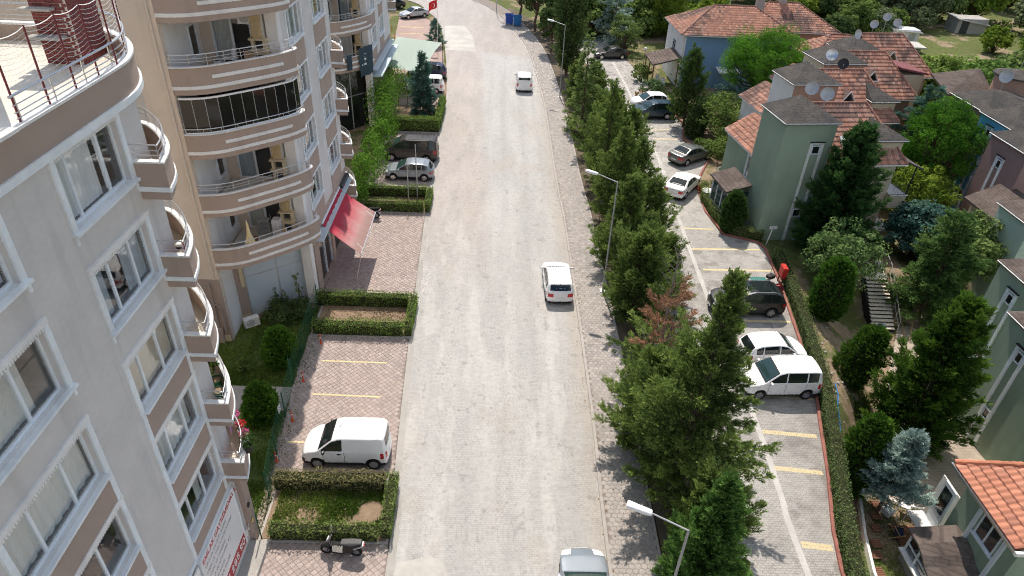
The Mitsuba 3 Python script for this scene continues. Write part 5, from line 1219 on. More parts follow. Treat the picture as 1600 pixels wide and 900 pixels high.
# annex roof at the right edge next to the lower green house
part(g3, 'annex', box(25.4, 29, 20.0, 22.35, -2.5, 1.6), 'wall_green')
an = [(25.0, 22.3, 1.75), (25.0, 19.8, 1.75), (27.5, 19.8, 3.3), (27.5, 22.3, 3.3)]; rf = part(g3, 'annex_roof', solid(np.array(an), 0.14), 'timber'); tiled_plane(rf, np.array(an), 0.26, 0.36, TILEC, 210)
part(rf, 'gutter', MB().tube([(24.95, 22.3, 1.68), (24.95, 19.8, 1.68)], 0.05, 5), 'white_paint')

# ---- the near house with the bright tiled roof
nh = thing('house', 'green house in the lower right corner with bright orange tiles and a glazed bay', 'house')
NX, NY0, NY1, NE = 20.30, 12.0, 19.0, 2.55
part(nh, 'wall', box(NX, NX+9, NY0+3.6, NY1, -2.5, NE-0.12), 'wall_green')
RX = 19.72
pa = [(RX, 19.55, NE), (RX, 15.35, NE), (RX+3.9, 14.8, NE+2.05), (RX+5.2, 17.3, NE+2.65)]
pa = [(RX, 19.55, NE), (RX, 15.35, NE), (RX+4.2, 15.35, NE+2.2), (RX+4.2, 17.35, NE+2.2)]
rf = part(nh, 'roof_slope', solid(np.array(pa), 0.14), 'timber'); tiled_plane(rf, np.array(pa), 0.29, 0.37, TILEN, 200, 300, grime=0.1)
pb = [(RX+9, 19.55, NE), (RX, 19.55, NE), (RX+4.2, 17.35, NE+2.2), (RX+9, 17.35, NE+2.2)]
rf2 = part(nh, 'roof_slope', solid(np.array(pb), 0.14), 'timber'); tiled_plane(rf2, np.array(pb), 0.29, 0.37, TILEN, 201, grime=0.1)
ridge_tiles(rf, (RX, 19.55, NE+0.05), (RX+4.2, 17.35, NE+2.25), (0.60, 0.24, 0.14), 5, 0.11, 0.40)
part(rf, 'gutter', MB().box(RX-0.11, RX-0.01, 15.3, 19.6, NE-0.15, NE-0.03), 'steel')
part(rf, 'gutter_end', MB().box(RX-0.12, RX+1.2, 15.16, 15.29, NE-0.16, NE+0.02), 'white_paint')
WN = onwall((NX, NY1, 0), (0, -1, 0), (-1, 0, 0)); fN, bN, qN = WN
for s in (1.15, 2.75): part(nh, 'white_strip', bN(s-0.08, s+0.08, -2.4, 2.35, 0, 0.09), 'marble')
small_window(nh, WN, 1.35, 2.55, 0.55, 1.95, (0.5,))
# side entrance on the far wall
WE = onwall((NX, NY1, 0), (1, 0, 0), (0, 1, 0)); 
part(nh, 'porch_panel', box(NX+0.3, NX+0.36, NY1+0.02, NY1+1.6, -2.2, 0.6), 'stucco_white')
dk = part(nh, 'glazed_panel', box(NX-0.1, NX-0.04, NY1+0.15, NY1+0.95, -2.2, 1.0), 'pvc'); part(dk, 'pane', box(NX-0.12, NX-0.105, NY1+0.27, NY1+0.83, -0.6, 0.8), 'car_glass')
# glazed bay with a curved shingle roof
bx0, bx1, by0, by1 = 18.35, 20.29, 13.0, 18.35
rowz = []
prof = [(18.45, -0.35), (17.6, -0.30), (17.1, -0.48), (16.75, -0.72), (16.3, -0.82), (15, -0.85), (13, -0.85)]
V = np.array([(bx0-0.12, y, z) for y, z in prof]+[(bx1, y, z+0.25) for y, z in prof]); n = len(prof)
F = [[i, n+i, n+i+1] for i in range(n-1)]+[[i, n+i+1, i+1] for i in range(n-1)]; V2 = V-np.array([0, 0, 0.1])
F = np.array(F); Fb = F[:, ::-1]+len(V); Fs = []
for i in range(n-1): Fs += [[i, i+1, len(V)+i+1], [i, len(V)+i+1, len(V)+i]]
Fs += [[0, len(V), len(V)+n], [0, len(V)+n, n]]
part(nh, 'bay_roof', (np.vstack([V, V2]), np.vstack([F[:, ::-1] if np.cross(V[n]-V[0], V[n+1]-V[0])[2] < 0 else F, Fb, np.array(Fs)])), 'shingle_brown')
part(nh, 'bay_base', box(bx0, bx1, by0, by1-0.1, -2.6, -1.62), 'concrete'); part(nh, 'bay_sill', box(bx0-0.16, bx0+0.1, by0, by1-0.02, -1.62, -1.55), 'sign_white')
WY = onwall((bx0, by1-0.1, 0), (0, -1, 0), (-1, 0, 0)); fY, bY, qY = WY
m = MB(); cuts = [0, 0.75, 1.55, 2.35, 3.2, 4.1]
for s in cuts: m.add(bY(s, s+0.07, -1.548, -0.48 if s < 1 else -0.98 if s > 1.4 else -0.6, -0.09, -0.01))
m.add(bY(0.07, 4.1, -1.11, -1.05, -0.085, -0.015)); bay = part(nh, 'bay_window', m, 'pvc')
for a, b in zip(cuts[:-1], cuts[1:]): part(bay, 'pane', qY(a+0.07, b, -1.54, -0.95 if a > 1 else -0.55, -0.05), 'glass')
part(nh, 'bay_end', box(bx0+0.05, bx1, by1-0.16, by1-0.1, -1.55, -0.42), 'car_glass')

# ---- huts in the upper yard
def hut(label, x0, x1, y0, y1, zb, h, wall, roof, door, name='hut', slope=0.35):
    k = thing(name, label, 'hut'); part(k, 'wall', box(x0, x1, y0, y1, zb, zb+h), wall)
    part(k, 'roof', solid(np.array([(x0-0.3, y0-0.4, zb+h+0.05), (x1+0.3, y0-0.4, zb+h+0.05-slope), (x1+0.3, y1+0.4, zb+h+0.25-slope), (x0-0.3, y1+0.4, zb+h+0.25)]), 0.14), roof)
    for a, b, c, d, mt in door: part(k, 'opening', box(x0+a, x0+b, y0-0.04, y0-0.002, zb+c, zb+d), mt)
    return k
h1 = hut('white cabin with a flat metal roof behind the tiled row', 61.7, 66.0, 110.8, 113.2, -2, 2.5, 'sign_white', 'steel', [(1.0, 1.12, 0.4, 2.7, 'grey_plastic'), (2.6, 3.7, 0.2, 2.3, 'galvanised')])
k = thing('concrete_slab_roof', 'pale flat roof in front of the white cabin', 'roof'); part(k, 'slab', solid(np.array([(60.8, 106.0, -0.9), (64.8, 105.6, -0.9), (65.0, 109.0, -0.8), (61.2, 109.6, -0.8)]), 0.2), 'conc_mat'); part(k, 'wall', box(61.4, 64.4, 106.4, 108.8, -2.2, -1.1), 'concrete')
h2 = hut('small grey block hut with a rough sheet roof in the far yard', 77.6, 82.8, 120.5, 124, -2, 2.6, 'concrete', 'galvanised', [(0.7, 2.0, 0.1, 2.4, 'room_dark')], slope=0.9)
h3, _ = hip_house('dark brown house with a low roof at the far right edge', 86.5, 95, 101, 108, -2, 1.6, 3.4, 3, 'wall_brown', 180, 0, [(0.30, 0.19, 0.15), (0.25, 0.16, 0.13)])
k = thing('water_tank', 'white water tank standing before the far brown house at the right edge', 'tank'); part(k, 'body', lathe([(0.01, -0.9), (0.55, -0.9), (0.65, -0.75), (0.65, 0.75), (0.55, 0.9), (0.01, 0.9)], (85.0, 100.3, -1.1), 16, 'x'), 'sign_white', 40); part(k, 'stand', MB().box(84.4, 84.55, 99.8, 100.8, -2, -1.6).box(85.4, 85.55, 99.8, 100.8, -2, -1.6), 'iron_dark')
# ------------------------------------------------------------------ vehicles
PROF = {   # silhouettes, x forward: bumper, bonnet, windscreen, roof, rear
 'hatch': dict(L=4.05, W=1.74, H=1.46, belt=0.92, pts=[(2.02, .30), (2.04, .55), (1.93, .74), (1.60, .86), (1.02, .97), (0.28, 1.38), (-0.20, 1.46), (-1.15, 1.43), (-1.62, 1.30), (-1.93, .98), (-2.01, .85), (-2.03, .45), (-1.98, .28)], ax=(1.28, -1.26), r=.31, ws=(0.98, 0.30), rw=(-1.60, -1.93), pil=[-0.05, -1.05], gx=(-1.55, 0.95)),
 'mini': dict(L=3.75, W=1.66, H=1.50, belt=0.95, pts=[(1.86, .30), (1.88, .55), (1.78, .78), (1.45, .92), (1.0, 1.02), (0.40, 1.42), (-0.10, 1.50), (-1.05, 1.47), (-1.45, 1.34), (-1.76, 1.00), (-1.85, .85), (-1.87, .45), (-1.83, .28)], ax=(1.20, -1.18), r=.29, ws=(0.97, 0.42), rw=(-1.42, -1.78), pil=[-0.02, -0.95], gx=(-1.42, 0.92)),
 'sedan': dict(L=4.55, W=1.80, H=1.44, belt=0.94, pts=[(2.26, .30), (2.28, .52), (2.15, .70), (1.75, .83), (0.95, .97), (0.18, 1.36), (-0.35, 1.44), (-0.95, 1.40), (-1.65, 1.10), (-2.12, 1.03), (-2.25, .96), (-2.28, .50), (-2.22, .30)], ax=(1.40, -1.35), r=.31, ws=(0.92, 0.20), rw=(-0.98, -1.66), pil=[-0.22], gx=(-1.45, 0.88)),
 'suv': dict(L=4.60, W=1.83, H=1.70, belt=1.06, pts=[(2.27, .38), (2.30, .65), (2.20, .92), (1.85, 1.03), (1.05, 1.12), (0.35, 1.58), (-0.2, 1.69), (-1.35, 1.66), (-1.85, 1.54), (-2.15, 1.15), (-2.25, 1.00), (-2.28, .55), (-2.22, .36)], ax=(1.38, -1.33), r=.355, ws=(1.02, 0.37), rw=(-1.82, -2.17), pil=[-0.1, -1.15], gx=(-1.78, 0.98)),
 'mpv': dict(L=4.05, W=1.76, H=1.74, belt=1.10, pts=[(2.02, .32), (2.05, .60), (1.97, .82), (1.70, .95), (1.18, 1.12), (0.48, 1.62), (0.10, 1.72), (-1.45, 1.72), (-1.82, 1.66), (-1.95, 1.12), (-2.02, .95), (-2.04, .45), (-1.98, .28)], ax=(1.30, -1.22), r=.315, ws=(1.14, 0.50), rw=(-1.81, -1.94), pil=[0.05, -1.02], gx=(-1.70, 1.05)),
 'van': dict(L=3.90, W=1.72, H=1.74, belt=1.06, pts=[(1.92, .34), (1.96, .62), (1.86, .86), (1.55, 1.00), (1.12, 1.12), (0.50, 1.62), (0.15, 1.73), (-1.55, 1.74), (-1.83, 1.68), (-1.90, 1.10), (-1.95, .90), (-1.96, .42), (-1.92, .28)], ax=(1.20, -1.31), r=.31, ws=(1.08, 0.52), rw=(-1.84, -1.90), pil=[-0.05], gx=(-0.02, 1.0)),
 'bus': dict(L=4.90, W=1.92, H=1.94, belt=1.16, pts=[(2.42, .36), (2.45, .62), (2.37, .95), (2.05, 1.10), (1.55, 1.22), (0.75, 1.80), (0.35, 1.91), (-1.95, 1.93), (-2.30, 1.85), (-2.42, 1.20), (-2.46, .95), (-2.47, .42), (-2.40, .30)], ax=(1.52, -1.48), r=.34, ws=(1.50, 0.80), rw=(-2.30, -2.42), pil=[0.32, -0.95], gx=(-2.15, 1.40)),
}
def car(label, kind, paint, x, y, head, glass='car_glass', roof=None, rails=None, dark_low=True, seams=True, name='parked_car', cat='car', mirror=None, z=0.012, hub='alloy', spokes=5, tint_top=None, group=None, wide=1.0):
    p = PROF[kind]; hl, hw, H, belt = p['L']/2, p['W']/2*wide, p['H'], p['belt']
    k = thing(name, label, cat, group); T = rotz(head, (x, y, z))
    sil = Polygon(p['pts']).buffer(0.10, join_style=1).buffer(-0.20, join_style=1).buffer(0.10, join_style=1)
    low = min(q[1] for q in p['pts'])
    body = sil
    for a in p['ax']: body = body.difference(Point(a, p['r']).buffer(p['r']+0.055, 24))
    if body.geom_type != 'Polygon': body = max(body.geoms, key=lambda g: g.area)
    ext = body.exterior; N = 170; s = np.array([ext.interpolate(t, normalized=True).coords[0] for t in np.arange(N)/N])
    if Polygon(s).exterior.is_ccw is False: s = s[::-1]
    tg = np.roll(s, -1, 0)-np.roll(s, 1, 0); tg /= np.maximum(np.linalg.norm(tg, axis=1, keepdims=True), 1e-9); nin = np.column_stack([-tg[:, 1], tg[:, 0]])
    def D(v):
        v = np.array(v, float); ax = np.clip((np.abs(v[:, 0])/hl-0.58)/0.42, 0, 1); fx = 1-np.where(v[:, 0] > 0, 0.15, 0.10)*ax**2.2
        fz = 1-0.20*np.clip((v[:, 2]-belt)/(H-belt), 0, 1.1); fb = 1-0.05*np.clip((0.45-v[:, 2])/0.3, 0, 1)
        v[:, 1] *= fx*fz*fb
        v[:, 0] += np.where(np.abs(v[:, 0]) > hl*0.7, -np.sign(v[:, 0])*np.where(v[:, 0] > 0, 0.20, 0.11)*np.clip((np.abs(v[:, 0])-hl*0.7)/(hl*0.22), 0, 1)*(np.abs(v[:, 1])/hw)**2.4, 0)
        v[:, 2] += np.where(v[:, 2] > belt+0.2, 0.035*(1-(v[:, 1]/hw)**2), 0.0)
        return v
    lay = [(-1, .075), (-.985, .03), (-.93, .004), (-.7, 0), (-.35, 0), (0, 0), (.35, 0), (.7, 0), (.93, .004), (.985, .03), (1, .075)]
    V = []
    for fy, ins in lay: q = s+nin*ins; V.append(np.column_stack([q[:, 0], np.full(N, fy*hw), q[:, 1]]))
    F = []
    for i in range(len(lay)-1):
        a = i*N+np.arange(N); b = i*N+(np.arange(N)+1) % N; F += [np.stack([a, a+N, b+N], 1), np.stack([a, b+N, b], 1)]
    V = np.vstack(V); F = np.vstack(F); shell = MB().add((D(V), F))
    def flat(poly, off, sgn, size=0.16):
        m = MB()
        for g in getattr(poly, 'geoms', [poly]):
            if g.is_empty or g.area < 1e-4: continue
            v2, f = trimesh.creation.triangulate_polygon(g, engine='earcut'); v, f = trimesh.remesh.subdivide_to_size(np.column_stack([v2[:, 0], np.full(len(v2), 0.0), v2[:, 1]]), np.asarray(f), size, max_iter=12)
            v = np.array(v); v[:, 1] = sgn*(hw+off); a, b, c = v[f[:, 0]], v[f[:, 1]], v[f[:, 2]]; ny = np.cross(b-a, c-a)[:, 1]*sgn
            f = np.array(f); f[ny < 0] = f[ny < 0][:, ::-1]; m.add((D(v), f))
        return m
    cap = Polygon(s+nin*0.075).buffer(0)
    for sg in (-1, 1): shell.add(flat(cap, 0, sg))
    part(k, 'body', shell.tf(T), 'paint_'+paint, 38)
    # top outline as a function of x
    up = np.array(sil.exterior.coords)
    def ztop(xx):
        c = sil.intersection(LineString([(xx, 0), (xx, 3)])); return c.bounds[3] if not c.is_empty else H
    def xend(zz, sgn):
        c = sil.intersection(LineString([(-4, zz), (4, zz)])); return c.bounds[2] if sgn > 0 else c.bounds[0]
    def screen(x0, x1, nx, yf, off=0.012):
        xs = np.linspace(x0, x1, nx); zs = np.array([ztop(q) for q in xs])
        n = np.array([-(zs[-1]-zs[0]), xs[-1]-xs[0]]); n /= np.linalg.norm(n); n = n if n[1] > 0 else -n
        ys = np.linspace(-1, 1, 9); v = np.array([(xx+n[0]*off, yy*yf*hw, zz+n[1]*off) for xx, zz in zip(xs, zs) for yy in ys]); f = []
        for i in range(nx-1):
            for j in range(8): a = i*9+j; f.append([a, a+1, a+10, a+9])
        f = np.array(f); f = np.vstack([f[:, [0, 1, 2]], f[:, [0, 2, 3]]]); v = D(v)
        t = np.cross(v[f[0, 1]]-v[f[0, 0]], v[f[0, 2]]-v[f[0, 0]])
        if t[2] < 0: f = f[:, ::-1]
        return v, f
    part(k, 'windscreen', MB().add(screen(p['ws'][0]-0.03, p['ws'][1]+0.02, 6, 0.88)).tf(T), glass, True)
    part(k, 'windscreen_frame', MB().add(screen(p['ws'][0]+0.02, p['ws'][1]-0.05, 6, 0.925, 0.007)).tf(T), 'dark_plastic', True)
    if kind != 'van': part(k, 'rear_window', MB().add(screen(p['rw'][0]-0.01, p['rw'][1]+0.05, 5, 0.82)).tf(T), 'car_glass', True)
    else: part(k, 'rear_window', MB().add(screen(p['rw'][0]+0.0, p['rw'][1]+0.01, 4, 0.72)).tf(T), 'car_glass', True)
    gh = sil.intersection(sbox(p['gx'][0], belt+0.035, p['gx'][1], 9)).buffer(-0.075).buffer(0.03)
    for q in p['pil']: gh = gh.difference(sbox(q-0.035, 0, q+0.035, 3))
    bb = sorted(getattr(gh, 'geoms', [gh]), key=lambda g: -g.centroid.x)
    for g in bb:
        if g.area < 0.01: continue
        for sg in (-1, 1): part(k, 'side_window', flat(g, 0.007, sg).tf(T), 'car_glass', True)
    if roof: part(k, 'roof_panel', MB().add(screen(p['ws'][1]-0.25, p['rw'][0]+0.25, 10, 0.74, 0.008)).tf(T), roof, True)
    if rails:
        for sg in (-1, 1):
            q = np.array([(xx, sg*hw*0.93, ztop(xx)+(0.02 if i in (0, 7) else 0.05)) for i, xx in enumerate(np.linspace(p['ws'][1]-0.25, p['rw'][0]+0.2, 8))]); part(k, 'roof_rail', MB().tube(D(q), 0.02, 5).tf(T), rails, True)
    # dark lower cladding and bumpers
    if dark_low:
        cl = body.intersection(sbox(-9, 0, 9, low+0.13)).buffer(-0.004)
        for sg in (-1, 1): part(k, 'sill', flat(cl.intersection(sbox(-hl*0.98, 0, hl*0.98, 3)), 0.004, sg).tf(T), 'dark_plastic')
    part(k, 'underbody', (T(box(-hl*0.93, hl*0.93, -hw*0.80, hw*0.80, 0.17, 0.62)[0]), BF), 'rubber')
    def lamp(sgn, y0, y1, z0, z1, wrap, mat, nm):
        zz = np.linspace(z0, z1, 4); ys = np.linspace(y0, y1, 5); m = MB()
        for sg in (-1, 1):
            v = np.array([(xend(zq, sgn)+sgn*0.012, sg*yy, zq) for zq in zz for yy in ys]); f = np.array([[i*5+j, i*5+j+1, i*5+j+6, i*5+j+5] for i in range(3) for j in range(4)])
            f = np.vstack([f[:, [0, 1, 2]], f[:, [0, 2, 3]]]); f = f if sgn*sg > 0 else f[:, ::-1]
            lampm = MB().add((D(v), f))
            xe = min(xend(q, sgn)*sgn for q in zz)-0.05; pg = sbox(min(sgn*(xe-wrap), sgn*xe), z0, max(sgn*(xe-wrap), sgn*xe), z1).intersection(cap)
            lampm.add(flat(pg, 0.008, sg))
            part(k, nm, lampm.tf(T), mat)
    hz = belt-0.28 if kind not in ('van', 'mpv', 'bus') else belt-0.33
    lamp(1, hw*0.52, hw*0.97, hz, hz+0.15, 0.26, 'lamp_clear', 'headlight')
    tzr = (belt-0.26, belt-0.04) if kind not in ('van', 'mpv', 'bus') else (belt-0.38, belt-0.05)
    lamp(-1, hw*(0.55 if kind in ('hatch', 'sedan') else 0.78), hw*0.97, tzr[0], tzr[1], 0.16, 'lamp_red', 'tail_light')
    pz = {'hatch': .56, 'mini': .55, 'sedan': .62, 'suv': .85, 'mpv': .78, 'van': .70, 'bus': .80}[kind]
    xr = xend(pz, -1)-0.016; part(k, 'number_plate', MB().box(xr-0.012, xr, -0.26, 0.26, pz-0.06, pz+0.06).tf(T), 'plate_white')
    xf = xend(0.48, 1)+0.012; part(k, 'number_plate', MB().box(xf, xf+0.012, -0.26, 0.26, 0.42, 0.53).tf(T), 'plate_white')
    part(k, 'grille', MB().add((lambda v: (D(v), np.array([[0, 1, 2], [0, 2, 3]])))(np.array([(xend(0.62, 1)+0.012, -hw*0.45, 0.58), (xend(0.62, 1)+0.012, hw*0.45, 0.58), (xend(0.75, 1)+0.012, hw*0.45, 0.72), (xend(0.75, 1)+0.012, -hw*0.45, 0.72)]))).tf(T), 'dark_plastic')
    rbv, rbf = rounded_box(0.12, 0.20, 0.13, 0.04, 6)
    for sg in (-1, 1):
        part(k, 'mirror', MB().add((rbv+np.array([p['gx'][1]-0.17, sg*(hw+0.09), belt+0.09]), rbf)).tf(T), 'paint_'+(mirror or paint), True)
    # door seams and handles
    if seams:
        js = [q for q in p['pil']][:2]
        for sg in (-1, 1):
            m = MB()
            for q in js+[p['gx'][1]-0.12]:
                zz = np.linspace(low+0.14, belt, 6); m.add((D(np.array([(q+d, sg*(hw+0.004), z_) for z_ in zz for d in (-0.008, 0.008)])), np.array([[2*i, 2*i+1, 2*i+3] for i in range(5)]+[[2*i, 2*i+3, 2*i+2] for i in range(5)])))
            part(k, 'door_seam', m.tf(T), 'dark_plastic')
            for q in (js[0]+0.14,)+((js[1]+0.14,) if len(js) > 1 else ()):
                part(k, 'door_handle', MB().add((D(box(q, q+0.16, sg*(hw+0.002), sg*(hw+0.035), belt-0.10, belt-0.065)[0]), BF)).tf(T), 'dark_plastic' if kind == 'van' else 'paint_'+paint)
    # wheels
    for a in p['ax']:
        for sg in (-1, 1):
            R = p['r']; c = np.array([a, sg*(hw-0.125), R])
            tv, tf_ = lathe([(R*0.66, -0.10), (R*0.95, -0.10), (R, -0.06), (R, 0.06), (R*0.95, 0.10), (R*0.66, 0.10)], (0, 0, 0), 22, 'y')
            wk = part(k, 'wheel', MB().add((tv+c, tf_)).tf(T), 'rubber', 50)
            rm = MB().add((lathe([(0.001, 0.0), (R*0.62, 0.0)], (0, 0, 0), 18, 'y')[0]+c+np.array([0, sg*0.055, 0]), lathe([(0.001, 0), (R*0.62, 0)], (0, 0, 0), 18, 'y')[1])); part(wk, 'rim_well', rm.tf(T), 'dark_plastic')
            sp = MB()
            for i in range(spokes):
                an = i*2*math.pi/spokes+0.3; ca, sa = math.cos(an), math.sin(an); w = 0.055*(5/spokes)**0.5
                q = np.array([(-w, R*0.08), (w, R*0.08), (w*0.8, R*0.64), (-w*0.8, R*0.64)])
                qx = np.column_stack([q[:, 0]*ca-q[:, 1]*sa, np.zeros(4), q[:, 0]*sa+q[:, 1]*ca]); b = np.vstack([qx+[0, sg*0.06, 0], qx+[0, sg*0.085, 0]])+c
                sp.add((b, np.array([[0, 1, 2], [0, 2, 3], [4, 5, 6], [4, 6, 7], [0, 1, 5], [0, 5, 4], [1, 2, 6], [1, 6, 5], [2, 3, 7], [2, 7, 6], [3, 0, 4], [3, 4, 7]])))
            rr = lathe([(R*0.60, -0.02), (R*0.67, -0.02), (R*0.67, 0.02), (R*0.60, 0.02)], (0, 0, 0), 22, 'y'); sp.add((rr[0]+c+[0, sg*0.075, 0], rr[1]))
            part(wk, 'rim', sp.tf(T), hub)
    return k, T, D, hw, p
HPI = math.pi
CARS = 'cars parked in the left bays'; CR = 'cars parked in the court on the right'
k, T, D, hw, p = car('white panel van parked beside the hedged bed with the grass', 'van', 'white', -6.47, 21.50, HPI+0.0, 'car_glass', name='parked_van', cat='van', hub='galvanised', spokes=7, mirror='black')
part(k, 'front_bumper', MB().add((D(box(1.60, 1.97, -hw*0.985, hw*0.985, 0.30, 0.56)[0]*np.array([1.0, 1, 1])+np.array([0.035, 0, 0])), BF)).tf(T), 'dark_plastic')
part(k, 'wiper', MB().tube(D(np.array([(1.06, -0.5, 1.19), (0.85, 0.1, 1.36)])), 0.012, 4).tube(D(np.array([(1.06, 0.1, 1.19), (0.85, 0.6, 1.36)])), 0.012, 4).tf(T), 'dark_plastic')
part(k, 'roof_aerial', MB().tube([(0.25, 0, 1.76), (0.1, 0, 1.95)], 0.01, 4).tf(T), 'dark_plastic')
for sg in (-1, 1): part(k, 'side_rail', MB().add((D(box(-0.9, 0.85, sg*(hw+0.001), sg*(hw+0.03), 0.40, 0.45)[0]), BF)).tf(T), 'dark_plastic')
car('dark brown minivan parked beside the green vine', 'bus', 'brownblack', -7.65, 55.45, HPI-0.03, 'car_glass_teal', rails='iron_dark', name='parked_van', cat='van', spokes=5)
car('small dark hatchback with a silver roof beside the dark minivan', 'hatch', 'slate', -7.25, 51.55, HPI-0.0, 'car_glass_teal')
car('silver sedan at the top of the road beside the last bay lines', 'sedan', 'silver', -13.45, 108.4, HPI+0.62, 'car_glass')
car('black car beside the silver sedan at the top edge', 'sedan', 'black', -17.6, 113.6, HPI+0.75)
car('white van with a red tail light under the pale shade canopy', 'mpv', 'white', -8.2, 73.6, HPI, name='parked_van', cat='van', wide=1.02)
car('dark navy car under the far end of the pale shade canopy', 'suv', 'navy', -8.5, 78.6, HPI)
car('white people carrier driving up the road towards the bend', 'mpv', 'white', 2.62, 76.3, HPI/2, rails='grey_plastic', name='moving_car', wide=1.05)
car('white hatchback driving up the middle of the road', 'hatch', 'white', 3.95, 35.75, HPI/2+0.03, name='moving_car')
car('silver blue car entering at the bottom edge of the road', 'sedan', 'slate', 3.72, 14.2, HPI/2+0.0, 'car_glass_teal', name='moving_car')
car('black sedan half hidden behind the feathery tall conifer', 'sedan', 'black', 14.2, 90.0, HPI+0.15, group=None)
car('white hatchback parked beyond the teal car in the court', 'hatch', 'white', 16.0, 71.3, HPI+0.15, 'car_glass_teal')
car('dark teal crossover parked in front of the white hatchback', 'suv', 'teal', 15.75, 68.0, HPI+0.12, 'car_glass_teal', rails='iron_dark', wide=0.98)
car('grey sedan parked nose to the shrubs', 'sedan', 'grey', 17.3, 57.15, 0.62, 'car_glass', name='parked_car')
car('white sedan turned out of line beside the clipped hedge', 'sedan', 'white', 15.2, 50.75, 0.98, 'car_glass', seams=True)
car('black and grey crossover with a glass roof beside the red hose cabinet', 'suv', 'charcoal', 15.45, 33.95, HPI+0.05, 'car_glass_teal', roof='car_glass', rails='steel')
car('small white hatchback parked nose to the hedge, beside the compact van', 'mini', 'white', 15.55, 29.2, 0.10, 'car_glass_teal')
car('white compact van with black window band parked beside the small hatchback', 'mpv', 'white', 15.1, 26.75, HPI+0.05, 'car_glass_teal', name='parked_van', cat='van')

# ---- motor scooters
plain('seat_grey', (0.07, 0.072, 0.075), 0.45, 0.5)
def scooter(label, x, y, head, body='paint_white', seat='rubber', tail=None):
    k = thing('motor_scooter', label, 'scooter'); T = rotz(head, (x, y, 0.012))
    for a, nm in ((0.62, 'front_wheel'), (-0.58, 'rear_wheel')):
        v, f = lathe([(0.14, -0.05), (0.22, -0.055), (0.245, 0), (0.22, 0.055), (0.14, 0.05)], (0, 0, 0), 18, 'y'); w = part(k, nm, MB().add((v+np.array([a, 0, 0.245]), f)).tf(T), 'rubber', True)
        v, f = lathe([(0.001, -0.03), (0.14, -0.035), (0.14, 0.035), (0.001, 0.03)], (0, 0, 0), 14, 'y'); part(w, 'rim', MB().add((v+np.array([a, 0, 0.245]), f)).tf(T), 'alloy')
    def hull(pts, mat, nm):
        import manifold3d as m3
        h = m3.Manifold.batch_hull([m3.Manifold.sphere(r, 10).translate([px, py, pz]) for px, py, pz, r in pts]); m = h.to_mesh()
        return part(k, nm, MB().add((np.array(m.vert_properties[:, :3], float), np.array(m.tri_verts))).tf(T), mat, 40)
    hull([(0.52, -0.13, 0.35, .03), (0.52, 0.13, 0.35, .03), (0.40, -0.2, 0.85, .03), (0.40, 0.2, 0.85, .03), (0.36, -0.12, 1.0, .04), (0.36, 0.12, 1.0, .04)], 'scooter_black', 'leg_shield')
    hull([(0.60, -0.07, 0.50, .03), (0.60, 0.07, 0.50, .03), (0.80, 0.0, 0.42, .035), (0.48, 0, 0.56, .04)], 'scooter_black', 'front_mudguard')
    hull([(0.40, -0.13, 0.26, .035), (0.40, 0.13, 0.26, .035), (-0.15, -0.15, 0.26, .035), (-0.15, 0.15, 0.26, .035)], body, 'foot_board')
    hull([(-0.12, -0.14, 0.32, .05), (-0.12, 0.14, 0.32, .05), (-0.15, 0, 0.68, .08), (-0.80, -0.09, 0.72, .05), (-0.80, 0.09, 0.72, .05), (-0.45, -0.15, 0.42, .04), (-0.45, 0.15, 0.42, .04)], 'scooter_black', 'rear_body')
    hull([(-0.55, -0.17, 0.60, .03), (-0.55, 0.17, 0.60, .03), (-0.88, -0.10, 0.74, .04), (-0.88, 0.10, 0.74, .04)], tail or body, 'tail_fairing')
    hull([(-0.05, -0.09, 0.76, .05), (-0.05, 0.09, 0.76, .05), (-0.45, -0.13, 0.80, .05), (-0.45, 0.13, 0.80, .05), (-0.80, -0.08, 0.86, .05), (-0.80, 0.08, 0.86, .05)], seat, 'saddle')
    part(k, 'handlebar', MB().tube([(0.30, -0.33, 1.04), (0.38, -0.15, 1.02), (0.38, 0.15, 1.02), (0.30, 0.33, 1.04)], 0.018, 6).tf(T), 'dark_plastic')
    for sg in (-1, 1): part(k, 'mirror', MB().tube([(0.36, sg*0.22, 1.02), (0.40, sg*0.30, 1.24)], 0.008, 4).add((rounded_box(0.02, 0.11, 0.075, 0.01, 5)[0]+np.array([0.40, sg*0.31, 1.26]), rounded_box(0.02, 0.11, 0.075, 0.01, 5)[1])).tf(T), 'steel')
    part(k, 'headlight', MB().add((rounded_box(0.06, 0.2, 0.12, 0.025, 6)[0]+np.array([0.47, 0, 0.92]), rounded_box(0.06, 0.2, 0.12, 0.025, 6)[1])).tf(T), 'lamp_clear', True)
    part(k, 'windshield', MB().add((np.array([(0.42, -0.14, 1.05), (0.42, 0.14, 1.05), (0.30, 0.11, 1.38), (0.30, -0.11, 1.38)]), np.array([[0, 1, 2], [0, 2, 3]]))).tf(T), 'glass')
    part(k, 'exhaust', MB().tube([(-0.15, -0.17, 0.22), (-0.5, -0.2, 0.26), (-0.85, -0.2, 0.34)], 0.05, 8).tf(T), 'galvanised')
    part(k, 'side_stand', MB().tube([(-0.05, 0.12, 0.22), (0.08, 0.26, 0.0)], 0.012, 5).tf(T), 'iron_dark'); part(k, 'tail_light', MB().add((rounded_box(0.05, 0.18, 0.07, 0.02, 6)[0]+np.array([-0.92, 0, 0.72]), rounded_box(0.05, 0.18, 0.07, 0.02, 6)[1])).tf(T), 'lamp_red')
    return k
scooter('black motor scooter with a pale tail parked below the hedged bed', -5.72, 16.38, HPI-0.08, 'scooter_black', 'seat_grey', tail='paint_silver')
scooter('black and red motor scooter parked beside the red awning', -9.4, 44.35, HPI-0.15, 'paint_silver', 'rubber')
plain('hedge_core', (0.035, 0.040, 0.018), 0.95, 0.1)
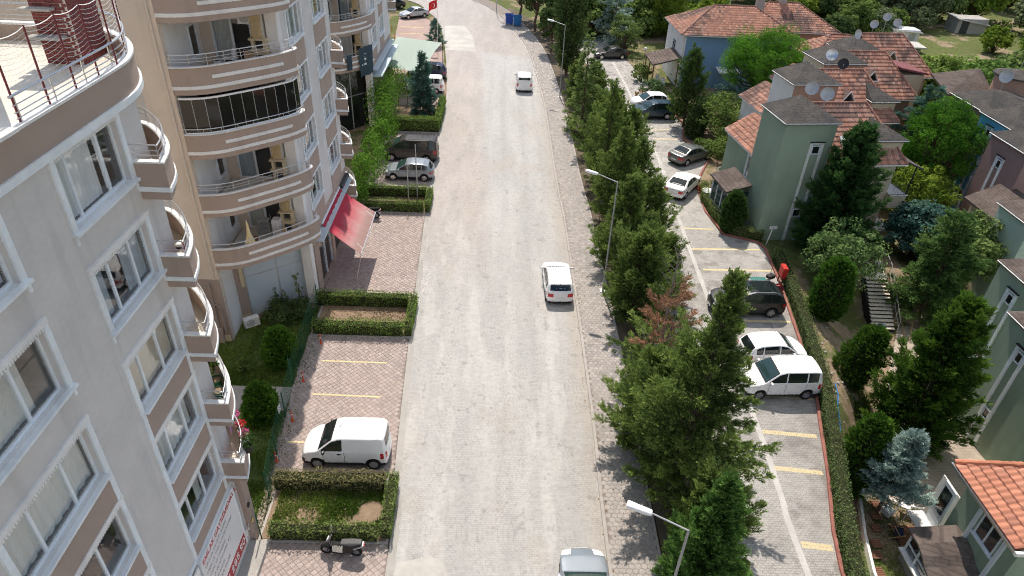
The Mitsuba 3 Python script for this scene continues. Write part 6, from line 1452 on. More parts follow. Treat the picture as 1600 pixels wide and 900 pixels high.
# ------------------------------------------------------------------ trees, shrubs, hedges
def sprays(P, D, L, W, K, c0, c1, rng, tipw=0.35, up=0.25, flat=0.55):
    """at every point P a feathery sprig along D: K slim leaflets left and right of its axis"""
    n = len(P); D = D/np.maximum(np.linalg.norm(D, axis=1, keepdims=True), 1e-9)
    a = np.cross(D, rng.normal(size=(n, 3))*flat+np.array([0, 0, 1.0])); a /= np.maximum(np.linalg.norm(a, axis=1, keepdims=True), 1e-9); b = np.cross(D, a)
    L = (np.asarray(L)*rng.uniform(0.7, 1.3, n))[:, None]; V, C = [], []
    k0 = np.clip(c0[1] if isinstance(c0, tuple) and np.ndim(c0[1]) == 1 and len(c0[1]) == n else rng.normal(0.4, 0.2, n), 0, 1)
    for j in range(K):
        t = (j+0.3)/K; sd = 1 if j % 2 else -1
        p = P+D*L*t*0.8
        d = D*(0.75+0.3*rng.random((n, 1)))+a*sd*(0.75-0.35*t)*rng.uniform(0.6, 1.3, (n, 1))+b*rng.normal(0, 0.30, (n, 1))+np.array([0, 0, up])
        d /= np.linalg.norm(d, axis=1, keepdims=True); ll = L*(0.62-0.22*t)*rng.uniform(0.7, 1.2, (n, 1)); w = np.cross(d, b+rng.normal(0, 0.35, (n, 3))); w /= np.maximum(np.linalg.norm(w, axis=1, keepdims=True), 1e-9); ww = ll*W
        V += [p-w*ww*0.5, p+d*ll*0.5+w*ww*0.8, p+d*ll]
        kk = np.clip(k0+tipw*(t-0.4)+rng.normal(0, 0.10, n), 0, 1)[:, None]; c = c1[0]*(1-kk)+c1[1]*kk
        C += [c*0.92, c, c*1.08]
    V = np.stack(V, 1).reshape(-1, 3); C = np.stack(C, 1).reshape(-1, 3)
    return V, np.arange(len(V)).reshape(-1, 3), C
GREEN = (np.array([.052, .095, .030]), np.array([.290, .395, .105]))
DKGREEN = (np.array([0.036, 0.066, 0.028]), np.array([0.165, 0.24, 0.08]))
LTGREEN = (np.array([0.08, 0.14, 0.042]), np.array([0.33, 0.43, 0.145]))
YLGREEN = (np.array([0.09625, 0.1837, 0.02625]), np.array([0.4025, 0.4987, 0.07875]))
BLUEGR = (np.array([0.14, 0.23, 0.21]), np.array([0.52, 0.66, 0.6]))
SPRUCE = (np.array([0.035, 0.091, 0.0735]), np.array([0.175, 0.315, 0.2625]))
BROWN = (np.array([0.2275, 0.1225, 0.07875]), np.array([0.525, 0.3062, 0.2013]))
def conifer_mesh(h, r, seed, cols=GREEN, nb=80, per=40, sprig=0.34, K=8, W=0.34, prof=None, elev=(0.15, 1.0), curl=0.10, t0=0.04, lean=(0, 0), spread=0.30, lopsided=0.25, dead=None, bare=None, up=0.22):
    rng = np.random.default_rng(seed); prof = prof or (lambda t: (1-t)**0.75*(0.55+0.9*np.minimum(t*4, 1)*0.5)); nb, per, spread = int(nb*0.8), int(per*1.25), spread*0.72
    Ps, Ds, Ls, Ks, limbs, DeadP, DeadD = [], [], [], [], [], [], []
    az = rng.uniform(0, 6.28); lob = rng.uniform(0, 6.28)
    for i in range(nb):
        t = t0+(0.985-t0)*((i+rng.random())/nb)**1.05; az += 2.4+rng.normal(0, 0.35)
        R = r*prof(t)*rng.uniform(0.65, 1.2)*(1+lopsided*math.cos(az-lob)*math.sin(t*9+seed))
        if R < 0.08: R = 0.08
        el = elev[0]+(elev[1]-elev[0])*t+rng.normal(0, 0.13)
        o = np.array([math.cos(az), math.sin(az), 0.0]); d = o*math.cos(el)+np.array([0, 0, math.sin(el)]); base = np.array([lean[0]*t, lean[1]*t, h*t])
        Lb = R/max(math.cos(el), 0.35)
        base[2] -= 0.3*Lb*math.sin(el)
        n = max(5, int(per*(Lb/r)**0.9)); s = rng.uniform(0.12, 1.0, n)**0.72
        cv = lambda q: base+d*(Lb*q)[:, None]+np.array([0, 0, 1.0])*(curl*Lb*q*q)[:, None]
        p = cv(s); sp = spread*Lb*(1.08-s)*0.9+0.05; j = rng.normal(size=(n, 3))*np.array([1, 1, 0.6]); p = p+j*sp[:, None]*0.55
        p[:, 2] = np.maximum(p[:, 2], 0.08)
        dd = d*0.9+j*0.38+np.array([0, 0, 1.0])*(curl*1.6*s)[:, None]+o*0.15
        isd = dead is not None and dead(t, az, rng)
        if bare is not None and bare(t, rng): limbs.append((cv(np.linspace(0, 1.1, 5)), Lb)); continue
        (DeadP if isd else Ps).append(p); (DeadD if isd else Ds).append(dd)
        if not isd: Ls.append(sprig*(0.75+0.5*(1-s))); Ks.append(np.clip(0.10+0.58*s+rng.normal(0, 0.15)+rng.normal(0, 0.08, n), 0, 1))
        if rng.random() < 0.6: limbs.append((cv(np.linspace(0, 0.85, 4)), Lb))
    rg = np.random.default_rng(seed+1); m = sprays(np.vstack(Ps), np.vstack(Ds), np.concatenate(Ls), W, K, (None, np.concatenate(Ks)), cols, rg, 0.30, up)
    dm = None
    if DeadP: q = np.vstack(DeadP); dm = sprays(q, np.vstack(DeadD), sprig*0.9, W*0.75, K, (None, np.full(len(q), 0.45)), BROWN, rg, 0.3, 0.0)
    tr = MB(); k = 8; zz = np.linspace(-0.1, h*0.97, k); rr = np.maximum(0.018*h*(1-zz/h*0.96), 0.012)
    tr.tube(np.column_stack([lean[0]*zz/h, lean[1]*zz/h, zz]), rr, 7)
    for p, Lb in limbs: tr.tube(p, np.linspace(0.012+0.012*Lb, 0.006, len(p)), 4)
    return m, dm, tr
def place_tree(name, label, cat, at, mesh, trunk, extra=None, bark='bark', group=None, crown='crown'):
    k = thing(name, label, cat, group); o = np.array(at, float)
    part(k, crown, (mesh[0]+o, mesh[1]), 'leaf', color=np.clip(mesh[2], 0, 1))
    if extra is not None: part(k, 'dead_twigs', (extra[0]+o, extra[1]), 'leaf', color=extra[2], label='dry brown part of the crown')
    if trunk is not None: part(k, 'trunk', trunk.tf(lambda v: v+o), bark)
    return k
def conifer(name, label, cat, at, h, r, seed, bark='bark', group=None, **kw):
    m, d, t = conifer_mesh(h, r, seed, **kw); return place_tree(name, label, cat, at, m, t, d, bark, group)
def egg(name, label, at, h, r, seed, cols, n=2600, lean=(0, 0), low=0.42, sprig=0.24, group=None):
    """a clipped cypress: upright sprays over an egg shaped surface, a darker heart below them"""
    rng = np.random.default_rng(seed); z = rng.uniform(0.03, 1.0, n)**0.9; az = rng.uniform(0, 2*math.pi, n)
    pr = np.where(z < low, np.sqrt(np.maximum(1-((low-z)/(low*1.05))**2*0.72, 0)), np.sqrt(np.maximum(1-((z-low)/(1-low))**1.7, 0.0)))
    bump = 0.66+0.66*meshkit.fbm(np.column_stack([np.cos(az)*2.2, np.sin(az)*2.2, z*h*1.4])+seed, 3, seed); q = rng.uniform(0.72, 1.0, n)
    P = np.column_stack([np.cos(az)*r*pr*bump*q+lean[0]*z, np.sin(az)*r*pr*bump*q+lean[1]*z, z*h*(0.92+0.08*bump)]); D = np.column_stack([np.cos(az)*0.75, np.sin(az)*0.75, np.full(n, 0.9)])+rng.normal(0, 0.25, (n, 3))
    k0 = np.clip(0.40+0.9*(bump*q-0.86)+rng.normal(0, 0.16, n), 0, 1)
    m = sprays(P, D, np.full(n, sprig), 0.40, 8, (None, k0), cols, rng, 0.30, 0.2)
    tr = MB().tube([(0, 0, -0.2), (lean[0]*0.5, lean[1]*0.5, h*0.5), (lean[0]*0.95, lean[1]*0.95, h*0.9)], [0.07, 0.05, 0.01], 6)
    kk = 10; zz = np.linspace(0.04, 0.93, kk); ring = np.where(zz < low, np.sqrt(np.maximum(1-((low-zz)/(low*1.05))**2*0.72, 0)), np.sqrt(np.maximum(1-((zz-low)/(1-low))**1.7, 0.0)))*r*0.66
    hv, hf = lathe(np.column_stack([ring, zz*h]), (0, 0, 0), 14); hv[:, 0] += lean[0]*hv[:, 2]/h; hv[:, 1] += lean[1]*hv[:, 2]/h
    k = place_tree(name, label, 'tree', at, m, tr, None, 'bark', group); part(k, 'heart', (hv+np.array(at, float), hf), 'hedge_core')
    return k
def broad_mesh(h, r, seed, cols=LTGREEN, clumps=60, per=70, leaf=0.10, cz=0.62, sq=0.75, trunk_h=0.3, hollow=0.35, clump_r=0.22, aspect=0.55, droop=0.0):
    rng = np.random.default_rng(seed); Ps, Ds, K = [], [], []; tr = MB()
    for i in range(clumps):
        d = rng.normal(size=3); d[2] = abs(d[2])*1.1-0.45 if rng.random() < 0.85 else d[2]; d /= np.linalg.norm(d)
        q = hollow+(1-hollow)*rng.random()**0.6
        c = np.array([0, 0, h*cz])+d*q*np.array([r, r, h*(1-cz)*1.0 if d[2] > 0 else h*(cz-trunk_h*0.8)])*(0.9+0.25*meshkit.noise(d*1.7+seed))
        cr = r*clump_r*rng.uniform(0.6, 1.35); e = rng.normal(size=(per, 3)); e /= np.linalg.norm(e, axis=1, keepdims=True)
        p = c+e*(cr*rng.uniform(0.3, 1.0, per)**0.5)[:, None]*np.array([1, 1, sq]); Ps.append(p); Ds.append(e*0.7+np.array([0, 0, 0.5])+d*0.3); K.append(np.clip(rng.normal(0.42, 0.16)+0.18*e[:, 2]*0+rng.normal(0, 0.16, per), 0, 1))
        if i % 3 == 0:
            s0 = np.array([0, 0, h*trunk_h*rng.uniform(0.7, 1.2)]); tr.tube([s0, s0*0.4+c*0.6+np.array([0, 0, -0.05*h]), c], [0.012*h, 0.007*h, 0.004*h], 5)
    (V, F), C = leafquads(np.vstack(Ps), np.vstack(Ds), leaf, cols, np.random.default_rng(seed+2), aspect)
    k = np.repeat(np.concatenate(K), 4)[:, None]; C = cols[0]*(1-k)+cols[1]*k
    zz = np.linspace(-0.15, h*cz, 6); tr.tube(np.column_stack([0.03*h*np.sin(zz*1.3+seed), 0.02*h*np.cos(zz+seed), zz]), np.linspace(0.026*h, 0.010*h, 6), 7)
    return (V, F, C), tr
def broad(name, label, cat, at, h, r, seed, group=None, bark='bark', **kw):
    m, t = broad_mesh(h, r, seed, **kw); return place_tree(name, label, cat, at, m, t, None, bark, group)

# the row between the pavement and the parking court
JUN = 'conifers in the strip between the road and the parking court'
slim = lambda t: (1-t)**0.9*np.minimum(0.55+t*3.0, 1.0)
wide = lambda t: (1-t)**0.62*np.minimum(0.62+t*2.2, 1.0)
feather = lambda t: (1-t)**1.0*np.minimum(0.75+t*3, 1.0)
column = lambda t: np.minimum((1-t)*3.5, 1.0)**0.7*np.minimum(0.7+t*2.5, 1.0)
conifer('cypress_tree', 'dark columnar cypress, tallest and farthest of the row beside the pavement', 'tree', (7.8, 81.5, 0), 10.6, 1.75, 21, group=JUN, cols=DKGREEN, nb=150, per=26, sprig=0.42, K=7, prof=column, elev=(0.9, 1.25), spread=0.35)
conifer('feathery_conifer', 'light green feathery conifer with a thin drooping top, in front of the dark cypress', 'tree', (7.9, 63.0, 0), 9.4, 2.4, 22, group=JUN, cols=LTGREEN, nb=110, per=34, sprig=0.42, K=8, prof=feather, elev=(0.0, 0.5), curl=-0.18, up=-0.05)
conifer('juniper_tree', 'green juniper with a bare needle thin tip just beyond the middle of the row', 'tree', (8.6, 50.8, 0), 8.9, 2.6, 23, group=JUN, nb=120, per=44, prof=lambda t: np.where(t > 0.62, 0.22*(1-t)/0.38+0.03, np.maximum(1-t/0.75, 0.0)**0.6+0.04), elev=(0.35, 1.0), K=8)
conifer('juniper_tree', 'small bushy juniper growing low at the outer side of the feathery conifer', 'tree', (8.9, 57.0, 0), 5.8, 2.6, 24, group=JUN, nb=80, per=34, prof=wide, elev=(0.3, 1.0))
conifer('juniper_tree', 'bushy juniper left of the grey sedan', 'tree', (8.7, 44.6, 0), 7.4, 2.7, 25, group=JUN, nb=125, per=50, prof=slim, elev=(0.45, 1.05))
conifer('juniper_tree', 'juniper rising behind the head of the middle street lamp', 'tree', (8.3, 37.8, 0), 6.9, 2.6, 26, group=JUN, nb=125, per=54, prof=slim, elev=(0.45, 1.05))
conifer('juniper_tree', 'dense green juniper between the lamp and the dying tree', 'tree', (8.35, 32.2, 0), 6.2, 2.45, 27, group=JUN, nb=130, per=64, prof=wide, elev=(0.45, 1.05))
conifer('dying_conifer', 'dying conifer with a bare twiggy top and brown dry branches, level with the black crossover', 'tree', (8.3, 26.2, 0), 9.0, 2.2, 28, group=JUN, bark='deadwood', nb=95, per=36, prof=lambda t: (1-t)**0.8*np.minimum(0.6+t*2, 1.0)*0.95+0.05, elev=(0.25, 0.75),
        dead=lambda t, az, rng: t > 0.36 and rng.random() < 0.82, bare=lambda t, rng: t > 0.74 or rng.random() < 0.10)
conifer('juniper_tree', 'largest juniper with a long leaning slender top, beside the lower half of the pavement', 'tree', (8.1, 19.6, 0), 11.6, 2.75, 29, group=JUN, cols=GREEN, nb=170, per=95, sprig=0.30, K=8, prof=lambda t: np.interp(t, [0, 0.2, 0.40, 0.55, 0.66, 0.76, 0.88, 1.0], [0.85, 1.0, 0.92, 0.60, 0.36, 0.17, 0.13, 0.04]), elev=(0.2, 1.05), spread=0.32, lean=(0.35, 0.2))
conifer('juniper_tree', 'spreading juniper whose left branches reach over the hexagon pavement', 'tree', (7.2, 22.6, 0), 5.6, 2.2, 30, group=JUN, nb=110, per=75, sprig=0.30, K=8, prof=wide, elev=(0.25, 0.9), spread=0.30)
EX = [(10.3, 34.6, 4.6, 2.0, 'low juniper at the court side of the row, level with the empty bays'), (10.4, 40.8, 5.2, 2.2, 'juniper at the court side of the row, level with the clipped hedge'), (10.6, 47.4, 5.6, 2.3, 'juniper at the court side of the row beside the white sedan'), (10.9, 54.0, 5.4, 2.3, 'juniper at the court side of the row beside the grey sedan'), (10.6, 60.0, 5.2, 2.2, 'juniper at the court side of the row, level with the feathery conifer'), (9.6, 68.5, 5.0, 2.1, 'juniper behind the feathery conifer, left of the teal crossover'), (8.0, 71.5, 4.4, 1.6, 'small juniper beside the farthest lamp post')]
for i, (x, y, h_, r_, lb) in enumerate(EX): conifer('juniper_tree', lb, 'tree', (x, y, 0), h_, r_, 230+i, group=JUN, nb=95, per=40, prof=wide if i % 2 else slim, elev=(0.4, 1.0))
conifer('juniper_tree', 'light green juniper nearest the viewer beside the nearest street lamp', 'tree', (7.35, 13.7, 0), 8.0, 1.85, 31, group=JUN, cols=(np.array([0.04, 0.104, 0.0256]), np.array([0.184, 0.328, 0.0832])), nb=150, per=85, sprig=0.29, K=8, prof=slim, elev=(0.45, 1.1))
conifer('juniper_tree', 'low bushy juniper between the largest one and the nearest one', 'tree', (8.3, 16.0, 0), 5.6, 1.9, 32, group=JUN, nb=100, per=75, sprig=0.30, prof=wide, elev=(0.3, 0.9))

# trees by the upper bend
UP = 'dark trees beside the upper bend of the road'
for i, (x, y, h, r, lb) in enumerate([(4.9, 103.0, 8.5, 2.4, 'dark tree nearest the blue bins at the upper bend'), (7.6, 97.5, 7.6, 2.0, 'dark tree with a bare trunk beyond the far lamp post'), (2.6, 109.5, 8.6, 2.8, 'dark tree at the top edge right of the bend'), (6.4, 91.2, 6.4, 1.7, 'slim dark tree just left of the columnar cypress'), (7.9, 107, 9, 2.8, 'tall dark tree behind the upper bend, seen at the top edge')]):
    broad('roadside_tree', lb, 'tree', (x, y, 0), h, r, 60+i, UP, cols=DKGREEN, clumps=70, per=60, leaf=0.20, cz=0.60, trunk_h=0.36)
conifer('blue_cedar', 'grey blue cedar with spreading layers behind the dark cypress', 'tree', (15.5, 98, 0), 8.6, 3.6, 70, cols=BLUEGR, nb=70, per=34, sprig=0.5, K=6, prof=wide, elev=(-0.05, 0.3), curl=-0.05)
broad('shrub', 'loose light green bush beside the black sedan', 'shrub', (16.6, 93.5, 0), 5.2, 2.3, 71, cols=LTGREEN, clumps=70, per=46, leaf=0.13, cz=0.5, trunk_h=0.05)
for i, (x, y) in enumerate([(22.2, 101.5), (24.2, 100.3)]):
    conifer('golden_cypress', ['yellow green cypress behind the blue house porch, left of two', 'yellow green cypress behind the blue house porch, right of two'][i], 'tree', (x, y, 0), 8.0, 1.5, 72+i, cols=YLGREEN, nb=80, per=24, sprig=0.45, K=6, prof=column, elev=(0.9, 1.2))
for i, (x, y, h, r, lb) in enumerate([(13.5, 104.5, 8.5, 2.6, 'dark conifer behind the cypress at the top edge'), (19.0, 107.5, 8.0, 2.6, 'dark conifer left of the far pale house')]):
    conifer('dark_conifer', lb, 'tree', (x, y, 0), h, r, 76+i, cols=DKGREEN, nb=80, per=26, sprig=0.55, K=6, prof=slim, elev=(0.5, 1.1))
# around the houses
conifer('conifer_tree', 'dark green cone shaped conifer in front of the blue wall', 'tree', (18.5, 65.6, 0), 7.6, 2.6, 80, cols=(DKGREEN[0], np.array([0.128, 0.216, 0.048])), nb=120, per=40, sprig=0.36, K=7, prof=lambda t: (1-t)**0.85*np.minimum(0.35+t*3.2, 1.0), elev=(0.6, 1.1))
broad('umbrella_pine', 'bright green umbrella pine with a forked bare trunk right of the blue wall', 'tree', (27.0, 70.4, -0.3), 9.2, 3.9, 81, cols=(np.array([0.064, 0.192, 0.0192]), np.array([0.232, 0.48, 0.064])), clumps=230, per=95, leaf=0.17, cz=0.60, trunk_h=0.36, hollow=0.40, clump_r=0.20, aspect=0.22)
broad('shrub', 'big mixed green shrub between the grey sedan and the umbrella pine', 'shrub', (21.6, 63.0, -0.3), 4.6, 3.0, 82, cols=GREEN, clumps=110, per=60, leaf=0.13, cz=0.5, trunk_h=0.05)
broad('shrub', 'glossy dark bush between the blue wall and the umbrella pine', 'shrub', (24.0, 68.5, -0.3), 4.2, 2.2, 83, cols=SPRUCE, clumps=60, per=50, leaf=0.13, cz=0.5, trunk_h=0.05)
broad('shrub', 'round glossy bush with pale tips beside the white hatchback', 'shrub', (16.9, 75.0, 0), 1.9, 1.3, 84, cols=(np.array([0.048, 0.112, 0.04]), np.array([0.24, 0.352, 0.16])), clumps=60, per=40, leaf=0.09, cz=0.5, trunk_h=0.02)
broad('shrub', 'small clipped bush beside the blue house porch', 'shrub', (16.6, 80.5, 0), 1.9, 1.2, 85, cols=GREEN, clumps=50, per=40, leaf=0.10, cz=0.5, trunk_h=0.02)
broad('shrub', 'rusty leaved small shrub at the corner of the court near the blue house', 'shrub', (15.4, 73.6, 0), 1.1, 0.6, 86, cols=(np.array([0.256, 0.16, 0.064]), np.array([0.48, 0.32, 0.144])), clumps=24, per=30, leaf=0.07, cz=0.5, trunk_h=0.02)
broad('shrub', 'low spreading shrub beyond the clipped hedge near the grey sedan', 'shrub', (20.0, 57.8, -0.1), 2.2, 1.7, 87, cols=GREEN, clumps=70, per=40, leaf=0.09, cz=0.5, trunk_h=0.02)
egg('clipped_cypress', 'clipped dark cypress between the teal crossover and its neighbour shrubs', (18.9, 62.6, 0), 3.0, 0.95, 88, DKGREEN)
big = lambda t: (1-t)**0.72*np.minimum(0.62+t*2.4, 1.0)
conifer('big_conifer', 'big dark green conifer in front of the green towered house', 'tree', (23.7, 41.9, -0.4), 9.4, 3.25, 90, cols=(np.array([0.0224, 0.064, 0.024]), np.array([0.096, 0.2, 0.0576])), nb=230, per=64, sprig=0.46, K=8, prof=big, elev=(0.3, 1.0), spread=0.26)
egg('clipped_cypress', 'small dark egg shaped cypress at the foot of the green tower', (17.25, 43.95, 0), 3.15, 0.85, 91, (DKGREEN[0], np.array([0.096, 0.192, 0.04])))
egg('clipped_cypress', 'bright green egg shaped cypress on the dry slope right of the hose cabinet', (20.5, 33.9, -0.5), 4.3, 1.15, 92, (np.array([0.032, 0.096, 0.016]), np.array([0.136, 0.28, 0.0384])))
broad('sapling', 'light leaved young tree left of the head of the stairs', 'tree', (22.6, 37.5, -0.5), 4.7, 2.2, 93, cols=(np.array([0.088, 0.168, 0.056]), np.array([0.304, 0.432, 0.16])), clumps=120, per=60, leaf=0.10, cz=0.55, trunk_h=0.15)
egg('leaning_cypress', 'dark cypress leaning to the right on the dry slope, halfway down the hedge', (19.9, 28.6, -1.4), 3.9, 1.05, 94, (np.array([0.032, 0.088, 0.016]), np.array([0.136, 0.256, 0.0352])), lean=(0.9, 0.3))
egg('clipped_cypress', 'dark egg shaped cypress beside the curved path and the small lawn', (17.5, 21.8, -2.1), 4.9, 0.95, 95, (np.array([0.032, 0.088, 0.016]), np.array([0.136, 0.264, 0.0352])))
conifer('big_conifer', 'big dark conifer with yellow green shoots in front of the lower right green houses', 'tree', (21.9, 25.2, -2.2), 9.3, 2.75, 96, cols=(np.array([0.0256, 0.0736, 0.016]), np.array([0.136, 0.248, 0.0352])), nb=210, per=70, sprig=0.38, K=8, prof=big, elev=(0.25, 0.95), spread=0.28)
conifer('blue_spruce', 'pale blue green spruce beside the white garden table', 'tree', (18.45, 20.6, -2.2), 5.3, 1.45, 97, cols=BLUEGR, nb=150, per=46, sprig=0.30, K=8, W=0.26, prof=lambda t: np.where(t < 0.24, 0.0, (1-t)**0.7*1.15), elev=(0.1, 0.8), t0=0.27)
conifer('cedar_tree', 'large loose leaved cedar right of the stairs', 'tree', (28.6, 36.6, -1.9), 7.6, 2.9, 98, cols=(np.array([0.048, 0.112, 0.0352]), np.array([0.2, 0.32, 0.096])), nb=110, per=54, sprig=0.46, K=7, prof=wide, elev=(-0.05, 0.6), curl=-0.05, spread=0.36)
broad('leafy_tree', 'bright green leafy tree against the pale mint house', 'tree', (31.2, 38.6, -1.9), 6.6, 2.3, 99, cols=LTGREEN, clumps=110, per=60, leaf=0.15, cz=0.6, trunk_h=0.2)
broad('magnolia_tree', 'dark glossy leaved tree behind the cedar, beyond the stairs', 'tree', (30.3, 41.8, -1.2), 5.0, 2.5, 101, cols=SPRUCE, clumps=110, per=60, leaf=0.15, cz=0.55, trunk_h=0.15)
broad('shrub', 'dark clipped bush at the head of the stairs', 'shrub', (25.2, 40.4, -0.2), 1.9, 1.0, 102, cols=DKGREEN, clumps=60, per=50, leaf=0.08, cz=0.5, trunk_h=0.02)
broad('umbrella_pine', 'round bright green pine between the tiled row and the brown house', 'tree', (35.6, 51.6, -1.2), 9.2, 3.0, 103, cols=(np.array([0.04, 0.136, 0.016]), np.array([0.168, 0.368, 0.0448])), clumps=170, per=95, leaf=0.17, cz=0.56, trunk_h=0.2, hollow=0.45, clump_r=0.22, aspect=0.22)
broad('shrub', 'yellow green feathery bush beside the iron balconies', 'shrub', (33.2, 48.2, -1.0), 5.0, 2.5, 104, cols=YLGREEN, clumps=120, per=60, leaf=0.15, cz=0.55, trunk_h=0.05, aspect=0.35)
conifer('deodar_cedar', 'grey green cedar with layered drooping branches beside the tiled row', 'tree', (37.0, 57.0, -1.0), 8.6, 3.0, 105, cols=SPRUCE, nb=85, per=46, sprig=0.5, K=7, prof=wide, elev=(-0.1, 0.35), curl=-0.10, spread=0.30)
broad('leafy_tree', 'tall pale yellow green tree right of the maroon flat roof', 'tree', (48.0, 74.0, -1.5), 7.4, 3.0, 106, cols=(np.array([0.12, 0.208, 0.048]), np.array([0.384, 0.496, 0.136])), clumps=150, per=60, leaf=0.20, cz=0.6, trunk_h=0.12)
broad('leafy_tree', 'wide leafy tree above the round turret at the right edge', 'tree', (56.0, 78.0, -1.5), 5.8, 4.4, 107, cols=(np.array([0.08, 0.168, 0.04]), np.array([0.32, 0.464, 0.128])), clumps=190, per=64, leaf=0.24, cz=0.58, trunk_h=0.12)
broad('leafy_tree', 'leafy tree at the right edge beside the wide one', 'tree', (63.5, 81.5, -1.5), 6.0, 4.2, 108, cols=LTGREEN, clumps=170, per=60, leaf=0.24, cz=0.58, trunk_h=0.12)
broad('leafy_tree', 'smaller leafy tree below the tall pale yellow green one', 'tree', (43.5, 65.0, -1.3), 6.0, 2.7, 109, cols=GREEN, clumps=120, per=56, leaf=0.17, cz=0.56, trunk_h=0.1)
broad('leafy_tree', 'bright bush in the yard in front of the grey block hut', 'shrub', (76.6, 108.0, -1.9), 4.0, 2.2, 110, cols=YLGREEN, clumps=80, per=44, leaf=0.22, cz=0.5, trunk_h=0.05)
broad('leafy_tree', 'bright yellow green tree left of the far brown house', 'tree', (79.5, 101.0, -1.9), 5.4, 3.6, 111, cols=YLGREEN, clumps=120, per=50, leaf=0.26, cz=0.52, trunk_h=0.05)
broad('shrub', 'small grey bush by the maroon flat roof', 'shrub', (46.5, 84.0, -1.8), 3.0, 2.4, 112, cols=GREEN, clumps=60, per=44, leaf=0.18, cz=0.5, trunk_h=0.05)
# the wooded background: a few crowns, each copy a tree of its own
rng0 = np.random.default_rng(77)
tmpl = []
for i, (cl, cp, lf) in enumerate([(LTGREEN, 90, 0.34), (GREEN, 90, 0.34), ((np.array([0.096, 0.144, 0.064]), np.array([0.304, 0.352, 0.192])), 70, 0.30), (YLGREEN, 80, 0.32), (DKGREEN, 90, 0.34)]):
    m, t = broad_mesh(7.0, 3.8, 300+i, cols=cl, clumps=cp, per=46, leaf=lf, cz=0.52, trunk_h=0.08, clump_r=0.26)
    tmpl.append((mikit.ply((m[0], m[1]), 'leaf', False, color=np.clip(m[2], 0, 1)), mikit.ply(t.get(), 'bark')))
spots = [(55.4, 125, .8), (60.7, 121.5, .8), (68.5, 127, 1.0), (57.0, 114, .7), (73.2, 125.4, 1.0), (79.1, 130.2, 1.0), (86.4, 130.6, 1.1), (92.5, 121.3, 1.1), (49.9, 121.7, .8), (61.1, 114.5, .7), (52, 110, .7), (45.0, 108.0, .7), (46.7, 100.2, .6), (94, 112, .9), (100, 118, 1.1), (66, 119.5, .55), (71.5, 121.2, .55), (12.3, 101.5, 1.0), (20.5, 104, 1.0), (26, 106, 1.0), (29.5, 101.5, .9), (22, 113, 1.1), (15.5, 113, 1.1), (31, 96, .75), (35.5, 98.5, .8), (41, 93.5, .75), (49.5, 91, .7), (53.5, 97.5, .65), (69.5, 84.5, .9), (77, 86.5, .9), (84, 91, .95), (91, 95, .95), (44, 84, .8), (39.5, 86.5, .75)]
while len(spots) < 82:
    x, y = rng0.uniform(24, 150), rng0.uniform(118, 178)
    if y < 124+max(0, 0.05*(60-x)) and 60 < x < 95: continue
    if x > 88+(y-118)*0.9+30: continue
    if all((x-a)**2+(y-b)**2 > 5.2**2 for a, b, _ in spots): spots.append((x, y, rng0.uniform(0.85, 1.35)))
KN = ['light green', 'mid green', 'greyish', 'yellow green', 'dark green']
for i, (x, y, s) in enumerate(spots):
    j = int(rng0.integers(0, 5)); wh = 'behind the blue house porch' if x < 30 and y < 116 else 'above the blue house roofs' if x < 45 else 'behind the tiled row' if y < 102 and x < 64 else 'at the near edge of the pale yard' if y < 100 else 'behind the white cabin' if x < 69 else 'behind the pale yard' if x < 96 else 'beyond the upper right corner'
    lb = '%s woodland tree %s, %s' % (KN[j], wh, 'in the front rank' if y < 124 else 'in the middle rank' if y < 145 else 'in the rear rank'); k = thing('woodland_tree', lb, 'tree', KN[j]+' woodland trees '+wh+(' in front' if y < 124 else ' midway' if y < 145 else ' at the rear'))
    tw = T4().translate([x, y, -1.9 if x > 44 else -1.0]).rotate([0, 0, 1], float(rng0.uniform(0, 360))).scale([s*1.05, s*1.05, s*float(rng0.uniform(0.85, 1.15))])
    scene[k+'__crown'] = {**tmpl[j][0], 'to_world': tw}; scene[k+'__trunk'] = {**tmpl[j][1], 'to_world': tw}
# undergrowth on the wooded ground
m = [leafpuff((x, y, -1.6), 1.5, 70, 0.34, (GREEN, LTGREEN, YLGREEN)[i % 3], 500+i, 0.55) for i, (x, y) in enumerate(zip(rng0.uniform(12, 150, 330), rng0.uniform(88, 175, 330))) if not (57 < x < 95 and y < 122) and not (x < 40 and y < 94) and not (18 < x < 42 and 72 < y < 93)]
V, F, C, nn = [], [], [], 0
for (v, f), c in m: V.append(v); F.append(f+nn); C.append(c); nn += len(v)
solo('undergrowth', (np.vstack(V), np.vstack(F)), 'leaf', 'tangled low green undergrowth between the background trees', 'undergrowth', kind='stuff', color=np.vstack(C))

# left side
egg('clipped_cypress', 'clipped egg shaped cypress on the shaded lawn, farther of two behind the mesh fence', (-11.15, 27.6, 0), 2.25, 0.78, 120, (np.array([0.04, 0.104, 0.016]), np.array([0.16, 0.32, 0.0448])))
egg('clipped_cypress', 'clipped egg shaped cypress beside the garden path, nearer of two behind the mesh fence', (-10.9, 23.5, 0), 2.2, 0.72, 121, (np.array([0.04, 0.104, 0.016]), np.array([0.16, 0.32, 0.0448])))
broad('shrub', 'tiny round shrub on the shaded lawn left of the clipped cypresses', 'shrub', (-13.0, 27.0, 0), 0.85, 0.34, 122, cols=GREEN, clumps=40, per=30, leaf=0.05, cz=0.5, trunk_h=0.02)
broad('shrub', 'dark rose bush in front of the grey shutter', 'shrub', (-11.9, 31.7, 0), 1.3, 1.25, 123, cols=DKGREEN, clumps=80, per=44, leaf=0.07, cz=0.5, trunk_h=0.02)
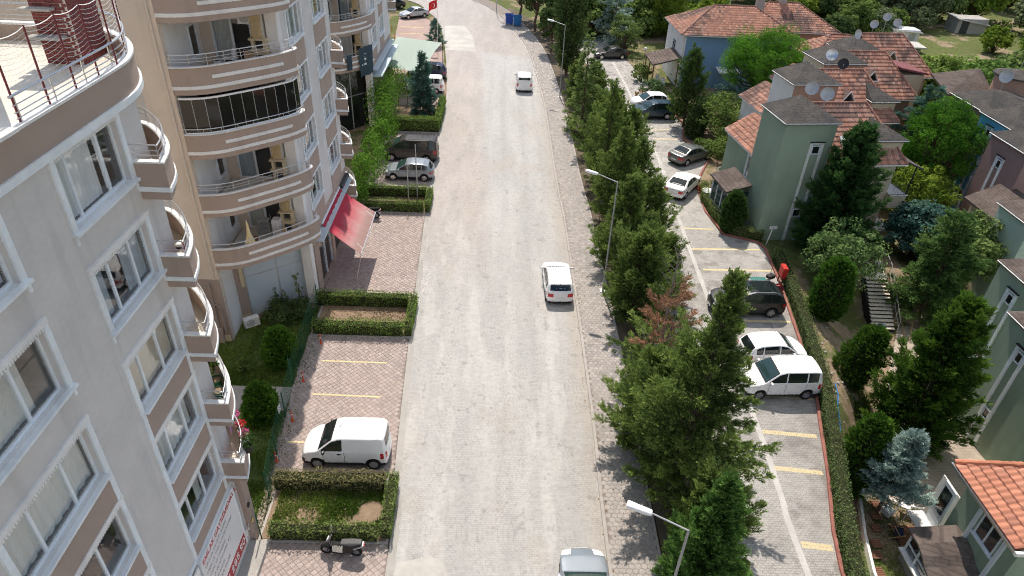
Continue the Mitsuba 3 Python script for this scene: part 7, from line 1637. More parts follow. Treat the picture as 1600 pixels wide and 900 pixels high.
for i, (x, y, h) in enumerate([(-11.5, 33.0, 2.6), (-12.4, 32.4, 2.2)]):
    broad('rose_stem', ['tall thin rose stem against the right half of the grey shutter', 'thin rose stem against the middle of the grey shutter'][i], 'plant', (x, y, 0), h, 0.4, 124+i, cols=GREEN, clumps=9, per=14, leaf=0.06, cz=0.6, trunk_h=0.1)
conifer('blue_spruce', 'dark blue spruce inside the hedge in front of the pale shade canopy', 'tree', (-7.7, 66.8, 0), 6.0, 1.85, 126, cols=SPRUCE, nb=110, per=40, sprig=0.40, K=7, prof=lambda t: (1-t)**0.9*np.minimum(0.7+t*3, 1.0), elev=(0.0, 0.7), curl=0.05)
conifer('small_spruce', 'small dark spruce with a red flag behind the pale shade canopy', 'tree', (-8.8, 92.3, 0), 3.4, 1.35, 127, cols=SPRUCE, nb=60, per=26, sprig=0.40, K=6, prof=lambda t: (1-t)**0.8, elev=(0.0, 0.7))
def hedge(label, line, w, h, z, seed, cols=GREEN, per=240, leaf=0.042, name='hedge', round_=0.08, group=None, core='bark'):
    rng = np.random.default_rng(seed); ls = LineString(line); P = ls.buffer(w/2, cap_style=2, join_style=2); k = thing(name, label, 'hedge', group)
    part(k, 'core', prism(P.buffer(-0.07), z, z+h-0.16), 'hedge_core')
    pts, dirs = [], []
    n = int(P.area*per); x0, y0, x1, y1 = P.bounds; import shapely
    q = np.column_stack([rng.uniform(x0, x1, n*6), rng.uniform(y0, y1, n*6)]); q = q[shapely.contains_xy(P, q[:, 0], q[:, 1])][:n]
    hz = h+0.19*(meshkit.fbm(np.column_stack([q*1.5, np.zeros(len(q))]), 4, seed)-0.5)*2+np.abs(rng.normal(0, 0.045, len(q)))-0.02; pts.append(np.column_stack([q, z+hz])); dirs.append(np.tile([0, 0, 1.0], (len(q), 1))+rng.normal(0, .3, (len(q), 3)))
    ex = P.exterior; n = int(ex.length*h*per); s = rng.uniform(0, ex.length, n); p = np.array([ex.interpolate(t).coords[0] for t in s]); p2 = np.array([ex.interpolate((t+0.03) % ex.length).coords[0] for t in s]); tg = p2-p; tg /= np.maximum(np.linalg.norm(tg, axis=1, keepdims=True), 1e-9)
    nrm = np.column_stack([tg[:, 1], -tg[:, 0], np.zeros(n)]); nrm = nrm if ex.is_ccw else -nrm; zz = rng.uniform(0.05, 1.0, n)**0.85*h
    bulge = 0.10*(meshkit.fbm(np.column_stack([p*1.8, zz*1.8]), 3, seed+1)-0.55)*2
    keep = rng.uniform(0, 1, n) < np.clip(0.45+zz/h, 0, 1)
    pts.append((np.column_stack([p, z+zz])+nrm*(bulge-0.02+rng.normal(0, 0.02, n))[:, None])[keep]); dirs.append((nrm*0.8+np.array([0, 0, .5])+rng.normal(0, .3, (n, 3)))[keep])
    m, c = leafquads(np.vstack(pts), np.vstack(dirs), leaf, cols, np.random.default_rng(seed+3), 0.6); part(k, 'foliage', m, 'leaf', color=c)
    return k
HG = (np.array([0.07, 0.145, 0.032]), np.array([0.33, 0.47, 0.115])); HD = (np.array([0.17, 0.165, 0.075]), np.array([0.45, 0.40, 0.20])); HM = (np.array([0.09, 0.155, 0.042]), np.array([0.34, 0.42, 0.14]))
hedge('half dry clipped hedge arm between the white panel van and the grassy bed', [(-9.25, 19.62), (-4.45, 19.62)], 0.62, 0.80, 0.07, 1, HD, group='hedge arms of the bed beside the scooter')
hedge('clipped hedge arm along the road side of the grassy bed nearest the viewer', [(-4.15, 19.9), (-4.1, 17.0)], 0.5, 0.78, 0.07, 2, HM, group='hedge arms of the bed beside the scooter')
hedge('clipped hedge arm between the grassy bed and the black scooter', [(-8.75, 17.1), (-4.38, 17.1)], 0.5, 0.70, 0.07, 3, HM, group='hedge arms of the bed beside the scooter')
for kx in 'bc':
    x0, x1, y0, y1 = ISL[kx]; w = {'b': 'the bed below the red awning', 'c': 'the bed with the two flag poles'}[kx]
    hedge('leafy green hedge arm on the far side of '+w, [(x0-0.3, y1-0.32), (x1-0.5, y1-0.32)], 0.62, 0.85, 0.07, 10+ord(kx), HG, group='hedge arms of '+w); hedge('leafy green hedge arm on the near side of '+w, [(x0+0.1, y0+0.30), (x1-0.5, y0+0.30)], 0.62, 0.80, 0.07, 20+ord(kx), HG, group='hedge arms of '+w)
    hedge('short hedge arm along the road side of '+w, [(x1-0.22, y0+0.05), (x1-0.22, y1-0.05)], 0.46, 0.78, 0.07, 30+ord(kx), HG, group='hedge arms of '+w)
x0, x1, y0, y1 = ISL['d']
hedge('tall leafy hedge in front of the dark blue spruce', [(x0-0.3, y0+0.5), (x1-0.1, y0+0.5)], 0.95, 1.25, 0.07, 41, HG, 200, 0.06)
hedge('leafy hedge along the road beside the dark blue spruce', [(x1-0.3, y0+1.0), (x1-0.3, y1)], 0.6, 1.15, 0.07, 42, HG, 200, 0.06)
hedge('long clipped hedge along the red kerb of the parking court', [(13.7, 12.5), (14.5, 15.8), (15.0, 18.0), (15.95, 21.0), (16.9, 24.3), (17.45, 26.2), (18.35, 31.0), (19.25, 37.0), (19.6, 40.2)], 0.64, 1.0, -0.12, 43, (np.array([0.06, 0.11, 0.04]), np.array([0.25, 0.32, 0.13])), 260)
hedge('clipped hedge curving past the glazed porch beside the white sedan', [(17.0, 51.0), (16.55, 48.8), (16.65, 46.2), (17.0, 44.2), (17.3, 43.55), (19.4, 42.75)], 0.6, 0.95, -0.1, 44, HM, 240)
hedge('low clipped hedge beside the grey sedan at the shrubs', [(18.6, 60.6), (20.6, 58.6)], 0.7, 0.9, -0.1, 45, HG, 200, 0.055)
# vines on the left block and pergola greenery
VS = [(-10.3+0.45*math.sin(i*1.7), 46.0+i*1.15, 1.0+1.5*abs(math.sin(i*1.3)), 0.75+0.5*abs(math.sin(i*2.1))) for i in range(14)]+[(-11.0, 60+i*1.5, 2.8+0.5*math.sin(i), 1.5) for i in range(6)]+[(-10.4, 68.0, 3.0, 1.2), (-11.5, 69.0, 3.4, 1.3), (-9.6, 68.6, 2.2, 1.1)]
ms = [leafpuff((x, y, z), r, 520, 0.10, (np.array([0.048, 0.136, 0.0192]), np.array([0.208, 0.384, 0.056])), 600+i, 1.25) for i, (x, y, z, r) in enumerate(VS)]
k = thing('climbing_vine', 'lush green climbing vine covering the foot of the beige block beyond the awning', 'vine')
for nm, sel in (('foliage', ms),):
    V, F, C, nn = [], [], [], 0
    for (v, f), c in sel: v = v.copy(); v[:, 2] = np.maximum(v[:, 2], 0.05); V.append(v); F.append(f+nn); C.append(c); nn += len(v)
    part(k, nm, (np.vstack(V), np.vstack(F)), 'leaf', color=np.vstack(C))
tb = MB()
for x, y, z, r in VS[::2]: tb.tube([(x, y, 0), (x+0.1, y+0.15, z*0.6), (x-0.1, y, z+r*0.6)], 0.035, 5)
part(k, 'stems', tb, 'bark', kind='stuff')
# ------------------------------------------------------------------ street furniture and small things
plain('lamp_grey', (0.36, 0.365, 0.37), 0.5, 0.4, 0.3)
def street_lamp(label, x, y, arm=(-1.55, 0.75), h=7.65):
    k = thing('street_lamp', label, 'street lamp', 'grey street lamps on the pavement'); z0 = 0.10
    part(k, 'base_plate', cbox(x-0.2, x+0.2, y-0.2, y+0.2, z0, z0+0.06, 0.01), 'galvanised')
    part(k, 'pole', MB().tube([(x, y, z0+0.05), (x, y, h*0.5), (x, y, h)], [0.062, 0.05, 0.038], 12), 'lamp_grey', True)
    ax, ay = arm; tip = np.array([x+ax*0.72, y+ay*0.72, h+0.22]); part(k, 'arm', MB().tube([(x, y, h-0.02), tip], 0.026, 8), 'galvanised', True)
    d = np.array([ax, ay, 0.14]); d /= np.linalg.norm(d); v, f = rounded_box(0.78, 0.27, 0.14, 0.065, 10); a = np.cross([0, 0, 1.0], d); a /= np.linalg.norm(a); u = np.cross(d, a); w = 1-0.25*(v[:, :1] < 0)
    c = tip+d*0.36; part(k, 'head', (c+v[:, :1]*d+v[:, 1:2]*a*w+v[:, 2:]*u, f), 'white_plastic', 40)
    part(k, 'lens', (c+(v[:, :1]*0.7)*d+v[:, 1:2]*a*0.7+(v[:, 2:]*0.4-0.065)*u, f), 'lamp_clear', True)
street_lamp('nearest grey street lamp among the nearest junipers', 5.8, 12.25, (-1.45, 0.55), 7.5)
street_lamp('middle grey street lamp in front of the junipers, level with the white sedan', 6.85, 35.4)
street_lamp('farthest grey street lamp beside the light feathery conifer', 6.5, 73.1, (-1.6, 0.9))
k = thing('street_lamp', 'lamp post at the top edge beyond the blue bins', 'street lamp'); part(k, 'pole', MB().tube([(-1.0, 113.5, 0.1), (-1.0, 113.5, 7.5)], [0.08, 0.05], 8), 'galvanised', True); part(k, 'arm', MB().tube([(-1.0, 113.5, 7.5), (-2.3, 113.2, 7.7)], 0.03, 6), 'galvanised')
k = thing('garden_lamp', 'thin garden lamp with a white globe beside the blue house porch', 'lamp'); part(k, 'pole', MB().tube([(17.2, 83.0, 0), (17.2, 83.0, 2.9)], 0.04, 6), 'iron_dark'); part(k, 'globe', (trimesh.creation.icosphere(2, 0.2).vertices+np.array([17.2, 83.0, 3.08]), trimesh.creation.icosphere(2, 0.2).faces), 'sign_white', True)
# blue bins
for i, (x, y, rt) in enumerate([(1.0, 105.9, 0.1), (2.2, 105.0, 0.1)]):
    k = thing('waste_container', ['dark blue lidded waste container, left of two at the upper bend', 'bright blue waste container, right of two at the upper bend'][i], 'bin', 'blue waste containers'); T = rotz(rt, (x, y, 0.1)); mt = 'print_blue' if i == 0 else 'blue_plastic'
    v, f = box(-0.55, 0.55, -0.5, 0.5, 0.2, 1.35); v = v.copy(); v[:4, :2] *= 0.88; part(k, 'body', (T(v), f), mt)
    part(k, 'lid', MB().add(lathe([(0.001, -0.58), (0.5, -0.58), (0.52, -0.5), (0.52, 0.5), (0.5, 0.58), (0.001, 0.58)], (0, 0, 0), 18, 'x')).tf(lambda q: T(q*np.array([1, 0.98, 0.42])+np.array([0, 0, 1.36]))), mt, 40)
    for a in (-0.42, 0.42): part(k, 'wheel', MB().add(lathe([(0.001, -0.04), (0.1, -0.04), (0.1, 0.04), (0.001, 0.04)], (a, -0.35, 0.1), 10, 'x')).add(lathe([(0.001, -0.04), (0.1, -0.04), (0.1, 0.04), (0.001, 0.04)], (a, 0.35, 0.1), 10, 'x')).tf(T), 'rubber')
    part(k, 'rim', MB().add(box(-0.6, 0.6, -0.55, 0.55, 1.28, 1.36)).tf(T), mt)
# red bollards
BO = [(-9.55, 29.5), (-9.75, 26.4), (-9.55, 23.55), (-9.6, 21.0), (-14.6, 95.6), (-15.6, 99.8), (-11.2, 57.6)]
for i, (x, y) in enumerate(BO):
    lb = ['orange red bollard nearest the leafy hedge below the awning', 'orange red bollard at the head of the upper yellow bay line', 'orange red bollard behind the front of the white van', 'orange red bollard beside the headlight of the white van', 'red post beside the farther block, nearer of two', 'red post beside the farther block, farther of two', 'red bollard in front of the dark minivan'][i]
    k = thing('bollard', lb, 'bollard', 'red parking bollards'); T = rotz(0.3*i, (x, y, 0.01))
    part(k, 'post', lathe([(0.0, 0.0), (0.08, 0.0), (0.08, 0.02), (0.036, 0.04), (0.032, 0.34), (0.036, 0.36), (0.036, 0.50), (0.032, 0.52), (0.032, 0.64), (0.0, 0.66)], (x, y, 0.01), 12), 'orange_red', 40)
    part(k, 'reflective_band', lathe([(0.037, 0.40), (0.039, 0.40), (0.039, 0.47), (0.037, 0.47)], (x, y, 0.01), 12), 'sign_white')
# green mesh fence
FL = [(-9.05, 16.95), (-9.35, 19.0), (-9.7, 21.4), (-9.95, 23.8), (-10.2, 26.2), (-10.32, 28.6), (-10.42, 31.0), (-10.5, 33.0)]
k = thing('mesh_fence', 'green wire mesh fence with thin posts between the lawn and the parking bays', 'fence')
for i, (x, y) in enumerate(FL): part(k, 'post', MB().tube([(x, y, 0), (x, y, 1.65)], 0.024, 6), 'net_green', True)
for i in range(len(FL)-1):
    if i == 0: continue
    a, b = np.array(FL[i]), np.array(FL[i+1]); m = MB(); L = np.linalg.norm(b-a); n = int(L/0.10)
    for t in np.linspace(0, 1, n, endpoint=False)[1:]: q = a+(b-a)*t; m.tube([(*q, 0.05), (*q, 1.58)], 0.0045, 3, )
    for z in np.arange(0.06, 1.6, 0.17): m.tube([(*a, z), (*b, z)], 0.0045, 3)
    part(k, 'mesh_panel', m, 'net_green', kind='stuff')
part(k, 'gate_frame', MB().tube([(-10.2, 26.0, 0), (-10.2, 26.0, 1.9), (-10.6, 26.9, 1.0)], 0.025, 5), 'net_green')
solo('notice', box(-9.93, -9.90, 23.0, 23.3, 1.0, 1.4), 'sign_white', 'small white notice on the mesh fence', 'sign')
for i, (x, y) in enumerate([(-9.55, 17.9), (-9.4, 17.5)]): solo('notice', MB().add(lathe([(0.001, 0), (0.12, 0)], (0, 0, 0), 12, 'x')).tf(lambda v: v+np.array([-9.19, 16.93, 2.2-0.9*i])), ['iron_dark', 'yellow_paint'][i], ['small dark plate on the corner pilaster', 'round yellow sticker on the corner pilaster'][i], 'sign')
# red awning with its arms
k = thing('awning', 'faded red awning folded out over the shop front of the beige block', 'awning')
A0, A1 = np.array([-10.55, 36.15, 3.85]), np.array([-10.55, 41.2, 3.85]); B0, B1 = np.array([-8.1, 35.0, 2.55]), np.array([-8.1, 40.4, 2.55])
nu, nv = 22, 12; V, C = [], []
for j in range(nv):
    for i in range(nu):
        s, t = i/(nu-1), j/(nv-1); p = (A0*(1-s)+A1*s)*(1-t)+(B0*(1-s)+B1*s)*t; p = p+np.array([0, 0, -0.10*math.sin(t*math.pi)+0.02*math.sin(s*40)]); V.append(p)
        fa = float(np.clip((t-0.30)/0.5+0.08*math.sin(s*17)+0.06*math.sin(s*41), 0, 1)); e = float(np.clip((t-0.72)/0.14, 0, 1)); c = np.array([0.60, 0.075, 0.115])*(1-fa)+np.array([0.62, 0.40, 0.385])*fa; C.append(c*(1-e*0.55)+np.array([0.27, 0.20, 0.17])*e*0.55)
F = np.array([[j*nu+i, j*nu+i+1, (j+1)*nu+i+1, (j+1)*nu+i] for j in range(nv-1) for i in range(nu-1)]); F = np.vstack([F[:, [0, 1, 2]], F[:, [0, 2, 3]]])
scene['awning_cloth'] = {'type': 'principledthin', 'base_color': {'type': 'mesh_attribute', 'name': 'vertex_color'}, 'roughness': 0.8, 'diff_trans': 0.5, 'spec_trans': 0.0, 'eta': 1.3}
part(k, 'canvas', (np.array(V), F), 'awning_cloth', True, color=np.array(C), label='red canvas bleached towards its outer edge')
part(k, 'front_bar', MB().tube([B0, B1], 0.035, 8), 'steel', True); part(k, 'roller', MB().tube([A0+[0, 0, 0.05], A1+[0, 0, 0.05]], 0.07, 8), 'white_plastic', True)
for s in (0.12, 0.88):
    a = A0*(1-s)+A1*s-np.array([0, 0, 0.15]); b = B0*(1-s)+B1*s-np.array([0, 0, 0.02]); part(k, 'arm', MB().tube([a, (a+b)/2+np.array([0, 0.5, -0.1]), b], 0.025, 6), 'white_plastic')
part(k, 'prop', MB().tube([B0+[0.0, 0.1, 0], (-8.7, 35.1, 0.0)], 0.018, 5), 'steel')
# dark shop sign on the facade above the far end of the awning
k = thing('shop_sign', 'dark shop sign with a round red emblem at the far end of the red awning', 'sign'); part(k, 'board', box(-10.56, -10.36, 41.4, 43.5, 3.05, 3.6+0.35), 'sign_dark')
v, f = lathe([(0.001, 0.0), (0.26, 0.0), (0.28, -0.02)], (0, 0, 0), 20, 'x'); part(k, 'emblem', (v+np.array([-10.345, 41.9, 3.5]), f), 'red_paint'); v, f = lathe([(0.09, 0.0), (0.15, 0.0)], (0, 0, 0), 16, 'x'); part(k, 'emblem_ring', (v+np.array([-10.335, 41.9, 3.5]), f), 'sign_white')
# pale shade canopy on posts
k = thing('shade_canopy', 'pale green shade canopy stretched over the bays of the farther block', 'canopy'); cp = [(-12.3, 70.6, 3.5), (-7.55, 70.2, 3.0), (-7.0, 82.0, 3.15), (-12.3, 82.2, 3.6)]
n = 16; V = []
for j in range(n):
    for i in range(n):
        s, t = i/(n-1), j/(n-1); c = [np.array(q) for q in cp]; e = 0.45*math.sin(math.pi*t)*(s*2-1 if s > 0.5 else 0); p = (c[0]*(1-s)+c[1]*s)*(1-t)+(c[3]*(1-s)+c[2]*s)*t; V.append(p+np.array([-e, 0, -0.28*math.sin(math.pi*s)*math.sin(math.pi*t)]))
F = np.array([[j*n+i, j*n+i+1, (j+1)*n+i+1, (j+1)*n+i] for j in range(n-1) for i in range(n-1)]); F = np.vstack([F[:, [0, 1, 2]], F[:, [0, 2, 3]]])
scene['canopy_cloth'] = {'type': 'principledthin', 'base_color': rgb((0.50, 0.60, 0.54)), 'roughness': 0.8, 'diff_trans': 0.5, 'spec_trans': 0.0, 'eta': 1.3}
part(k, 'cloth', (np.array(V), F), 'canopy_cloth', True)
for x, y, z in cp[1:3]: part(k, 'post', MB().tube([(x+0.05, y, 0), (x+0.05, y, z+0.1)], 0.05, 8), 'iron_dark')
# flag on a pole, two bare flag poles
k = thing('flag', 'red flag with a white crescent and star on a thin pole above the small spruce', 'flag'); part(k, 'pole', MB().tube([(-8.3, 90.6, 0), (-8.3, 90.6, 6.4)], 0.035, 6), 'steel')
fx = np.linspace(0, 1, 14); V = [(-8.3-1.35*s*0.75, 90.6-0.25*s+0.10*math.sin(s*9)*s, 6.3-t*1.0-0.55*s-0.06*math.sin(s*7)) for t in (0, 0.33, 0.66, 1) for s in fx]; F = np.array([[j*14+i, j*14+i+1, (j+1)*14+i+1, (j+1)*14+i] for j in range(3) for i in range(13)]); F = np.vstack([F[:, [0, 1, 2]], F[:, [0, 2, 3]]])
part(k, 'cloth', (np.array(V), F), 'flag_red', True)
cr = Point(0, 0).buffer(0.24, 24).difference(Point(0.08, 0).buffer(0.19, 24)); st = Polygon([(0.30+(0.11 if i % 2 == 0 else 0.045)*math.cos(i*math.pi/5+math.pi), (0.11 if i % 2 == 0 else 0.045)*math.sin(i*math.pi/5+math.pi)) for i in range(10)])
for pg in (cr, st): v, f = prism(pg, 0, 0.02); part(k, 'crescent_and_star', (np.column_stack([-8.3-0.42-v[:, 0]*0.8, 90.44-v[:, 2]-0.0*v[:, 0], 5.52+v[:, 1]-0.30*0.0]), f), 'sign_white')
for i, (x, y, h) in enumerate([(-6.2, 47.6, 4.5), (-6.75, 46.6, 3.6)]):
    solo('flag_pole', MB().tube([(x, y, 0.07), (x, y, h)], [0.045, 0.035], 8), 'galvanised', ['taller bare metal pole standing in the hedged bed', 'shorter bare metal pole standing in the hedged bed'][i], 'pole', 'bare poles in the hedged bed', smooth=True)
# hose cabinet with reel, mat, plank, white sign
k = thing('hose_cabinet', 'red fire hose cabinet standing at the hedge of the parking court', 'cabinet'); part(k, 'body', cbox(18.62, 18.92, 36.7, 37.4, 0.6, 1.35, 0.02), 'red_paint'); part(k, 'door', box(18.60, 18.618, 36.75, 37.35, 0.65, 1.30), 'red_paint'); part(k, 'leg', MB().box(18.7, 18.76, 36.7, 36.76, 0, 0.598).box(18.7, 18.76, 37.34, 37.4, 0, 0.598).box(18.7, 18.76, 36.76, 37.34, 0.5, 0.549), 'iron_dark')
k = thing('hose_reel', 'dark red hose reel on the ground beside the red cabinet', 'hose reel'); part(k, 'drum', lathe([(0.001, -0.14), (0.30, -0.14), (0.30, -0.11), (0.16, -0.10), (0.16, 0.10), (0.30, 0.11), (0.30, 0.14), (0.001, 0.14)], (18.25, 36.0, 0.32), 18, 'y'), 'maroon', 40); part(k, 'hose', MB().tube([(18.25+0.21*math.cos(a), 36.0-0.09+0.18*a/31, 0.32+0.21*math.sin(a)) for a in np.linspace(0, 31, 90)], 0.022, 5), 'red_paint'); part(k, 'stand', MB().tube([(18.0, 36.0, 0.0), (18.25, 36.0, 0.32), (18.5, 36.0, 0.0)], 0.02, 5), 'iron_dark')
k = thing('wheelbarrow', 'small black garden trolley leaning by the red hose cabinet', 'trolley'); part(k, 'tray', MB().add(rounded_box(0.5, 0.4, 0.25, 0.05)).tf(rotz(0.5, (18.1, 37.2, 0.45))), 'dark_plastic'); part(k, 'handle', MB().tube([(18.1, 37.4, 0.4), (18.35, 37.8, 0.95)], 0.016, 5), 'iron_dark'); part(k, 'wheel', lathe([(0.08, -0.03), (0.16, -0.03), (0.16, 0.03), (0.08, 0.03)], (17.9, 37.0, 0.17), 12, 'y'), 'rubber')
solo('rubber_sheet', cbox(16.95, 18.0, 37.15, 37.75, 0.012, 0.03, 0.008), 'teal_sheet', 'flat teal mat on the paving beside the hose cabinet', 'mat')
solo('timber_plank', MB().add(cbox(-0.6, 0.6, -0.055, 0.055, 0, 0.05, 0.006)).tf(rotz(1.9, (16.15, 37.0, 0.012))), 'wood_light', 'loose timber plank on the ground beyond the black crossover', 'plank')
k = thing('signpost', 'small white sign on a post leaning out of the hedge corner', 'sign'); part(k, 'post', MB().tube([(19.45, 42.1, 0), (19.65, 42.2, 1.3)], 0.035, 6), 'sign_white'); part(k, 'plate', MB().add(cbox(-0.3, 0.3, -0.02, 0.02, -0.12, 0.12, 0.005)).tf(rotz(0.2, (19.7, 42.2, 1.38))), 'sign_white')
# outdoor stairs
mottled('stair_tread', (0.72, 0.66, 0.57), 0.1, 2.0)
k = thing('outdoor_stairs', 'concrete outdoor stairs with iron handrails down the garden slope', 'stairs'); ns = 14; ya, yb2 = 35.0, 38.2; sd = mikit.ply(cbox(-0.76, 0.72, 0, 0.27, -0.05, 0.0, 0.012), 'stair_tread')
part(k, 'stair_body', MB().add((np.array([(x, y, z) for x in (24.82, 26.18) for y, z in ((ya, LOW-0.3), (yb2+0.02, LOW-0.3), (yb2+0.02, -0.12), (ya, LOW+0.0))]), np.array([[0, 1, 2], [0, 2, 3], [4, 6, 5], [4, 7, 6], [0, 4, 5], [0, 5, 1], [2, 6, 7], [2, 7, 3], [1, 5, 6], [1, 6, 2], [0, 3, 7], [0, 7, 4]]))), 'iron_dark')
for i in range(ns):
    y = ya+(yb2-ya)*i/ns; z = LOW+0.10+(abs(LOW)-0.12)*(i+1)/ns
    copy_piece(k, 'tread', sd, T4().translate([25.5+0.02*i, y, z])); part(k, 'riser', box(24.80+0.02*i, 26.20+0.02*i, y+0.05, y+0.08, z-0.22, z-0.052), 'iron_dark')
part(k, 'landing', prism(Polygon([(24.95, 38.2), (26.55, 38.2), (26.75, 39.6), (25.9, 40.2), (25.3, 40.0)]), -0.3, 0.02), 'stair_tread')
for sx in (0.78,):
    m = MB(); q0, q1 = np.array([25.5+sx, ya-0.1, LOW+0.95]), np.array([25.78+sx, yb2+0.1, 0.95]); m.tube([q0, q1], 0.025, 6).tube([q0-[0, 0, .45], q1-[0, 0, .45]], 0.016, 5)
    for t in np.linspace(0, 1, 6): p = q0+(q1-q0)*t; m.tube([p, p-np.array([0, 0, 0.95])], 0.018, 5)
    if sx > 0: m.tube([q1, (26.9, 39.6, 0.95), (26.2, 40.4, 0.95)], 0.025, 6).tube([(26.9, 39.6, 0), (26.9, 39.6, 0.95)], 0.018, 5)
    part(k, 'handrail', m, 'galvanised' if sx > 0 else 'iron_dark')
solo('garden_pot', lathe([(0, 0), (0.22, 0), (0.3, 0.3), (0.24, 0.5), (0.2, 0.5), (0.0, 0.42)], (26.25, 39.3, 0.02), 14), 'concrete', 'grey stone pot at the top of the outdoor stairs', 'pot', smooth=40)
solo('blue_sack', (rounded_box(0.5, 0.42, 0.3, 0.13)[0]+np.array([25.35, 35.12, LOW+0.36]), rounded_box(0.5, 0.42, 0.3, 0.13)[1]), 'cloth_slate', 'blue grey sack lying on the lowest stair', 'sack', smooth=True)
for i, (x0, y0, x1, y1) in enumerate([(26.5, 34.2, 27.2, 36.8), (26.7, 34.0, 27.9, 36.2)]):
    solo('loose_pole', MB().tube([(x0, y0, LOW+0.12), (x1, y1, LOW+0.7)], 0.035, 6), 'wood_light', ['long loose wooden pole lying beside the foot of the stairs', 'second loose wooden pole, to the right of the first, at the foot of the stairs'][i], 'pole')
# garden things
k = thing('garden_table', 'white garden table with a cloth beside the near house', 'table'); tx0, tx1, ty0, ty1, tzz = 19.45, 20.25, 18.95, 20.25, LOW+0.74
part(k, 'top', cbox(tx0, tx1, ty0, ty1, tzz-0.04, tzz, 0.01), 'cloth_white')
for x, y in ((tx0+.06, ty0+.06), (tx1-.06, ty0+.06), (tx0+.06, ty1-.06), (tx1-.06, ty1-.06)): part(k, 'leg', MB().tube([(x, y, LOW), (x, y, tzz-0.04)], 0.025, 5), 'white_plastic')
def plastic_chair(label, x, y, rot):
    k = thing('garden_chair', label, 'chair', 'white plastic garden chairs'); T = rotz(rot, (x, y, LOW+0.07)); part(k, 'seat', MB().add(cbox(-0.24, 0.24, -0.23, 0.23, 0.40, 0.44, 0.015)).tf(T), 'white_plastic')
    v, f = cbox(-0.23, 0.23, -0.02, 0.02, 0.44, 0.92, 0.015); v = v.copy(); v[:, 1] += 0.23+0.25*(v[:, 2]-0.44); part(k, 'backrest', (T(v), f), 'white_plastic')
    for sx in (-1, 1):
        part(k, 'armrest', MB().tube([(sx*0.27, -0.22, 0.0), (sx*0.27, -0.2, 0.64), (sx*0.27, 0.28, 0.66)], 0.025, 5).tf(T), 'white_plastic'); part(k, 'leg', MB().tube([(sx*0.25, 0.25, 0), (sx*0.24, 0.2, 0.42)], 0.025, 5).tf(T), 'white_plastic')
plastic_chair('white plastic chair on the far side of the garden table', 19.75, 20.75, -0.5)
k = thing('deck_chair', 'dark folding chair with pale frame left of the garden table', 'chair'); T = rotz(1.2, (18.75, 19.3, LOW+0.05)); part(k, 'frame', MB().tube([(-0.25, -0.3, 0), (-0.25, 0.35, 0.9)], 0.02, 5).tube([(0.25, -0.3, 0), (0.25, 0.35, 0.9)], 0.02, 5).tube([(-0.25, 0.35, 0), (-0.25, -0.25, 0.5)], 0.02, 5).tube([(0.25, 0.35, 0), (0.25, -0.25, 0.5)], 0.02, 5).tf(T), 'wood_light'); part(k, 'seat', MB().quad((-0.24, -0.2, 0.42), (0.24, -0.2, 0.42), (0.24, 0.15, 0.36), (-0.24, 0.15, 0.36)).quad((-0.24, 0.15, 0.36), (0.24, 0.15, 0.36), (0.24, 0.36, 0.9), (-0.24, 0.36, 0.9)).tf(T), 'cloth_navy')
dk = struct('timber_deck', box(18.75, 20.27, 18.45, 19.9, LOW-0.1, LOW+0.03), 'iron_dark')
db = mikit.ply(cbox(-0.75, 0.75, -0.062, 0.062, 0, 0.03, 0.006), 'timber')
for i in range(11): copy_piece(dk, 'plank', db, T4().translate([19.51, 18.53+i*0.132, LOW+0.03]))
st = mikit.ply(cbox(-0.045, 0.045, -0.20, 0.20, 0.0, 0.035, 0.006), 'timber')
for i, (x, y) in enumerate([(18.62, 21.05), (18.32, 20.4), (18.02, 19.72), (17.62, 18.87), (17.38, 18.3), (17.08, 17.45)]):
    k = thing('slatted_slab', ['slatted timber slab in the lawn nearest the curved path', 'second slatted timber slab from the curved path', 'third slatted timber slab from the curved path', 'third slatted timber slab from the bottom edge', 'second slatted timber slab from the bottom edge', 'slatted timber slab in the lawn nearest the bottom edge'][i], 'stepping slab', 'slatted timber slabs in the lawn')
    T = rotz(0.1*math.sin(i*3), (x, y, LOW+0.05)); part(k, 'batten', MB().add(box(-0.22, 0.22, -0.15, -0.11, 0.0, 0.045)).add(box(-0.22, 0.22, 0.11, 0.15, 0.0, 0.045)).tf(T), 'timber')
    for j in range(5): copy_piece(k, 'slat', mikit.ply(cbox(-0.22, 0.22, -0.035, 0.035, 0.046, 0.075, 0.006), 'timber') if j == 0 else scene[k+'__slat'] | {}, T4().translate([x, y-0.18+j*0.09, LOW+0.05]))
k = thing('water_drum', 'blue plastic drum on the paved path under the big conifer', 'drum'); part(k, 'body', lathe([(0, 0), (0.26, 0), (0.29, 0.1), (0.29, 0.62), (0.24, 0.7), (0, 0.7)], (20.75, 25.15-0.6, LOW+0.08), 16), 'blue_plastic', 40); part(k, 'lid', lathe([(0.001, 0.715), (0.2, 0.715), (0.2, 0.70)], (20.75, 24.55, LOW+0.08), 14), 'print_blue')
solo('wooden_crate', cbox(21.0, 21.4, 24.9, 25.3, LOW+0.08, LOW+0.4, 0.01), 'wood_light', 'brown wooden crate behind the blue drum', 'crate')
hp = arc_pts([(17.55, 24.0, 0), (17.75, 24.8, 0), (17.95, 25.6, 0), (18.3, 26.4, 0), (18.5, 27.3, 0)], 6); hp[:, 2] = terrain(hp[:, 0], hp[:, 1])+0.10
solo('garden_hose', MB().tube(hp, 0.035, 6), 'blue_plastic', 'blue hose lying on the dry slope beside the long hedge', 'hose')
rg = np.random.default_rng(9); V, F, n0 = [], [], 0
ico = trimesh.creation.icosphere(1, 1.0)
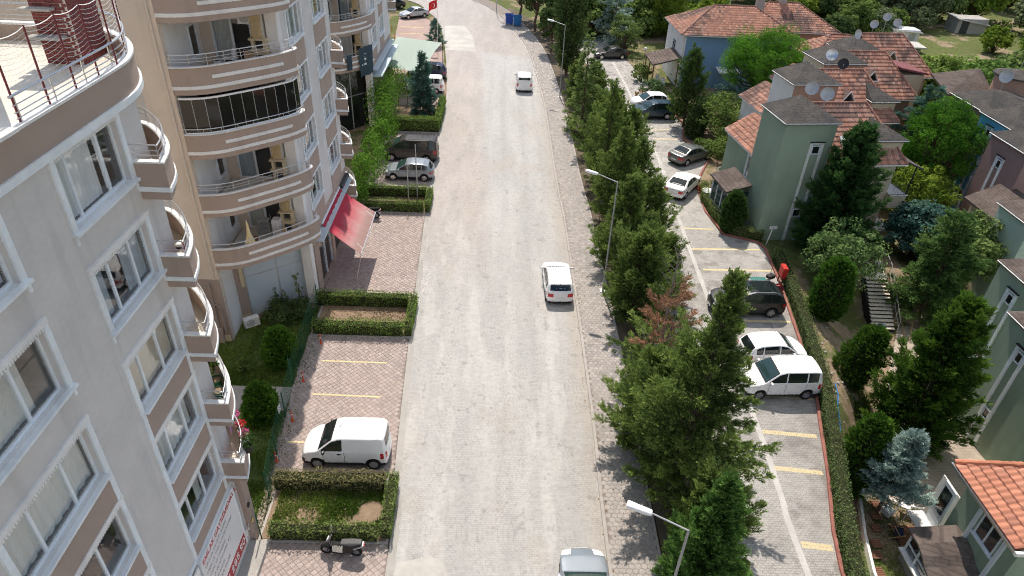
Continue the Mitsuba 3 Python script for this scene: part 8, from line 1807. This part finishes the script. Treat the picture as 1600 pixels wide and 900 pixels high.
for i in range(90):
    x, y = rg.uniform(17.3, 20.4), rg.uniform(22.5, 33); 
    if x < hx(y)+0.9: continue
    v = ico.vertices*(rg.uniform(0.02, 0.09)*np.array([1, 1, 0.55])*rg.uniform(0.6, 1.3, 3)); V.append(v+np.array([x, y, tz(x, y)+0.03])); F.append(ico.faces+n0); n0 += len(v)
solo('rubble', (np.vstack(V), np.vstack(F)), 'concrete', 'scattered pale stones and rubble on the dry slope beside the hedge', 'rubble', kind='stuff')
k = thing('planter', 'white planter box with a shrub root beside the foot of the blue spruce', 'planter'); part(k, 'box', MB().add(rounded_box(0.45, 0.45, 0.35, 0.04)).tf(rotz(0.4, (18.95, 20.05+0.55, LOW+0.2))), 'white_plastic')
for i, (x, y, lb) in enumerate([(16.6, 50.2, 'terracotta pots with red flowers beside the glazed porch, nearest the hedge'), (17.2, 51.0, 'flower pot with yellow leaves beside the glazed porch'), (17.9, 51.6, 'white pot with green leaves near the grey sedan')]):
    k = pot('flower_pot', lb, x, y, 0.0, 0.2, 0.3, ['terracotta_pot', 'terracotta_pot', 'white_plastic'][i], group='flower pots beside the glazed porch'); m, c = leafpuff((x, y, 0.5), 0.32, 120, 0.06, [(np.array([0.2, 0.03, 0.02]), np.array([0.4, 0.12, 0.03])), (np.array([0.15, 0.15, 0.02]), np.array([0.4, 0.35, 0.05])), LTGREEN][i], 900+i); part(k, 'foliage', m, 'leaf', color=c)
k = thing('garden_table', 'white round patio table beside the glazed porch of the green tower', 'table'); part(k, 'top', lathe([(0.001, 0.70), (0.5, 0.70), (0.5, 0.73), (0.001, 0.73)], (16.9, 49.4, 0), 18), 'white_plastic'); part(k, 'leg', MB().tube([(16.9, 49.4, 0), (16.9, 49.4, 0.7)], 0.04, 6), 'white_plastic')
k = thing('garden_swing', 'white metal frame of a garden seat behind the glazed porch roof', 'seat'); part(k, 'frame', MB().tube([(18.1, 52.2, 0), (18.3, 52.2, 1.5), (18.6, 52.2, 1.6), (18.9, 52.2, 1.4)], 0.035, 6).tube([(18.7, 52.2, 0.0), (18.3, 52.2, 1.5)], 0.035, 6), 'sign_white')
for i, (x, y) in enumerate([(18.2, 79.0), (18.9, 78.8), (18.5, 80.0)]):
    k = thing('patio_chair', ['pale patio chair under the brown porch, nearest the parking court', 'pale patio chair under the brown porch, nearest the blue wall', 'pale patio chair under the brown porch, behind the other two'][i], 'chair', 'patio chairs under the brown porch')
    part(k, 'seat', cbox(x-.25, x+.25, y-.25, y+.195, 0.38, 0.45, 0.02), 'sign_white'); part(k, 'backrest', cbox(x-.25, x+.25, y+.20, y+.25, 0.38, 0.9, 0.02), 'sign_white')
    for a, b in ((-.22, -.22), (.22, -.22), (-.22, .17), (.22, .17)): part(k, 'leg', MB().tube([(x+a, y+b, 0), (x+a, y+b, 0.38)], 0.02, 5), 'sign_white')
# fallen leaves and litter on the pavement kerb
rg = np.random.default_rng(12); p = np.column_stack([np.where(rg.random(420) < 0.6, rg.normal(5.0, 0.12, 420), rg.uniform(5.2, 7.0, 420)), rg.uniform(14, 90, 420), np.full(420, 0.135)]); p[:, 0] = np.where(p[:, 0] < 4.95, 4.80, p[:, 0]); p[:, 2] = np.where(p[:, 0] < 4.95, 0.02, 0.135)
p = p[p[:, 1] < 60]
m, c = leafquads(p, np.tile([0, 0, 1.0], (len(p), 1)), 0.045, (np.array([0.22, 0.13, 0.06]), np.array([0.38, 0.24, 0.12])), rg); solo('fallen_leaves', m, 'leaf', 'dry brown leaves scattered along the kerb and the pavement', 'leaves', kind='stuff', color=c)
rg = np.random.default_rng(14); p = np.column_stack([rg.normal(-9.4, 0.25, 500), rg.uniform(17, 33, 500), np.full(500, 0.02)]); p[:, 0] -= np.interp(p[:, 1], [17, 33], [0.0, 0.9])
m, c = leafquads(p, np.tile([0, 0, 1.0], (len(p), 1))+rg.normal(0, .5, (len(p), 3)), 0.05, (np.array([0.05, 0.10, 0.02]), np.array([0.2, 0.22, 0.07])), rg); solo('weeds', m, 'leaf', 'low weeds creeping out along the foot of the mesh fence', 'weeds', kind='stuff', color=c)
# distant boundary: nothing floats, the ground sheet runs to the horizon
